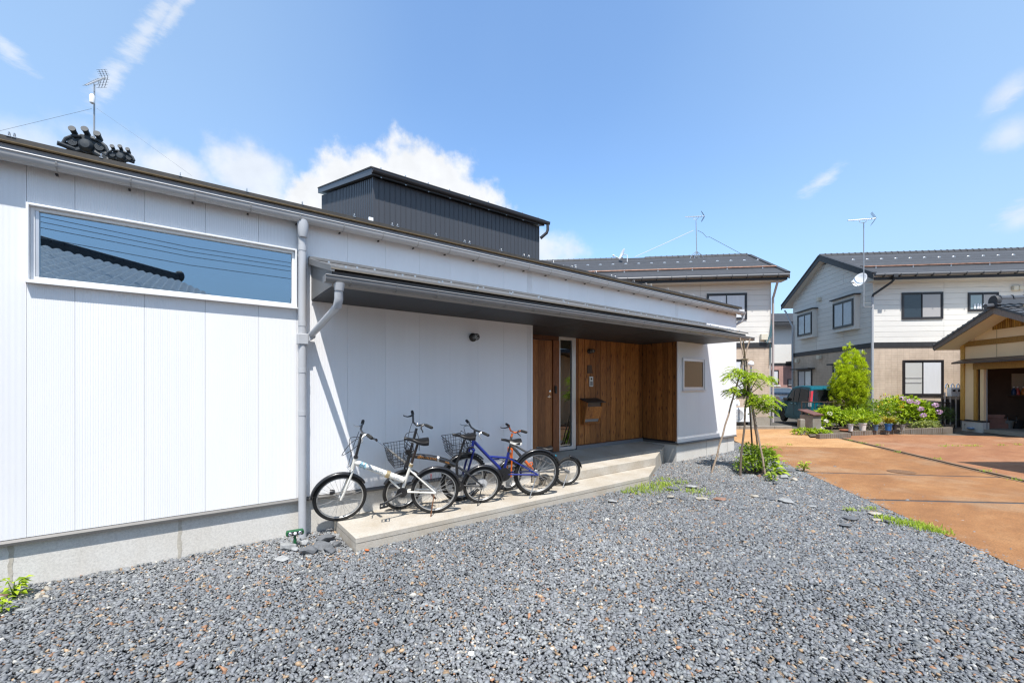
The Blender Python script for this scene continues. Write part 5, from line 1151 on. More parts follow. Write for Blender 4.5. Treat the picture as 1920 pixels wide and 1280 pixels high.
brick_b = brick_mat('beige_brick_siding', (.56, .455, .355), (.51, .41, .32), (.42, .33, .26))
pink_b = brick_mat('pink_siding', (.46, .27, .235), (.44, .26, .225), (.33, .20, .18))
def fr(x0, x1, z0, z1, t, out, P, mat, name, parent, extra=None):
    b = MB()
    def bx_(u0, u1, o0, o1, v0, v1):
        c = [P(u, o, z) for z in (v0, v1) for (u, o) in ((u0, o0), (u1, o0), (u1, o1), (u0, o1))]; b.add(c, [(0,3,2,1),(4,5,6,7),(0,1,5,4),(1,2,6,5),(2,3,7,6),(3,0,4,7)])
    bx_(x0, x0 + t, .004, out, z0, z1); bx_(x1 - t, x1, .004, out, z0, z1); bx_(x0 + t, x1 - t, .004, out, z1 - t, z1); bx_(x0 + t, x1 - t, .004, out, z0, z0 + t)
    for e in (extra or []): bx_(*e)
    return b.build(name, mat, parent)
def slab(x0, x1, z0, z1, o0, o1, P, mat, name, parent):
    c = [P(u, o, z) for z in (z0, z1) for (u, o) in ((x0, o0), (x1, o0), (x1, o1), (x0, o1))]
    return MB().add(c, [(0,3,2,1),(4,5,6,7),(0,1,5,4),(1,2,6,5),(2,3,7,6),(3,0,4,7)]).build(name, mat, parent)
def sliding(x0, x1, z0, z1, P, parent, mats, t=.055, out=.05, label=None, bars=()):
    xm = (x0 + x1)/2; w_ = fr(x0, x1, z0, z1, t, out, P, bg_frame, 'window', parent)
    if label: w_['label'] = label
    for (a, b_), o_, mt in (((x0 + t, xm + .03), .012, mats[0]), ((xm - .03, x1 - t), .024, mats[1])):
        s_ = fr(a, b_, z0 + t, z1 - t, .04, o_ + .014, P, bg_frame, 'sash', w_); slab(a + .04, b_ - .04, z0 + t + .04, z1 - t - .04, o_, o_ + .006, P, mt, 'pane', w_)
    for (a, b_, z) in bars: slab(a, b_, z - .02, z + .02, .02, .03, P, aluminium, 'glazing_bar', w_)
    return w_
front = lambda u, o, z: (u, -o, z)
left = lambda u, o, z: (-o, u, z)
def guard_mesh():
    b = MB(); b.lathe([(.075, 0), (.07, .03), (.045, .05), (.001, .055)], 10, Matrix.Scale(.55, 4, (0, 1, 0))); return b.mesh('guard', True)
GM = guard_mesh()
def gable_house(name, label, frame, x0, x1, dp, ze, zr, zband, cols, ov=.35, eo=.55, dips=(), gable=True, wins=None):
    t = thing(name, label, 'house', (frame.x, frame.y, 0), frame.a); zb0, zb1 = zband; ym = dp/2; sl = (zr - ze)/(ym + eo)
    b = MB(); b.box(x0 + .02, x1 - .02, .02, dp - .02, -.1, ze + .02); b.prism([(x0 + .02, .02, ze + .02), (x0 + .02, dp - .02, ze + .02), (x0 + .02, ym, zr - .30)], (x1 - x0 - .04, 0, 0)); b.build('wall', bg_white, t)
    slab(x0, x1, .30, zb0, -.02, 0, front, brick_b, 'lower_cladding', t); slab(x0 + .004, x1 - .004, -.1, .298, -.02, -.006, front, bg_conc, 'foundation', t)
    slab(x0 - .02, x1 + .02, zb0, zb1, -.02, .03, front, band_m, 'band', t)
    ch = .2235; k = 0; z = zb1
    while z < ze - .02:
        for a, c in zip(cols, cols[1:]): slab(a + .004, c - .004, z + .004, min(z + ch - .004, ze), -.02, .004 + .006*rnd.random(), front, bg_white, 'siding_board', t)
        z += ch
    for a in cols[1:-1]: slab(a - .003, a + .003, zb1, ze, -.02, .001, front, M('joint_caulk', (.30, .29, .27), .8), 'joint', t)
    slab(x1 - .05, x1 + .008, .3, ze, -.02, .014, front, bg_white, 'corner_trim', t); slab(x0 - .008, x0 + .05, zb1 + .002, ze, -.02, .014, front, bg_white, 'corner_trim', t)
    if gable:
        L_ = lambda u, o, zz: (x0 - o, u, zz)
        slab(.0, dp, .30, zb0, -.02, 0, L_, brick_b, 'lower_cladding', t); slab(.004, dp, -.1, .298, -.02, -.006, L_, bg_conc, 'foundation', t); slab(0, dp, zb0, zb1, -.02, .03, L_, band_m, 'band', t)
        z = zb1; gc = [0, dp*.30, dp*.64, dp]
        while z < zr - .35:
            za, zc = z + .004, min(z + ch - .004, zr - .35)
            def lim(zz): return max(0, (zz - ze)/sl - eo + .12) if zz > ze - .3 else 0
            for a, c in zip(gc, gc[1:]):
                pa, pc = [max(a + .004, lim(q)) for q in (za, zc)], [min(c - .004, dp - lim(q)) for q in (za, zc)]
                if pa[0] >= pc[0]: continue
                if pa[1] >= pc[1]: pa[1] = pc[1] = (pa[1] + pc[1])/2
                o_ = .004 + .006*rnd.random(); MB().prism([L_(pa[0], o_, za), L_(pc[0], o_, za), L_(pc[1], o_, zc), L_(pa[1], o_, zc)], (.02 + o_, 0, 0)).build('siding_board', bg_white, t)
            z += ch
    # roof: lapped tile courses on both slopes
    n = 15; run = ym + eo; cl = run/n
    for sgn, yb in ((1, -eo), (-1, dp + eo)):
        b = MB(); yy = lambda q: q*sgn
        b.prism([(x0 - ov, 0, 0), (x0 - ov, yy(cl*1.15), sl*cl*1.15 + .004), (x0 - ov, yy(cl*1.15), sl*cl*1.15 - .03), (x0 - ov, 0, -.028 - .012), (x0 - ov, -yy(.012), -.035), (x0 - ov, -yy(.012), .0)], (x1 - x0 + 2*ov, 0, 0)); me = b.mesh('course')
        for i in range(n): o = put('tile_course', me, slate, t); o.location = (0, yb + sgn*cl*i, ze + sl*cl*i + .045 - .002*(i % 2))
    b = MB(); b.prism([(x0 - ov + .01, -eo + .01, ze - .02), (x0 - ov + .01, ym, zr - .02), (x0 - ov + .01, dp + eo - .01, ze - .02), (x0 - ov + .01, dp + eo - .01, ze - .12), (x0 - ov + .01, ym, zr - .13), (x0 - ov + .01, -eo + .01, ze - .12)], (x1 - x0 + 2*ov - .02, 0, 0)); b.build('roof_deck', M('soffit_white', (.62, .60, .56), .7), t)
    for xv in (x0 - ov - .028, x1 + ov + .002):
        b = MB(); b.prism([(xv, -eo - .01, ze + .02), (xv, ym, zr + .03), (xv, dp + eo + .01, ze + .02), (xv, dp + eo + .01, ze - .20), (xv, ym, zr - .22), (xv, -eo - .01, ze - .20)], (.026, 0, 0)); b.build('verge_board', slate_edge, t)
    vt = MB(); vt.box(-.05, .12, -.12, .12, -.02, .045); vm = vt.mesh('verge'); nv = 16
    for xs_ in (x0 - ov, x1 + ov - .07):
        for i in range(nv):
            for sgn in (1, -1):
                q = (i + .5)/nv; y = -eo + run*q if sgn == 1 else dp + eo - run*q; o = put('verge_tile', vm, slate_edge, t); o.location = (xs_, y, ze + sl*run*q + .04); o.rotation_euler = (math.atan(sl)*sgn, 0, 0)
    rt = MB(); rt.prism([(0, -.10, -.05), (0, -.07, .03), (0, 0, .07), (0, .07, .03), (0, .10, -.05)], (.235, 0, 0)); rt.prism([(.235, -.115, -.05), (.235, -.08, .045), (.235, 0, .09), (.235, .08, .045), (.235, .115, -.05)], (.035, 0, 0)); rmm = rt.mesh('ridge'); x = x0 - ov
    while x < x1 + ov - .2:
        if not any(a < x < c for a, c in dips): o = put('ridge_tile', rmm, slate, t); o.location = (x, ym, zr + .055)
        x += .272
    x = x0 - ov + .75
    while x < x1 + ov: o = put('snow_guard', GM, steel, t); q = .66; o.location = (x, -eo + run*q, ze + sl*run*q + .045); o.rotation_euler = (math.atan(sl), 0, 0); x += .60
    for q, r_, mt in ((.23, .035, copper), (.27, .02, slate_edge)): MB().tube([(x0 - ov + .15, -eo + run*q, ze + sl*run*q + .11), (x1 + ov - .1, -eo + run*q, ze + sl*run*q + .11)], r_, 6).build('snow_rail', mt, t)
    x = x0 + .3
    rb_ = MB().box(-.02, .02, -.02, .05, -.10, .04).mesh('rb')
    while x < x1: o = put('rail_bracket', rb_, steel, t); o.location = (x, -eo + run*.23, ze + sl*run*.23 + .11); x += 1.45
    B(x0 - ov + .05, x1 + ov - .05, -eo + .02, -eo + .06, ze - .24, ze + .01).build('eave_fascia', band_m, t); B(x0 - ov + .05, x1 + ov - .05, -eo + .06, .0, ze - .235, ze - .21).build('eave_soffit', CACHE['soffit_white'], t)
    MB().tube([(x0 - ov + .02, -eo - .06, ze - .04), (x1 + ov - .02, -eo - .06, ze - .055)], .062, 10).build('gutter', M('gutter_bg', (.12, .12, .125), .4), t, True)
    x = x0; gb = MB().box(-.012, .012, -.07, .07, -.075, .03).mesh('gb')
    while x < x1 + ov: o = put('gutter_bracket', gb, slate_edge, t); o.location = (x, -eo - .06, ze - .05); x += .6
    return t, sl
Z_E, Z_R = 6.20, 8.02
F2 = cam_frame(15.23, 18.0, .9938, -.1113)
cols2 = [0, 2.70, 5.62, 8.5, 11.4]
h2, sl2 = gable_house('apartment_house', 'right two-storey house with grey tiled roof and bay windows on its shaded gable', F2, 0, 11.4, 6.2, Z_E, Z_R, (3.24, 3.45), cols2)
def w2(pxa, pya, pxb, pyb): x0, z1 = F2.ony(pxa, pya, 0); x1, z0 = F2.ony(pxb, pyb, 0); return x0, x1, z0, z1
x0, x1, z0, z1 = w2(1690, 549, 1767, 598); sliding(x0, x1, z0, z1, front, h2, (dark_pane, screen_m), label='upper sliding window with a grey screen on its right half')
x0, x1, z0, z1 = w2(1814, 549, 1871, 583); sliding(x0, x1, z0, z1, front, h2, (M('hazy_pane', (.26, .33, .35), .1, coat=.4), screen_m), label='small upper window with bottles behind the glass')
b = MB()
for k, xx in enumerate((.15, .27, .36, .47)): b.lathe([(.04, 0), (.04, .14 + .04*(k % 2)), (.015, .19 + .04*(k % 2)), (.015, .22)], 8, Matrix.Translation((x0 + .1 + xx, -.032, z0 + .10)) @ Matrix.Scale(.25, 4, (0, 1, 0)))
b.build('bottles', M('bottle_white', (.7, .72, .75), .4), h2)['kind'] = 'stuff'
x0, x1, z0, z1 = w2(1692, 675, 1768, 742); ww = sliding(x0, x1, z0, z1, front, h2, (M('frosted_pane', (.50, .50, .48), .35), curtain), label='ground floor sliding window with frosted panes', bars=((x0 + .1, (x0 + x1)/2 - .05, z0 + .75), (x0 + .1, (x0 + x1)/2 - .05, z0 + .55)))
x, z = F2.ony(1905, 541, 0)
for k in range(2): MB().box(x - .19 + k*.2, x - .01 + k*.2, -.14, -.012, z - .09, z + .10).build('vent_hood', vent_m, h2, bevel=.03)
def dpipe(parent, x, y, z0, z1, r=.045, mat=None, topoff=None):
    b_ = MB(); pts = [(x, y, z0), (x, y, z1)]
    if topoff: pts += [(x + topoff[0]*.15, y + topoff[1]*.15, z1 + .08), (x + topoff[0]*.85, y + topoff[1]*.85, z1 + topoff[2] - .1), (x + topoff[0], y + topoff[1], z1 + topoff[2])]
    b_.tube(pts, r, 10); return b_.build('downpipe', mat or M('downpipe_bg', (.40, .41, .43), .4), parent, True)
dpipe(h2, -.07, -.07, .1, 5.35, .048, None); b_ = MB(); b_.tube([(-.07, -.07, 5.35), (-.05, -.09, 5.45), (.35, -.52, 5.86), (.40, -.6, 5.98), (.40, -.61, 6.12)], .045, 10); b_.build('downpipe_bend', slate_edge, h2, True)
MB().box(.32, .48, -.69, -.53, 6.03, 6.16).build('gutter_outlet', slate_edge, h2)
# gable side of the right house
def bay(pxa, pya, pxb, pyb, label, depth=.22):
    y1_, z1_ = F2.onx(pxa, pya, -depth); y0_, z0_ = F2.onx(pxb, pyb, -depth)
    bb_ = slab(y0_ - .06, y1_ + .06, z0_ - .10, z1_ + .14, .008, depth, left, bg_white, 'bay_window', h2); bb_['label'] = label
    slab(y0_ - .16, y1_ + .16, z1_ + .145, z1_ + .19, .008, depth + .10, left, slate_edge, 'bay_roof', bb_); slab(y0_ - .09, y1_ + .09, z0_ - .16, z0_ - .105, .008, depth + .04, left, bg_white, 'bay_sill', bb_)
    P = lambda u, o, z: (-o - depth, u, z); xm = (y0_ + y1_)/2
    fr(y0_, y1_, z0_, z1_, .06, .04, P, bg_frame, 'frame', bb_); fr(y0_ + .06, xm + .02, z0_ + .06, z1_ - .06, .04, .030, P, bg_frame, 'sash', bb_); fr(xm - .02, y1_ - .06, z0_ + .06, z1_ - .06, .04, .020, P, bg_frame, 'sash', bb_)
    for a, c in ((y0_ + .1, xm - .02), (xm + .02, y1_ - .1)): slab(a, c, z0_ + .1, z1_ - .1, .006, .012, P, M('shaded_curtain', (.34, .36, .40), .25, coat=.4, var=.08, vscale=6), 'pane', bb_)  # darker curtain copy, the gable's shade put into its colour
bay(1562.5, 570, 1600.5, 610, 'bay window nearer the corner of the gable'); bay(1496, 592, 1522.5, 626, 'bay window farther along the gable')
y1_, z1_ = F2.onx(1497, 694, 0); y0_, z0_ = F2.onx(1523, 726, 0); sliding(y0_, y1_, .55, z1_, left, h2, (curtain, M('shaded_curtain2', (.34, .36, .40), .25), ), label='ground floor glass door on the shaded gable')  # one pane takes the curtain copy with shade in its colour
slab(y0_ - .25, y1_ + .2, z1_ + .02, z1_ + .08, .006, .35, left, slate_edge, 'door_canopy', h2)
y1_, z1_ = F2.onx(1560, 683, 0); y0_, z0_ = F2.onx(1586, 700, 0); slab(y0_, y1_, z1_ - .05, z1_ + .02, .006, .25, left, slate_edge, 'window_canopy', h2); sliding(y0_ + .1, y1_ - .1, .9, z1_ - .06, left, h2, (dark_pane, dark_pane))
for px, py in ((1538, 561), (1620, 659), (1538.5, 669.5), (1497, 676)):
    y, z = F2.onx(px, py, 0); slab(y - .10, y + .10, z - .09, z + .09, .006, .15, left, vent_m, 'vent_hood', h2)
dpipe(h2, -.08, 6.1, .1, 5.0, .045, None, (-.15, .55, .95))
# satellite dish and aerial on the corner
d_ = thing('satellite_dish', 'white satellite dish on the gable corner of the right house', 'satellite dish', at(1612, 524, 17.75)); dd = MB()
Rm = (Vector((-.93*RX - .35*FX, -.93*RY - .35*FY, .42))).normalized().to_track_quat('Z', 'Y').to_matrix().to_4x4()
dd.lathe([(.001, -.07), (.12, -.06), (.20, -.035), (.265, 0), (.27, .004), (.262, .004), (.198, -.028), (.118, -.052), (.001, -.062)], 24, Rm @ Matrix.Scale(1.12, 4, (0, 1, 0)), False); dd.build('reflector', white_trim, d_, True)
e0 = Rm @ Vector((0, -.28, 0)); e1_ = Rm @ Vector((0, -.30, .33)); b_ = MB(); b_.tube([e0, e1_], .016, 6); b_.tube([Rm @ Vector((0, 0, -.07)), Rm @ Vector((0, 0, -.07)) + Vector((.10, -.02, -.10)), Vector((.30, -.05, -.12))], .022, 7); b_.build('arm', white_trim, d_, True)
MB().lathe([(.035, -.06), (.04, .05), (.03, .07)], 10, Matrix.Translation(e1_) @ Rm).build('feed_horn', white_trim, d_, True)
def aerial(label, foot, top, boom_a, boom_b, n, el, tail=True, group='television aerials'):
    """mast from foot to top with a yagi whose boom runs boom_a -> boom_b"""
    t = thing('television_aerial', label, 'aerial', foot, group=group); o = Vector(foot); b_ = MB(); b_.tube([(0, 0, 0), (top - o)*.5, top - o], [.021, .020, .016], 8)
    b_.build('mast', M('mast_steel', (.34, .35, .36), .45, .5, var=.2, vscale=8), t, True); a, c = boom_a - o, boom_b - o; d = (c - a).normalized(); s_ = d.cross(Vector((0, 0, 1))).normalized(); b_ = MB(); b_.tube([a, c], .014, 6)
    for i in range(n):
        p = a + (c - a)*(i/(n - 1))*.86; L_ = el*(.55 + .45*i/n); b_.tube([p - s_*L_, p + s_*L_], .006, 5)
    b_.tube([a + (c-a)*.40, a + (c-a)*.42 + Vector((0, 0, -.10)), top - o + Vector((0, 0, -.03)), a + (c-a)*.66 + Vector((0, 0, -.10)), a + (c-a)*.68], .010, 6)
    b_.build('boom', M('aerial_alloy', (.5, .5, .5), .4, .4), t)
    if tail:
        b_ = MB()
        for sg_ in (1, -1):
            e = c + (-d*.14 + Vector((0, 0, sg_*.24)))
            for w_ in (-1, 0, 1): b_.tube([c + s_*w_*el*.5, e + s_*w_*el*.5], .006, 5)
            for q in (.25, .5, .75, 1): b_.tube([c + (e - c)*q - s_*el*.9, c + (e - c)*q + s_*el*.9], .003, 5)
        b_.build('reflector', slate_edge, t)
    return t
ft = at(1619.5, 575, 17.55); aerial('tall aerial fixed to the corner of the right house', ft, at(1619.5, 417, 17.55), at(1590, 413.5, 17.7), at(1642, 409.5, 17.3), 12, .16)
b_ = MB()
for py in (568, 575): p = at(1619.5, py, 17.55); q = at(1636, py + .3, 17.9); b_.tube([p, q], .012, 6)
tag(b_.build('mast_bracket', steel), 'thin steel bracket holding the tall aerial to the corner of the right house', 'bracket')

F1 = cam_frame(.6065*18.0, 18.0, .9938, -.1113)
cols1 = [-15, -11.5, -8.6, -5.8, -2.85, 0]
h1, sl1 = gable_house('apartment_house', 'left two-storey house whose beige corner stands behind the sapling', F1, -15, 0, 6.2, Z_E, Z_R, (3.24, 3.45), cols1, dips=((-5.9, -4.6),), gable=False, ov=.45)
def w1(pxa, pya, pxb, pyb): x0, z1 = F1.ony(pxa, pya, 0); x1, z0 = F1.ony(pxb, pyb, 0); return x0, x1, z0, z1
x0, x1, z0, z1 = w1(1325, 551, 1400, 599); sliding(x0, x1, z0, z1, front, h1, (curtain, curtain), label='upper sliding window with pale curtains')
x0, x1, z0, z1 = w1(1340, 674, 1398, 743); sliding(x0, x1, z0, z1, front, h1, (curtain, curtain), label='ground floor window mostly hidden by the white house')
sld = thing('satellite_dish', 'small white satellite dish above the ridge of the left house', 'satellite dish', at(1166, 476, 21.0)); Rm = (Vector((-.9*RX - .1*FX, -.9*RY - .1*FY, .35))).normalized().to_track_quat('Z', 'Y').to_matrix().to_4x4()
MB().lathe([(.001, -.06), (.13, -.05), (.22, -.02), (.28, .01), (.27, .012), (.12, -.042), (.001, -.052)], 20, Rm, False).build('reflector', white_trim, sld, True); e1_ = Rm @ Vector((0, -.25, .36)); b_ = MB(); b_.tube([Rm @ Vector((0, -.26, 0)), e1_], .018, 6); b_.tube([Rm @ Vector((0, 0, -.06)), (.22, -.15, -.05), (.22, -.15, -.55)], .02, 6); b_.build('arm', white_trim, sld, True); MB().sphere(e1_, .055, 8, 6).build('feed_horn', white_trim, sld, True)
ft = at(1306.5, 482, 21.0); aerial('aerial on a four-legged stand on the ridge of the left house', ft, at(1305, 411, 21.0), at(1285, 407, 21.2), at(1321, 405.5, 20.8), 11, .15); b_ = MB(); o_ = ft
for q in (-.35, -.12, .12, .35): b_.tube([at(1306, 471, 21.0) - o_, Vector((q*.7*RX, q*.7*RY, .10)), Vector((q*RX, q*RY, -.1))], .016, 5)
b_.build('stand', steel, bpy.data.objects[[o.name for o in COL.objects if o.get('category') == 'aerial'][-1]], True)
def wire(label, pts, r, mat, name='guy_wire', cat='wire'):
    return tag(MB().tube(pts, r, 5).build(name, mat), label, cat)
wire_w = M('guy_white', (.6, .6, .6), .5); wire_d = M('guy_dark', (.12, .13, .14), .5)
wire('pale guy wire sloping down left from the ridge aerial of the left house', [at(1300, 432, 21), at(1250, 455, 20.6), at(1190, 482, 20.2)], .014, wire_w)
wire('dark guy wire sloping down right from the ridge aerial of the left house', [at(1308, 432, 21), at(1318, 437, 21), at(1325, 445, 20.9), at(1330, 444, 20.9), at(1403, 483, 20.6)], .010, wire_d)
dpipe(h1, .04, -.10, .1, 5.3, .045, M('downpipe_pink', (.46, .40, .38), .5), (.0, -.40, .62))
x, z = F1.ony(1430.5, 632, 0); MB().box(x - .13, x + .13, -.16, -.012, z - .13, z + .13).build('meter_box', vent_m, h1, bevel=.01)
b_ = MB(); x, z = F1.ony(1443, 640, 0)
for k in range(3): b_.tube([(x + .05, -.06, z + .9), (x - .02 + .04*k, -.10, z + .3), (x - .16, -.09 - .02*k, z + .02 - .05*k), (x - .30, -.05, z + .10)], .014, 5)
b_.tube([(x, -.05, z - .1), (x - .02, -.06, z - 1.0)], .012, 5); b_.build('cable', M('teal_cable', (.05, .14, .17), .5), h1, True)
# air conditioner, globe lamp
x, y = F1.wor(*[F1.ony(1386, 780, -.35)[0], -.35]); ac = thing('air_conditioner', 'white air conditioner unit with two pipe cowls against the left house', 'air conditioner', (x, y, 0), F1.a)
B(-.40, .42, -.15, .15, .13, .72).build('casing', white_trim, ac, bevel=.015); MB().lathe([(.23, 0), (.23, .012), (.20, .014), (.06, .012), (.055, .02), (.001, .02)], 24, Matrix.Translation((-.12, -.152, .43)) @ Matrix.Rotation(math.pi/2, 4, 'X')).build('fan_grille', M('grille_grey', (.42, .42, .42), .6), ac, True)
b_ = MB()
for r_ in (.06, .10, .14, .18, .215): b_.ring((-.12, -.172, .43), r_, .004, 28, 5)
b_.build('grille_ring', white_trim, ac, True); b_ = MB()
for xx in (-.30, .32): b_.box(xx - .04, xx + .04, -.18, .18, .0, .129)
for xx in (-.30, .32): B(xx - .04, xx + .04, -.18, .18, .0, .129).build('foot', slate_edge, ac)
for xx in (-.28, -.02): MB().lathe([(.075, 0), (.085, .10), (.05, .20), (.02, .24)], 10, Matrix.Translation((xx, .10, .80))).build('pipe_cowl', white_trim, ac, True)
gl = thing('globe_lamp', 'white globe lamp on a short pole behind the sapling', 'lamp', (*cw((1408 - CX)/F*16.9, 16.9), 0)); zg = H + (722 - 682)/F*16.9
MB().tube([(0, 0, 0), (0, 0, zg - .1)], .035, 8).build('pole', steel, gl, True); MB().sphere((0, 0, zg), .115, 16, 12).build('globe', M('opal_glass', (.85, .85, .85), .25), gl, True)

# pink house in the gap
FP = cam_frame(.6065*31, 31.0, .9938, -.1113); ph = thing('pink_house', 'pale pink house seen through the gap between the two flats', 'house', (FP.x, FP.y, 0), FP.a)
zt_ = FP.ony(1468, 620, 0)[1]; zb_ = FP.ony(1468, 683, 0)[1]; ze_ = FP.ony(1468, 612, 0)[1]
B(-6, 12, 0, 6, -.1, zb_ - .12).build('lower_wall', pink_b, ph); B(-6, 12, .004, 6, zb_ - .118, zb_ + .1).build('band', band_m, ph); B(-6, 12, 0, 6, zb_ + .102, ze_ + .3).build('upper_wall', bg_white, ph)
zr_ = FP.ony(1468, 588, 3)[1]; b_ = MB(); b_.prism([(-6.4, -.6, ze_ + .1), (-6.4, -.6, ze_ + .25), (-6.4, 3, zr_), (-6.4, 6.6, ze_ + .25), (-6.4, 6.6, ze_ + .1), (-6.4, 3, zr_ - .15)], (19, 0, 0)); b_.build('roof', slate, ph)
for i in range(9): MB().prism([(-6.41, -.62 + i*.4, ze_ + .26 + i*.4*(zr_-ze_-.25)/3.6), (-6.41, -.62 + i*.4, ze_ + .29 + i*.4*(zr_-ze_-.25)/3.6), (-6.41, -.3 + i*.4, ze_ + .29 + (i*.4 + .3)*(zr_-ze_-.25)/3.6)], (19.02, 0, 0)).build('tile_course', slate, ph)
B(-6.4, 12.4, -.64, -.58, ze_ - .02, ze_ + .1).build('eave_fascia', band_m, ph)
x, z = FP.ony(1482, 717, 0); fr(x - .2, x + .2, z - .25, z + .25, .05, .04, front, bg_frame, 'window', ph); slab(x - .15, x + .15, z - .2, z + .2, .004, .012, front, screen_m, 'pane', ph)
x, z = FP.ony(1453, 705, 0); fr(x - .25, x + .25, z - .6, z + .45, .06, .04, front, bg_frame, 'window', ph); slab(x - .19, x + .19, z - .54, z + .39, .004, .012, front, curtain, 'pane', ph)
x, z = FP.ony(1485, 660, -.4); B(x - .22, x + 3, -.8, -.004, z - .75, z - .65).build('balcony_floor', slate_edge, ph)
b_ = MB(); b_.box(x - .22, x - .12, -.8, -.75, z - .65, z + .55)
for k in range(6): B(x - .12, x + 3, -.79, -.77, z - .6 + k*.2, z - .52 + k*.2).build('balcony_slat', M('red_brown_slat', (.10, .025, .03), .5), ph)
b_.build('balcony_post', CACHE['red_brown_slat'], ph)

# ------------------------------------------------------------------ cars
teal = M('car_teal', (.004, .085, .115), .35, .0, coat=.03, spec=.12); silver = M('car_silver', (.30, .30, .30), .3, .6, coat=.8)
car_glass = M('car_glass', (.010, .011, .012), .08, spec=.35); tail_red = M('tail_lamp_red', (.50, .008, .008), .15, coat=1.0); plate_y = M('plate_yellow', (.75, .48, .02), .4)
trim_black = M('car_trim', (.02, .02, .02), .5)
def car(label, frame, prof, Wd, body, tz, belt, wheels, wr, gnd=0.0, cat='car', name='parked_car'):
    t = thing(name, label, cat, (frame.x, frame.y, gnd), frame.a); hw = Wd/2
    def y_at(z): return hw if z < belt else hw - (z - belt)*tz
    pts = []; x_lo = min(p[0] for p in prof); x_hi = max(p[0] for p in prof)
    bot = []
    for wx in sorted(wheels):
        bot += [(wx - wr*1.18, .20)] + [(wx - wr*1.18*math.cos(math.pi*i/8), .20 + max(0, wr*1.5*math.sin(math.pi*i/8) )) for i in range(1, 8)] + [(wx + wr*1.18, .20)]
    poly = [(x, z) for x, z in prof] + bot[::-1]
    b = MB(); n = len(poly); vs = [(x, y_at(z), z) for x, z in poly] + [(x, -y_at(z), z) for x, z in poly]
    b.add(vs, [tuple(range(n - 1, -1, -1)), tuple(range(n, 2*n))] + [(i, (i+1) % n, (i+1) % n + n, i + n) for i in range(n)])
    o = b.build('body', body, t); m_ = o.modifiers.new('tri', 'TRIANGULATE'); m_.min_vertices = 5
    bv = o.modifiers.new('edge', 'BEVEL'); o.modifiers.move(1, 0); bv.width = .055; bv.segments = 3; bv.limit_method = 'ANGLE'; bv.angle_limit = math.radians(50)
    for p in o.data.polygons: p.use_smooth = False
    B(x_lo + .25, x_hi - .25, -hw + .16, hw - .16, .18, .62).build('underbody', trim_black, t)
    for wx in wheels:
        for s_ in (1, -1):
            y = s_*(hw - .09); Mx = Matrix.Translation((wx, y, wr)) @ Matrix.Rotation(-s_*math.pi/2, 4, 'X')
            w_ = MB().lathe([(wr*.62, -.075), (wr*.93, -.075), (wr, -.05), (wr, .05), (wr*.93, .075), (wr*.62, .075)], 28, Mx).build('wheel', rubber, t, True)
            MB().lathe([(wr*.63, .0755), (wr*.60, .06), (wr*.2, .05), (wr*.16, .068), (.001, .068)], 20, Mx, False).build('rim', M('wheel_cover', (.38, .38, .39), .35, .6), w_, True)
            for k in range(6):
                a = k*math.pi/3; MB().box(wr*.16, wr*.6, -.022, .022, .053, .069, Mx @ Matrix.Rotation(a, 4, 'Z')).build('spoke', CACHE['wheel_cover'], w_)
    return t, y_at
def side_panel(t, pts, y_at, mat, name, off=.004, s_=1, parent=None, th=.006):
    return MB().prism([(x, s_*(y_at(z) + off), z) for x, z in pts], (0, -s_*th, 0)).build(name, mat, parent or t)
FC = cam_frame(12.53, 16.75, .209, .978)
prof = [(.03, .25), (-.02, .42), (.0, .55), (.02, .95), (.07, 1.25), (.14, 1.50), (.26, 1.60), (1.0, 1.635), (1.7, 1.60), (1.86, 1.55), (2.42, 1.02), (2.55, .98), (3.10, .90), (3.30, .76), (3.38, .50), (3.36, .26)]
ct, ya = car('teal boxy minivan parked beside the right house, rear towards us', FC, prof, 1.475, teal, .16, .93, (.50, 2.72), .285)
for s_ in (1, -1):
    side_panel(ct, [(.22, .96), (.30, 1.47), (1.02, 1.50), (1.02, .96)][::-1], ya, car_glass, 'side_window', s_=s_); side_panel(ct, [(1.07, .96), (1.07, 1.50), (1.52, 1.49), (1.52, .96)][::-1], ya, car_glass, 'side_window', s_=s_); side_panel(ct, [(1.57, .96), (1.57, 1.485), (1.74, 1.47), (2.22, .99), (2.22, .96)][::-1], ya, car_glass, 'side_window', s_=s_)
    for xx in (1.30, 1.66): MB().box(xx - .09, xx + .09, s_*(.738) - .016, s_*(.738) + .016, .85, .885).build('door_handle', M('teal_bright', (.03, .22, .27), .2, .5, coat=1), ct, bevel=.008)
    for xx in (1.50, 2.42, .62): side_panel(ct, [(xx, .32), (xx, .93), (xx + .008, .93), (xx + .008, .32)], ya, trim_black, 'panel_gap', off=.0015, s_=s_, th=.004)
    side_panel(ct, [(.85, .30), (.85, .37), (2.40, .37), (2.40, .30)][::-1], ya, teal, 'sill_moulding', off=.016, s_=s_, th=.02)
    MB().prism([(-.012, s_*.70, .80), (-.012, s_*.745, .80), (.16, s_*.745, .80), (.16, s_*.70, .80)], (0, 0, .16)).build('tail_lamp_lower', M('lamp_clear', (.6, .6, .6), .2, coat=1), ct); o_ = MB().prism([(.0, s_*.66, .96), (.0, s_*.735, .96), (.15, s_*.735, .96), (.15, s_*.66, .96)], (.085, -s_*.075, .46)).build('tail_lamp', tail_red, ct)
    MB().box(2.10, 2.22, s_*.74 - .0, s_*.74 + s_*.14, .96, 1.12).build('mirror', trim_black, ct, bevel=.03)
    side_panel(ct, [(2.88, .72), (2.88, .77), (2.94, .77), (2.94, .72)][::-1], ya, M('side_marker', (.8, .75, .6), .2), 'side_marker', s_=s_)
b_ = MB(); b_.prism([(.008, -.60, .99), (.008, .60, .99), (.105, .57, 1.47), (.105, -.57, 1.47)], (-.012, 0, .003)); b_.build('rear_window', car_glass, ct)
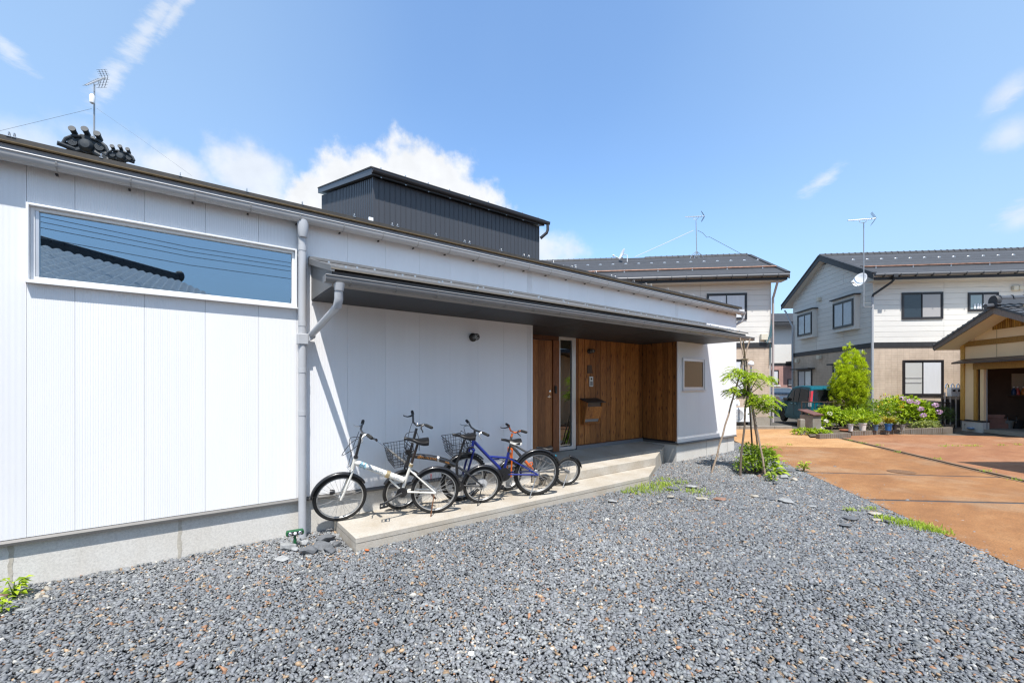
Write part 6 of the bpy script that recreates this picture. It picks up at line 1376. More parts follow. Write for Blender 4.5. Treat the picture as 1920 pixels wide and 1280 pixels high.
MB().box(-.06, .02, -.72, .72, .30, .58).build('rear_bumper', teal, ct, bevel=.03); MB().box(-.035, -.022, -.17, .17, .64, .81).build('number_plate', plate_y, ct)
B(-.04, -.02, -.5, .5, .84, .875).build('garnish', chrome, ct); MB().tube([(.02, .1, .965), (.0, .35, .99), (.02, .5, 1.12)], .009, 5).build('wiper', trim_black, ct)
b_ = MB(); b_.prism([(1.90, -.60, 1.545), (1.90, .60, 1.545), (2.42, .66, 1.055), (2.42, -.66, 1.055)], (.006, 0, .006)); b_.build('windscreen', car_glass, ct)
FS = cam_frame(17.3, 28.0, -.05, -1.0)
prof2 = [(-2.25, .25), (-2.25, .95), (-2.15, 1.05), (-1.95, 1.46), (-1.6, 1.52), (.1, 1.52), (.35, 1.47), (1.05, 1.08), (2.0, .98), (2.25, .82), (2.32, .5), (2.28, .25)]
st2, yb2 = car('silver car parked behind the teal minivan with a roof box', FS, prof2, 1.80, silver, .28, 1.0, (-1.4, 1.4), .34)
b_ = MB(); b_.prism([(.43, -.68, 1.43), (.43, .68, 1.43), (1.0, .78, 1.125), (1.0, -.78, 1.125)], (.008, 0, .010)); b_.build('windscreen', M('blue_glass', (.06, .09, .13), .06, spec=.8), st2)
for s_ in (1, -1):
    MB().box(2.10, 2.27, s_*.55, s_*.86, .74, .88).build('headlight', M('lamp_clear', (.6, .6, .6), .2), st2, bevel=.03); side_panel(st2, [(-1.7, 1.05), (-1.6, 1.40), (.2, 1.40), (.75, 1.08)][::-1], yb2, car_glass, 'side_window', s_=s_); MB().box(.75, .9, s_*.88, s_*1.06, 1.0, 1.14).build('mirror', trim_black, st2, bevel=.03)
MB().box(2.24, 2.35, -.62, .62, .36, .68).build('grille', trim_black, st2, bevel=.02); MB().box(2.30, 2.37, -.8, .8, .50, .55).build('bumper_bar', chrome, st2); MB().box(-1.0, .2, -.45, .25, 1.54, 1.66).build('roof_box', M('roof_box', (.55, .55, .55), .4), st2, bevel=.08)

# ------------------------------------------------------------------ garden strip
def P2(px, py): return W.onz(px, py)
gkerb = concrete('garden_kerb_concrete', (.17, .14, .11), (.6, .5, .42), .9)
def garden_kerb(label, pa, pb, n, hgt=.15, wd=.13):
    t = thing('garden_kerb', label, 'kerb'); a, b_ = P2(*pa), P2(*pb); d = Vector((b_[0]-a[0], b_[1]-a[1])).normalized(); nn = Vector((-d.y, d.x))
    if nn.dot(Vector((FX, FY))) < 0: nn = -nn
    for i in range(n):
        p, q = lerp2(a, b_, i/n + .002), lerp2(a, b_, (i+1)/n - .002); prism_z([p, q, (q[0]+nn.x*wd, q[1]+nn.y*wd), (p[0]+nn.x*wd, p[1]+nn.y*wd)], -.1, hgt).build('kerb_block', gkerb, t, bevel=.01)
        k_ = 5
        for j in range(k_):
            u_, v_ = lerp2(p, q, (j + .5)/k_), None; w_ = .008; prism_z([(u_[0]-d.x*w_ - nn.x*.002, u_[1]-d.y*w_ - nn.y*.002), (u_[0]+d.x*w_ - nn.x*.002, u_[1]+d.y*w_ - nn.y*.002), (u_[0]+d.x*w_ + nn.x*.01, u_[1]+d.y*w_ + nn.y*.01), (u_[0]-d.x*w_ + nn.x*.01, u_[1]-d.y*w_ + nn.y*.01)], -.02, hgt - .012).build('groove', CACHE['joint_line'], t)
garden_kerb('short grooved kerb at the front left of the flower garden', (1537, 823), (1596, 820.5), 3); garden_kerb('long grooved kerb under the row of flower pots', (1597, 817), (1787, 808.5), 9)
soil = [P2(1520, 821), P2(1597, 816), P2(1787, 806), cw((1790 - CX)/F*17.6, 17.6), cw((1500 - CX)/F*17.0, 17.0)]
tag(MB().add([(x, y, .05) for x, y in soil], [(0, 1, 2, 3, 4)]).build('garden_soil', M('soil', (.10, .075, .05), .95, var=.35, vscale=14, bmp=.8, bscale=30)), kind='structure')
# railing
def railing(label, pxs, d0, d1, zt_px, zb_px, step_px, top2=None):
    t = thing('railing', label, 'railing'); a, b_ = pxs; n = max(1, int((b_ - a)/step_px)); top = lambda px: at(px, zt_px, d0 + (d1 - d0)*(px - a)/(b_ - a)); bot = lambda px: at(px, zb_px, d0 + (d1 - d0)*(px - a)/(b_ - a))
    MB().tube([top(a), top(b_)], .022, 6).build('top_rail', M('rail_brown', (.05, .03, .025), .5), t)
    for i in range(n + 1): px = a + (b_ - a)*i/n; MB().tube([bot(px), top(px)], .022 if i in (0, n) else .010, 6).build('baluster', CACHE['rail_brown'], t)
    return t
railing('brown railing in front of the teal minivan', (1503, 1576), 15.9, 16.4, 753.5, 783, 8); railing('low brown railing behind the hydrangeas', (1600, 1781), 17.0, 17.2, 754.5, 790, 12)
bxp = P2(1521, 811); t = thing('concrete_box', 'small concrete box with a sloping brown lid beside the garden', 'box', (*bxp, 0), math.radians(PHI) + .25)
B(-.16, .20, -.2, .30, -.1, .62).build('body', kerb_mat, t, bevel=.01); MB().prism([(-.20, -.26, .62), (-.20, -.26, .65), (-.20, .34, .80), (-.20, .34, .77)], (.44, 0, 0)).build('lid', M('lid_brown', (.13, .06, .05), .6, var=.2, vscale=8), t)
pp = P2(1502, 814); t = thing('concrete_post', 'short concrete post at the end of the kerb by the minivan', 'post', (*pp, 0), math.radians(PHI)); B(-.075, .09, -.08, .09, -.1, .50).build('shaft', kerb_mat, t, bevel=.015); B(-.062, .078, -.068, .078, .501, .52).build('cap', bg_conc, t)

def flowers(t, pts, r, mat, name='flower_head', n=60):
    for p in pts:
        k = n; v = unit(rs.normal(0, 1, (k, 3))); P = np.array(p)[None] + v*np.array([r, r, r*.8])*.85; s_ = np.cross(v, [.3, .2, .9])
        put(name, tone_mesh(name, *leaves(P, unit(s_) + v*.4, r*.55, r*.26, .1, rs.rand(k), v)), mat, t)
lilac = leaf_mat('petal_lilac', (.48, .28, .60), (.80, .58, .84), .35); wpet = leaf_mat('petal_white', (.6, .58, .5), (.82, .8, .74), .3); ypet = leaf_mat('petal_yellow', (.62, .33, .01), (.85, .55, .03), .3)
def loc(pxy, dep, root): p = at(pxy[0], pxy[1], dep) - Vector(root.location); a = -root.rotation_euler[2]; return (p.x*math.cos(a) - p.y*math.sin(a), p.x*math.sin(a) + p.y*math.cos(a), p.z)
hy = bush('hydrangea_bush', 'low yellow-green bush with white flowers beside the brown-lidded box', P2(1567, 808), 1500, .13, .045, lf_lime, blobs=[(-.05, .35, .42, .55, .40, .36), (.35, .35, .34, .35, .35, .28), (-.45, .2, .22, .32, .3, .22), (.05, .4, .62, .32, .3, .2)])
flowers(hy, [loc((1549, 789), 14.9, hy), loc((1541, 803), 14.8, hy), loc((1556, 775), 15.1, hy)], .075, wpet)
cn_ = thing('conifer', 'bright golden-green conifer tapering to a ragged top', 'tree', (*cw((1592 - CX)/F*16.3, 16.3), 0), math.radians(PHI)); ps = []; kx = 16.3/F
def X_(px): return (px - 1592)*kx
def Z_(py): return H + (CY - py)*kx
lobes = [(1612, 692, 9, 32), (1572, 708, 10, 30), (1587, 692, 8, 34), (1584, 705, 16, 38), (1602, 700, 15, 38), (1614, 712, 12, 34), (1578, 722, 17, 30), (1596, 724, 20, 34), (1615, 730, 13, 32), (1604, 750, 20, 28), (1572, 735, 11, 20), (1612, 756, 12, 20), (1590, 742, 20, 26), (1601, 770, 17, 16), (1566, 752, 7, 10), (1604, 672, 4, 18), (1621, 700, 5, 18), (1588, 662, 5, 16)]
for px, py, rx, rz in lobes:
    for _ in range(int(rx*rz*.115) + 4):
        v = unit(rs.normal(0, 1, 3)); tp_ = 1 - .5*max(0, v[2])**1.5; q = v*(.55 + .45*rs.rand()); c = np.array([q[0]*rx*kx*tp_, q[1]*rx*kx*.9*tp_, q[2]*rz*kx]) + np.array([X_(px), rs.uniform(-.15, .15), Z_(py)])
        R_ = rs.uniform(.09, .16); k = 70; w = unit(rs.normal(0, 1, (k, 3)) + v*.8 + np.array([0, 0, .35])); P = c + w*R_*rs.uniform(.15, .8, (k, 1))*np.array([.85, .85, 1.15])
        brown = .0 if (py < 735 or rs.rand() > .45) else .45
        ps.append(leaves(P, w + np.array([0, 0, .55]) + rs.normal(0, .25, (k, 3)), .048*rs.uniform(.6, 1.3, k), .011, -.05, np.clip(rs.normal(.66 - brown, .16, k) + .22*v[2], 0, 1)))
put('crown', tone_mesh('crown', *join(ps)), lf_gold, cn_); b_ = MB(); b_.tube([(X_(1588), 0, -.05), (X_(1587), 0, .5), (X_(1590), 0, 1.2), (X_(1590), 0, 2.2)], [.07, .06, .05, .02], 8)
for px, py in ((1566, 760), (1575, 748), (1612, 752), (1570, 770)): b_.tube([(X_(1588), 0, Z_(785)), (X_((1588 + px)/2), 0, Z_(py + 6)), (X_(px), -.05, Z_(py))], [.035, .025, .008], 6)
b_.build('trunk', bark, cn_, True)
k = 340; P = np.stack([rs.normal(X_(1567), .13, k), rs.normal(0, .16, k), rs.normal(Z_(757), .12, k)], -1); put('dead_twigs', tone_mesh('dead_twigs', *leaves(P, rs.normal(0, 1, (k, 3)) + np.array([-.5, 0, .1]), .12, .007, .1)), leaf_mat('dead_twig', (.10, .06, .04), (.26, .19, .14), .1), cn_)
h2y = bush('hydrangea_bush', 'large hydrangea bush with lilac flower heads', P2(1730, 806), 2300, .13, .046, lf_lime, blobs=[(-.1, .75, .75, .7, .5, .42), (.45, .7, .62, .55, .5, .38), (-.5, .65, .5, .5, .40, .38), (.2, .6, .35, .6, .4, .3), (.65, .55, .34, .35, .35, .28)])
flowers(h2y, [loc(p, 15.5, h2y) for p in ((1719, 754), (1754, 759), (1761, 772), (1731, 778), (1706, 752))] + [loc((1693, 747), 15.8, h2y), loc((1726, 766), 15.5, h2y)], .092, lilac)
yb_ = bush('yellow_flower_bush', 'dark leafy bush dotted with yellow flowers beside the lilac hydrangea', P2(1668, 809), 1500, .085, .024, lf_mid, blobs=[(0, .8, .6, .55, .45, .45), (.35, .75, .7, .4, .4, .35), (-.4, .7, .45, .4, .4, .35), (.2, .65, .35, .5, .4, .3)])
flowers(yb_, [loc((rs.uniform(1645, 1700), rs.uniform(738, 768)), 15.6, yb_) for _ in range(26)], .038, ypet, 'flower', 14)
k = 60; P = np.stack([rs.normal(.25, .22, k), rs.normal(.3, .2, k), rs.uniform(.8, 1.3, k)], -1); put('upper_sprays', tone_mesh('upper_sprays', *leaves(P, rs.normal(0, 1, (k, 3)) + np.array([0, 0, .6]), .10, .02, .2)), lf_lime, yb_)
bush('leafy_clump', 'pale green strappy clump between the conifer and the yellow-flowered bush', P2(1640, 811), 1100, .15, .022, lf_lime, cat='plant', blobs=[(-.25, .62, .40, .42, .35, .34), (.25, .62, .36, .4, .35, .3), (-.6, .55, .34, .3, .3, .3)])
bush('variegated_plant', 'low pale variegated plant at the kerb below the lilac hydrangea', P2(1742, 808), 420, .12, .03, leaf_mat('leaf_pale', (.16, .22, .06), (.48, .50, .22), .35), cat='plant', blobs=[(0, .1, .15, .42, .25, .16)])
bush('dark_shrub', 'dark green needle-leaved shrub at the right end of the garden', P2(1776, 805), 1100, .13, .009, lf_dark, blobs=[(0, .3, .34, .42, .4, .36), (.15, .3, .55, .28, .3, .25)], up=.8)
bush('ground_creeper', 'low bright creeper spilling over the driveway corner by the concrete box', P2(1515, 815), 420, .09, .03, lf_lime, cat='plant', stems=False, blobs=[(-.15, 0, .08, .35, .2, .12), (.3, -.05, .07, .3, .2, .10), (.5, -.1, .05, .25, .15, .08)])
def pot(label, px, py, w_px, h_px, mat, plant=None, n=70, ph=.32, tall=.5):
    x, y = W.onz(px, py + 4, .15); dep = x*FX + (y + D)*FY; r = w_px/F*dep/2; h = h_px/F*dep; t = thing('potted_plant', label, 'potted plant', (x, y, .15), 0)
    MB().lathe([(r*.68, 0), (r*.92, h*.86), (r*1.04, h*.86), (r*1.06, h), (r*.93, h), (r*.9, h*.9), (.001, h*.88)], 20).build('pot', mat, t, True)
    if plant is not None:
        a = rs.uniform(0, 6.28, n); P = np.stack([np.cos(a)*r*.4*rs.rand(n), np.sin(a)*r*.4*rs.rand(n), h*.85 + rs.rand(n)*.06], -1); Dr = np.stack([np.cos(a)*tall, np.sin(a)*tall, rs.uniform(.4, 1.3, n)], -1)
        put('foliage', tone_mesh('foliage', *leaves(P, Dr, ph*rs.uniform(.6, 1.2, n), .016, .35)), plant, t)
pot('large white flower pot with a strappy plant on the garden kerb', 1617.5, 803, 13, 14.5, M('pot_white', (.62, .60, .57), .5), lf_lime, 90, .36)
pot('small white flower pot beside the terracotta saucer', 1595, 804, 9, 14, M('pot_white2', (.55, .55, .54), .5), lf_lime, 60, .3)
pot('slate blue flower pot second from the large white one', 1642, 803, 9, 11, M('pot_slate', (.07, .13, .22), .4), lf_lime, 60, .24)
pot('bright blue flower pot in the middle of the kerb', 1665.5, 803, 12.5, 13, M('pot_blue', (.02, .13, .36), .35), leaf_mat('leaf_yellow', (.25, .22, .02), (.5, .42, .06), .35), 80, .32)
pot('black flower pot right of the bright blue one', 1677.5, 802, 8, 11, M('pot_black', (.03, .03, .035), .5), lf_mid, 60, .26)
pot('grey flower pot at the right end of the pot row', 1692, 802, 9, 11, M('pot_grey', (.25, .26, .25), .6), lf_mid, 50, .22)
MB().lathe([(.16, 0), (.20, .05), (.21, .06), (.19, .06), (.15, .02), (.001, .02)], 20).build('saucer', M('terracotta', (.32, .11, .055), .8, var=.2, vscale=10), tag(bpy.data.objects.new('plant_saucer', None), 'shallow terracotta saucer at the left end of the pots', 'saucer'), True)
so_ = [o for o in bpy.data.objects if o.name == 'plant_saucer'][0]; COL.objects.link(so_); so_.location = (*W.onz(1587, 808.5, .05), .05)
# gas meters on their pipes
gm = thing('gas_meters', 'row of white gas meters on pipes beside the right house', 'meter', (*cw((1787 - CX)/F*17.2, 17.2), 0), F2.a); kx = 17.2/F
for i in range(4):
    x = (i - 1.5)*.20; pz = H + (CY - 728)*kx
    MB().tube([(x, 0, -.05), (x, 0, pz - .15)], .022, 6).build('pipe', steel, gm); MB().tube([(x + .03, 0, pz), (x + .03, 0, pz + .13), (x + .08, 0, pz + .19), (x + .13, 0, pz + .13), (x + .13, 0, pz)], .020, 7).build('pipe_hoop', chrome, gm, True)
    if i > 0: m_ = MB().box(x - .10, x + .10, -.16, .04, pz - .32, pz + .03).build('meter_body', white_trim, gm, bevel=.02); B(x - .05, x + .05, -.166, -.1605, pz - .12, pz - .05).build('dial', trim_black, m_)
b_ = thing('gap_fence', 'dark wooden fence in the gap beside the garage', 'fence', (*cw((1790 - CX)/F*17.6, 17.6), 0), F2.a)
for i in range(8): B(-.45 + i*.16, -.31 + i*.16, 0, .03, -.05, 1.2).build('board', M('fence_dark', (.03, .024, .02), .8, var=.2, vscale=6), b_)

# ------------------------------------------------------------------ garage
FG = cam_frame((1805 - CX)/F*16.3, 16.3, -.15, -.989); ga = thing('garage', 'cream garage with tiled gable roof, brown timbers and open door', 'garage', (FG.x, FG.y, 0), FG.a)
cream = M('garage_cream', (.84, .61, .37), .75, var=.05, vscale=2, bmp=.3, bscale=40); tan_w = wood('tan_timber', (.44, .22, .035), (.60, .34, .07), .8, False); grey_w = wood('weathered_timber', (.13, .10, .085), (.25, .20, .17), 1.0, False)
for c_n in ('soffit_cream',): sof = M(c_n, (.80, .68, .52), .8)
g = lambda px, py, y=0: FG.ony(px, py, y)
xd, zd = g(1843, 692); xl, zl = g(1827, 690); zbt, zbb = g(1807.7, 641)[1], g(1807.7, 650.5)[1]; WID = 4.6; zf = g(1808, 786)[1]; x_j = g(1826, 700)[0]; zlt = g(1827, 681)[1]
B(.03, x_j, .0, .15, .30, zbb).build('wall', cream, ga); B(x_j, WID, .0, .15, zlt + .02, zbb).build('wall', cream, ga); B(.03, WID, .0, .15, zbt, zbt + .62).build('wall', cream, ga)
pkx, pkz = g(1864, 573, -.72); tpx, tpz = g(1752, 647, -.72); slg = (pkz - tpz)/(pkx - tpx); rg = pkx
b_ = MB(); b_.prism([(.05, .001, zbt + .1), (WID, .001, zbt + .1), (rg, .001, zbt + .1 + (rg)*slg)], (0, .149, 0)); b_.build('gable_wall', cream, ga)
B(-.06, .10, -.035, .16, .33, zbt + .02).build('corner_post', tan_w, ga); B(.101, WID, -.03, .02, zbb, zbt).build('beam', tan_w, ga)
B(-.02, xd, -.01, .2, -.1, zf - .05).build('plinth', foundation_mat, ga); B(-.05, xd + .01, -.03, .21, zf - .048, zf + .01).build('plinth_flashing', slate_edge, ga)
B(x_j, WID, -.035, .05, zd + .0, zlt).build('lintel', tan_w, ga); B(x_j + .02, x_j + .14, -.03, .02, zf + .011, zd - .001).build('door_post', tan_w, ga); B(xd - .14, xd, .022, .10, zf + .011, zd - .001).build('door_reveal', cream, ga); B(xd - .03, xd + .01, .10, .14, -.02, zd).build('door_rail', aluminium, ga)
for px in (1826.5, 1869): X = g(px, 630)[0]; B(X - .008, X + .008, -.0035, .0, zbb if px < 1830 else zlt + .1, zbt + .4).build('panel_joint', M('tan_joint', (.36, .24, .14), .8), ga)
aw = MB(); za_, xa_ = g(1808, 680, -.35)[1], .05; aw.prism([(xa_, .0, za_ + .16), (xa_, -.42, za_ + .03), (xa_, -.42, za_ - .03), (xa_, 0, za_ + .09)], (WID, 0, 0)); aw.build('awning', M('awning_brown', (.06, .042, .038), .45), ga)
for i in range(14):
    pass
vx0, vz0 = g(1860.5, 618.5, -.02); vzl = g(1860.5, 609, -.02)[1]
b_ = MB(); xr = 2*rg - vx0; ztop = vzl + (rg - vx0)*slg*.86; b_.prism([(vx0, -.012, vz0), (xr, -.012, vz0), (xr, -.012, vzl), (rg, -.012, ztop), (vx0, -.012, vzl)], (0, .011, 0)); gv = b_.build('gable_vent', M('vent_dark', (.05, .03, .012), .8), ga); nsl = int((xr - vx0)/.062)
for i in range(nsl):
    x = vx0 + .01 + i*.062; zt2 = vzl + ((x - vx0) if x < rg else (xr - x - .03))*slg*.86 - .01; B(x, x + .036, -.028, -.0125, vz0, zt2).build('vent_slat', tan_w, gv)
# roof deck, barge boards, tiles
LG = 6.0; e_x = tpx; e_r = 2*rg - tpx
def rz(x): return pkz - abs(x - rg)*slg
for sgn in (1, -1):
    xe = rg - sgn*(rg - e_x)
    b_ = MB(); b_.prism([(rg, -.70, pkz - .20), (xe, -.70, tpz - .20), (xe, -.70, tpz - .10), (rg, -.70, pkz - .10)], (0, LG, 0)); b_.build('roof_deck', sof, ga)
    b_ = MB(); b_.prism([(rg, -.745, pkz - .27), (xe, -.745, tpz - .22), (xe, -.745, tpz - .05), (rg, -.745, pkz - .05)], (0, .038, 0)); b_.build('barge_board', grey_w, ga)
tile_m = M('roof_tile_glazed', (.075, .078, .085), .32, .15, var=.12, vscale=6, rand=.18)
tb = MB(); cl, tw = .235, .27; prof_t = [(0, .012), (.05, .034), (.10, .040), (.15, .022), (.20, .006), (.27, .0)]; m_ = len(prof_t)
vs = [(0 + 0, y, z + .045) for y, z in prof_t] + [(cl*1.1, y, z + .012) for y, z in prof_t] + [(0, y, .0) for y, z in prof_t]
tb.add(vs, [(i, i+1, i+1+m_, i+m_) for i in range(m_-1)] + [(i+2*m_, i+1+2*m_, i+1, i) for i in range(m_-1)]); tmesh = tb.mesh('tile', True); nrow = int((rg - e_x)/ (cl*math.cos(math.atan(slg)))) + 1; th = math.atan(slg)
ncol = 12
for sgn in (1, -1):
    for i in range(nrow):
        for j in range(ncol):
            if sgn == 1 and j > 3: continue
            # local tile x runs up the slope
            d = i*cl; xe = e_x if sgn == 1 else e_r; x = xe + sgn*d*math.cos(th); z = tpz - .08 + d*math.sin(th); o = put('roof_tile', tmesh, tile_m, ga); o.location = (x, -.76 + j*tw + (0 if sgn == 1 else .27), z); o.rotation_euler = (0, -th, 0) if sgn == 1 else (0, -th, math.pi)
    if sgn: pass
vt_ = MB(); vt_.box(0, cl*1.06, -.04, .10, -.035, .035); vt_.prism([(0, -.05, -.045), (0, -.05, .05), (0, .02, .075), (0, .11, .05), (0, .11, .03), (0, -.035, .03), (0, -.035, -.045)], (.045, 0, 0)); vtm = vt_.mesh('vt')
for sgn in (1, -1):
    for i in range(nrow):
        d = i*cl; xe = e_x if sgn == 1 else e_r; o = put('verge_tile', vtm, tile_m, ga); o.location = (xe + sgn*d*math.cos(th), -.72 if sgn == 1 else -.66, tpz - .02 + d*math.sin(th)); o.rotation_euler = (0, -th, 0) if sgn == 1 else (0, -th, math.pi)
b_ = MB(); b_.prism([(rg - .13, -.62, pkz - .05), (rg - .11, -.62, pkz + .18), (rg, -.62, pkz + .28), (rg + .11, -.62, pkz + .18), (rg + .13, -.62, pkz - .05)], (0, LG - .3, 0)); b_.build('ridge', tile_m, ga)
for k in range(12): b_ = MB(); b_.tube([(rg, -.60 + k*.36, pkz + .225), (rg, -.26 + k*.36, pkz + .225)], .105, 10); b_.tube([(rg, -.60 + k*.36, pkz + .225), (rg, -.56 + k*.36, pkz + .225)], .125, 10); b_.build('ridge_tile', tile_m, ga, True)
MB().lathe([(.06, -.06), (.17, -.06), (.19, 0), (.17, .06), (.06, .06)], 16, Matrix.Translation((rg, -.70, pkz + .14)) @ Matrix.Rotation(math.pi/2, 4, 'X') @ Matrix.Scale(1.15, 4, (0, 1, 0))).build('ridge_end_ornament', slate_edge, ga, True)
MB().tube([(rg, -.98, pkz - .02), (rg, -.55, pkz + .02)], .085, 12).build('ridge_end_tile', tile_m, ga, True)
MB().tube([(e_x - .06, -.7, tpz - .13), (e_x - .06, 5, tpz - .13)], .055, 8).build('gutter', slate_edge, ga); MB().tube([(e_x - .04, .25, tpz - .14), (e_x + .05, .25, tpz - .30), (-.10, .2, tpz - .45), (-.12, .2, .2)], .035, 8).build('downpipe', slate_edge, ga, True)
# inside
GD = M('garage_inside', (.10, .065, .045), .9, var=.2, vscale=3); b_ = MB(); b_.box(.02, WID, .16, 5.0, -.02, zbt); b_.f = [f for f in b_.f if f not in ((0, 1, 5, 4), (0, 3, 2, 1))]; b_.build('interior_wall', GD, ga); B(.02, WID, .02, 5.0, -.06, .055).build('floor', bg_conc, ga)
B(WID, WID + .15, 0, 5, -.1, zbt).build('wall', cream, ga)
yw0, zw1 = FG.onx(1897, 700, .03); zw0 = FG.onx(1897, 740, .03)[1]; B(.024, .034, yw0, yw0 + 1.2, zw0, zw1).build('side_pane', M('back_window', (.62, .56, .46), .5), ga); B(.024, .20, yw0 - .1, yw0 + 1.3, zw0 - .05, zw0 - .002).build('shelf', grey_w, ga)
def gitem(name, label, cat, px, py, y, prof_, mat, n=18, sc=(1, 1, 1)):
    x, z = FG.ony(px, py, y); wx, wy = FG.wor(x, y); t = thing(name, label, cat, (wx, wy, .008 if py > 770 else z), FG.a); MB().lathe(prof_, n, Matrix.Diagonal((*sc, 1))).build('body', mat, t, True); return t
def gfloor(px, py): return FG.loc(*W.onz(px, py))
def planter(label, px, py, w_, d_, h, mat, z=.008, rz=0):
    wx, wy = FG.wor(.30, FG.onx(px, py, .30)[0]); t = thing('planter_box', label, 'planter', (wx, wy, z), FG.a + rz); b_ = MB(); b_.add([(-w_*.9, -d_*.85, 0), (w_*.9, -d_*.85, 0), (w_*.9, d_*.85, 0), (-w_*.9, d_*.85, 0), (-w_, -d_, h), (w_, -d_, h), (w_, d_, h), (-w_, d_, h), (-w_*.9, -d_*.9, h), (w_*.9, -d_*.9, h), (w_*.9, d_*.9, h), (-w_*.9, d_*.9, h), (-w_*.8, -d_*.8, .03), (w_*.8, -d_*.8, .03), (w_*.8, d_*.8, .03), (-w_*.8, d_*.8, .03)],
        [(0,3,2,1),(0,1,5,4),(1,2,6,5),(2,3,7,6),(3,0,4,7),(4,5,9,8),(5,6,10,9),(6,7,11,10),(7,4,8,11),(8,9,13,12),(9,10,14,13),(10,11,15,14),(11,8,12,15),(12,13,14,15)]); b_.build('tray', mat, t); b_ = MB(); b_.box(-w_*1.03, w_*1.03, -d_*1.04, -d_, h - .03, h + .005); b_.build('rim', mat, t); return t
pm_ = M('planter_brown', (.36, .19, .155), .6, var=.12, vscale=8)
planter('long brown planter on the garage floor, lowest of the stack', 1864, 801, .17, .40, .19, pm_, .057); planter('brown planter stacked on the lowest one in the garage', 1863, 801, .15, .32, .17, pm_, .25, .05); planter('tilted empty planter on top of the garage stack', 1861, 801, .14, .28, .13, pm_, .43, -.2)
for lb, px, wv, hv, mt in (('grey bucket beside the planter stack in the garage', 1889, .17, .30, M('bucket_grey', (.22, .23, .22), .5)), ('black bucket right of the grey bucket in the garage', 1906, .19, .30, M('bucket_black', (.02, .02, .022), .5))):
    t = thing('bucket', lb, 'bucket', (*FG.wor(.34, FG.onx(px, 800, .34)[0]), .057)); MB().lathe([(wv*.75, 0), (wv, hv*.95), (wv*1.06, hv), (wv*.95, hv), (wv*.72, .02), (.001, .02)], 20).build('pail', mt, t, True); MB().ring((0, 0, hv - .02), wv*.98, .008, 20, 5, Matrix.Translation((0, 0, 0))).build('handle', steel, t, True)
for lb, px, mt in (('small dark blue bottle on the garage shelf', 1901, M('bottle_blue', (.03, .06, .16), .3)), ('red topped bottle on the garage shelf', 1908, M('bottle_red', (.5, .08, .08), .3)), ('orange bottle at the frame edge on the garage shelf', 1919, M('bottle_orange', (.55, .2, .03), .3))):
    t = thing('bottle', lb, 'bottle', (*FG.wor(.12, FG.onx(px, 736, .12)[0]), zw0 - .001), 0); MB().lathe([(.06, 0), (.065, .02), (.065, .16), (.03, .22), (.028, .28), (.001, .28)], 12).build('flask', mt, t, True); MB().lathe([(.034, .265), (.034, .31), (.001, .312)], 10).build('cap', white_trim, t, True)
tag(bpy.data.objects.new('blue_cloth', None), 'crumpled blue and white cloth on the ground by the garage plinth', 'cloth'); bc = bpy.data.objects['blue_cloth']; COL.objects.link(bc); bc.location = (*W.onz(1822, 805), .02); b_ = MB()
for i in range(5): b_.sphere((rnd.uniform(-.14, .14), rnd.uniform(-.1, .1), .03), .07, 9, 6, (1.3, 1, .5))
b_.build('fold', M('cloth_blue', (.16, .26, .42), .9, var=.5, vscale=22), bc)
tp = thing('garden_tap', 'short brown pipe tap at the foot of the garage corner post', 'tap', (*W.onz(1810, 803.5), 0)); MB().tube([(0, 0, 0), (0, 0, .13), (.04, -.03, .16), (.10, -.06, .13)], .02, 8).build('spout', M('tap_brown', (.08, .05, .035), .5, .4), tp, True); MB().lathe([(.03, .15), (.03, .18)], 10).build('handle', CACHE['tap_brown'], tp, True)

# ------------------------------------------------------------------ tiled house behind the white house
FT = cam_frame(-9.55, 10.2, .89, .45); th_ = thing('tiled_house', 'traditional tiled house whose ridge ornaments rise behind the white roof', 'house', (FT.x, FT.y, 0), FT.a)
oni = M('oni_tile', (.026, .033, .040), .6, .0, var=.2, vscale=10); ax_, az_ = FT.ony(165, 279, 0); zq = az_
B(ax_ - 3, ax_ + 3, .6, 9, -.1, zq - 1.9).build('wall', cream, th_); b_ = MB(); b_.prism([(ax_ - 3.2, .6, zq - 1.9), (ax_ + 3.2, .6, zq - 1.9), (ax_, .6, zq - .25)], (0, 8.3, 0)); b_.build('gable_wall', cream, th_)
for s_ in (1, -1):
    b_ = MB(); b_.prism([(ax_, 0, zq - .02), (ax_ + s_*3.8, 0, zq - 2.0), (ax_ + s_*3.8, 0, zq - 2.12), (ax_, 0, zq - .14)], (0, 9.4, 0)); b_.build('roof_slope', oni, th_)
    for k in range(14):
        q = k*.27; b_ = MB(); p = Vector((ax_ + s_*(.12 + q), -.04, zq - .07 - q*.52)); e = p + Vector((s_*.27, 0, -.14)); b_.tube([p, e], .062, 9); b_.tube([e - (e-p)*.12, e], .078, 9); b_.build('verge_tile', oni, th_, True)
    for k in range(7): q = .55*k; MB().tube([(ax_ + s_*(.3 + q), -.10, zq - .20 - q*.52), (ax_ + s_*(.3 + q), .35, zq - .16 - q*.52)], .07, 9).build('eave_end_tile', oni, th_, True)
MB().prism([(ax_ - .16, .15, zq - .1), (ax_ - .14, .15, zq + .22), (ax_, .15, zq + .32), (ax_ + .14, .15, zq + .22), (ax_ + .16, .15, zq - .1)], (0, 8.8, 0)).build('ridge', oni, th_)
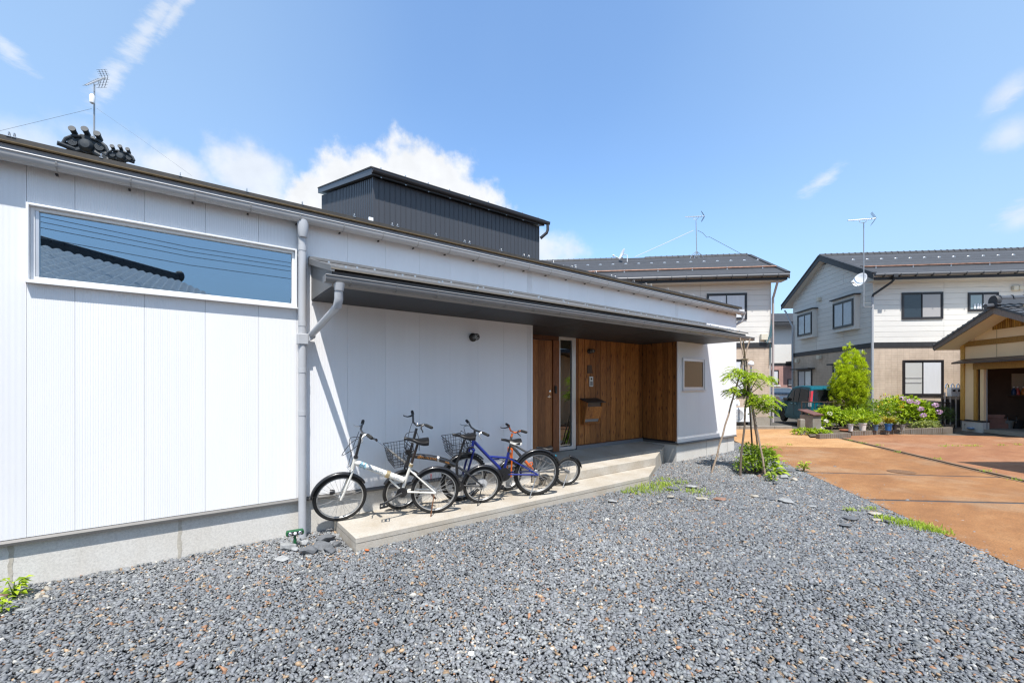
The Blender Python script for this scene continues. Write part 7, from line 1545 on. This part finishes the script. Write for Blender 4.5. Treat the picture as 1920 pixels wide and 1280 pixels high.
def onigawara(t, c, s_, name='ridge_ornament'):
    b_ = MB(); c = Vector(c); pr = [(-.42, -.10), (-.44, .06), (-.30, .10), (-.26, .26), (-.12, .36), (.12, .36), (.26, .26), (.30, .10), (.44, .06), (.42, -.10), (.22, -.06), (0, -.14), (-.22, -.06)]
    b_.prism([(c.x + x*s_, c.y, c.z + z*s_) for x, z in pr], (0, .14*s_, 0)); o = b_.build(name, oni, t, bevel=.02)
    for x, z in ((-.25, .36), (0, .42), (.25, .36)): b_ = MB(); b_.tube([c + Vector((x*s_, -.10*s_, (z + .03)*s_)), c + Vector((x*s_, .10*s_, (z - .03)*s_))], .066*s_, 12); b_.tube([c + Vector((x*s_, -.13*s_, (z + .038)*s_)), c + Vector((x*s_, -.09*s_, (z + .027)*s_))], .078*s_, 12); b_.build('crest_tile', oni, o, True)
    MB().lathe([(.001, -.13), (.10, -.12), (.15, -.07), (.165, 0), (.16, .03)], 16, Matrix.Translation(c + Vector((0, .0, .06*s_))) @ Matrix.Rotation(math.pi/2, 4, 'X') @ Matrix.Scale(-s_, 4, (0, 0, 1)) @ Matrix.Diagonal((s_, s_, 1, 1))).build('boss', oni, o, True)
    for sg in (1, -1):
        b_ = MB()
        for k in range(3): b_.ring((0, 0, 0), (.085 - .03*k)*s_, .026*s_, 14, 6, Matrix.Translation(c + Vector((sg*.27*s_, -.02*s_, .08*s_))))
        b_.build('scroll', oni, o, True); MB().tube([c + Vector((sg*.10*s_, -.02, .28*s_)), c + Vector((sg*.26*s_, -.03, .24*s_)), c + Vector((sg*.40*s_, -.03, .13*s_)), c + Vector((sg*.46*s_, -.03, -.02*s_))], .042*s_, 8).build('brow', oni, o, True)
onigawara(th_, (ax_, -.08, zq - .02), .86); x2_, z2_ = FT.ony(228, 294, -.15); onigawara(th_, (x2_, -.2, z2_ - .06), .56); MB().tube([(ax_ + .25, .0, zq - .05), (x2_, .0, z2_ - .12)], .10, 10).build('descending_ridge', oni, th_, True)
x3_, z3_ = FT.ony(100, 270, -.1); MB().tube([(x3_ + .1, -.2, z3_ + .0), (x3_ + .45, .0, z3_ - .03)], .05, 9).build('eave_end_tile', oni, th_, True)
a_ft = at(176, 250, 11.2); aer = aerial('aerial on a mast behind the tiled ridge ornaments at left', a_ft + Vector((0, 0, -.9)), at(177, 158, 11.2), at(161, 160, 11.0), at(197, 145, 11.5), 9, .16, tail=True)
MB().lathe([(.03, -.12), (.055, -.10), (.06, .08), (.03, .13)], 10, Matrix.Translation(at(173, 186, 11.1) - a_ft + Vector((0, 0, .9)))).build('booster', white_trim, aer, True)
wire('thin guy wire running left from the mast behind the ridge ornaments', [at(172, 204, 11.2), at(60, 231, 10.6), at(-40, 255, 10)], .0035, wire_d); wire('thin guy wire running down right from the mast behind the ridge ornaments', [at(181, 203, 11.2), at(260, 258, 11), at(360, 330, 10.6)], .0022, wire_d)

# ------------------------------------------------------------------ neighbour seen only as a reflection in the strip window, and the one whose eave shades the plaza
nb = thing('neighbour_house', 'tiled neighbour house reflected in the strip window', 'house', (-.46, -18.0, 0), math.atan2(.688, -.7255))
rt_z = 6.08; pitch_t = .42; nl = 11.0; run_n = 6.5
gx_ = np.arange(0, nl, .045); rows = np.arange(0, run_n, .15); V = []; 
for j, q in enumerate(rows):
    for g_ in gx_: V.append((g_, -q, rt_z - q*pitch_t + .07*abs(math.sin(math.pi*g_/.30)) + (.08 if j % 2 == 0 else 0)))
ng = len(gx_); Fc = [(j*ng + i, j*ng + i + 1, (j+1)*ng + i + 1, (j+1)*ng + i) for j in range(len(rows) - 1) for i in range(ng - 1)]
MB().add(V, Fc).build('roof', M('neighbour_tile', (.42, .43, .44), .4, var=.2, vscale=8), nb); MB().prism([(0, 0, rt_z - .05), (0, 3.9, rt_z - 1.7), (0, 3.9, rt_z - 1.8), (0, 0, rt_z - .15)], (nl, 0, 0)).build('roof_back', CACHE['neighbour_tile'], nb)
for k in range(30): MB().tube([(k*.37, 0, rt_z + .22), (k*.37 + .35, 0, rt_z + .22)], .15, 8).build('ridge_tile', slate_edge, nb)
B(-.05, nl, -.16, .16, rt_z - .1, rt_z + .2).build('ridge', slate_edge, nb); B(.6, nl, -5.6, 3.2, -.1, rt_z - 2.7).build('wall', cream, nb); b_ = MB(); b_.prism([(.6, -3.2, rt_z - 1.5), (.6, 3.2, rt_z - 1.5), (.6, 0, rt_z - .2)], (nl - .6, 0, 0)); b_.build('gable_wall', cream, nb)
MB().sphere((-.15, 0, rt_z + .25), .25, 10, 7, (.5, 1, 1)).build('ridge_ornament', slate_edge, nb)
for lb, dz in (('lowest', -.30), ('second lowest', .0), ('second highest', .17), ('highest', .33)): wire(lb + ' of the overhead cables reflected in the strip window', [(-14, -13, 6.9 + dz), (-6, -13.2, 6.45 + dz), (0, -13.5, 6.15 + dz), (6, -13.7, 6.2 + dz), (14, -14, 6.7 + dz)], .011, wire_d, 'overhead_cable', 'cable')['group'] = 'overhead cables behind the viewer'
sh = thing('side_neighbour_house', 'white walled neighbour just beyond the right edge whose eave shades the plaza', 'house', (*cw(9.75, 7.55), 0), math.radians(PHI)); B(.7, 6, -6, -.7, -.1, 2.9).build('wall', cream, sh); MB().prism([(0, 0, 2.95), (6, 0, 2.95), (6, 0, 3.1), (0, 0, 3.1)], (0, -7, 0)).build('roof', tile_m, sh); B(-.02, 6, -.0, .04, 2.92, 3.12).build('eave_board', grey_w, sh)
# turn flat lettering into real meshes
for o in [o for o in COL.objects if o.type == 'FONT']:
    dg = bpy.context.evaluated_depsgraph_get(); me = bpy.data.meshes.new_from_object(o.evaluated_get(dg)); n = o.name; par, mx = o.parent, o.matrix_local.copy(); mt = o.data.materials[0]
    bpy.data.objects.remove(o); q = put('lettering', me, mt, par); q.matrix_local = mx
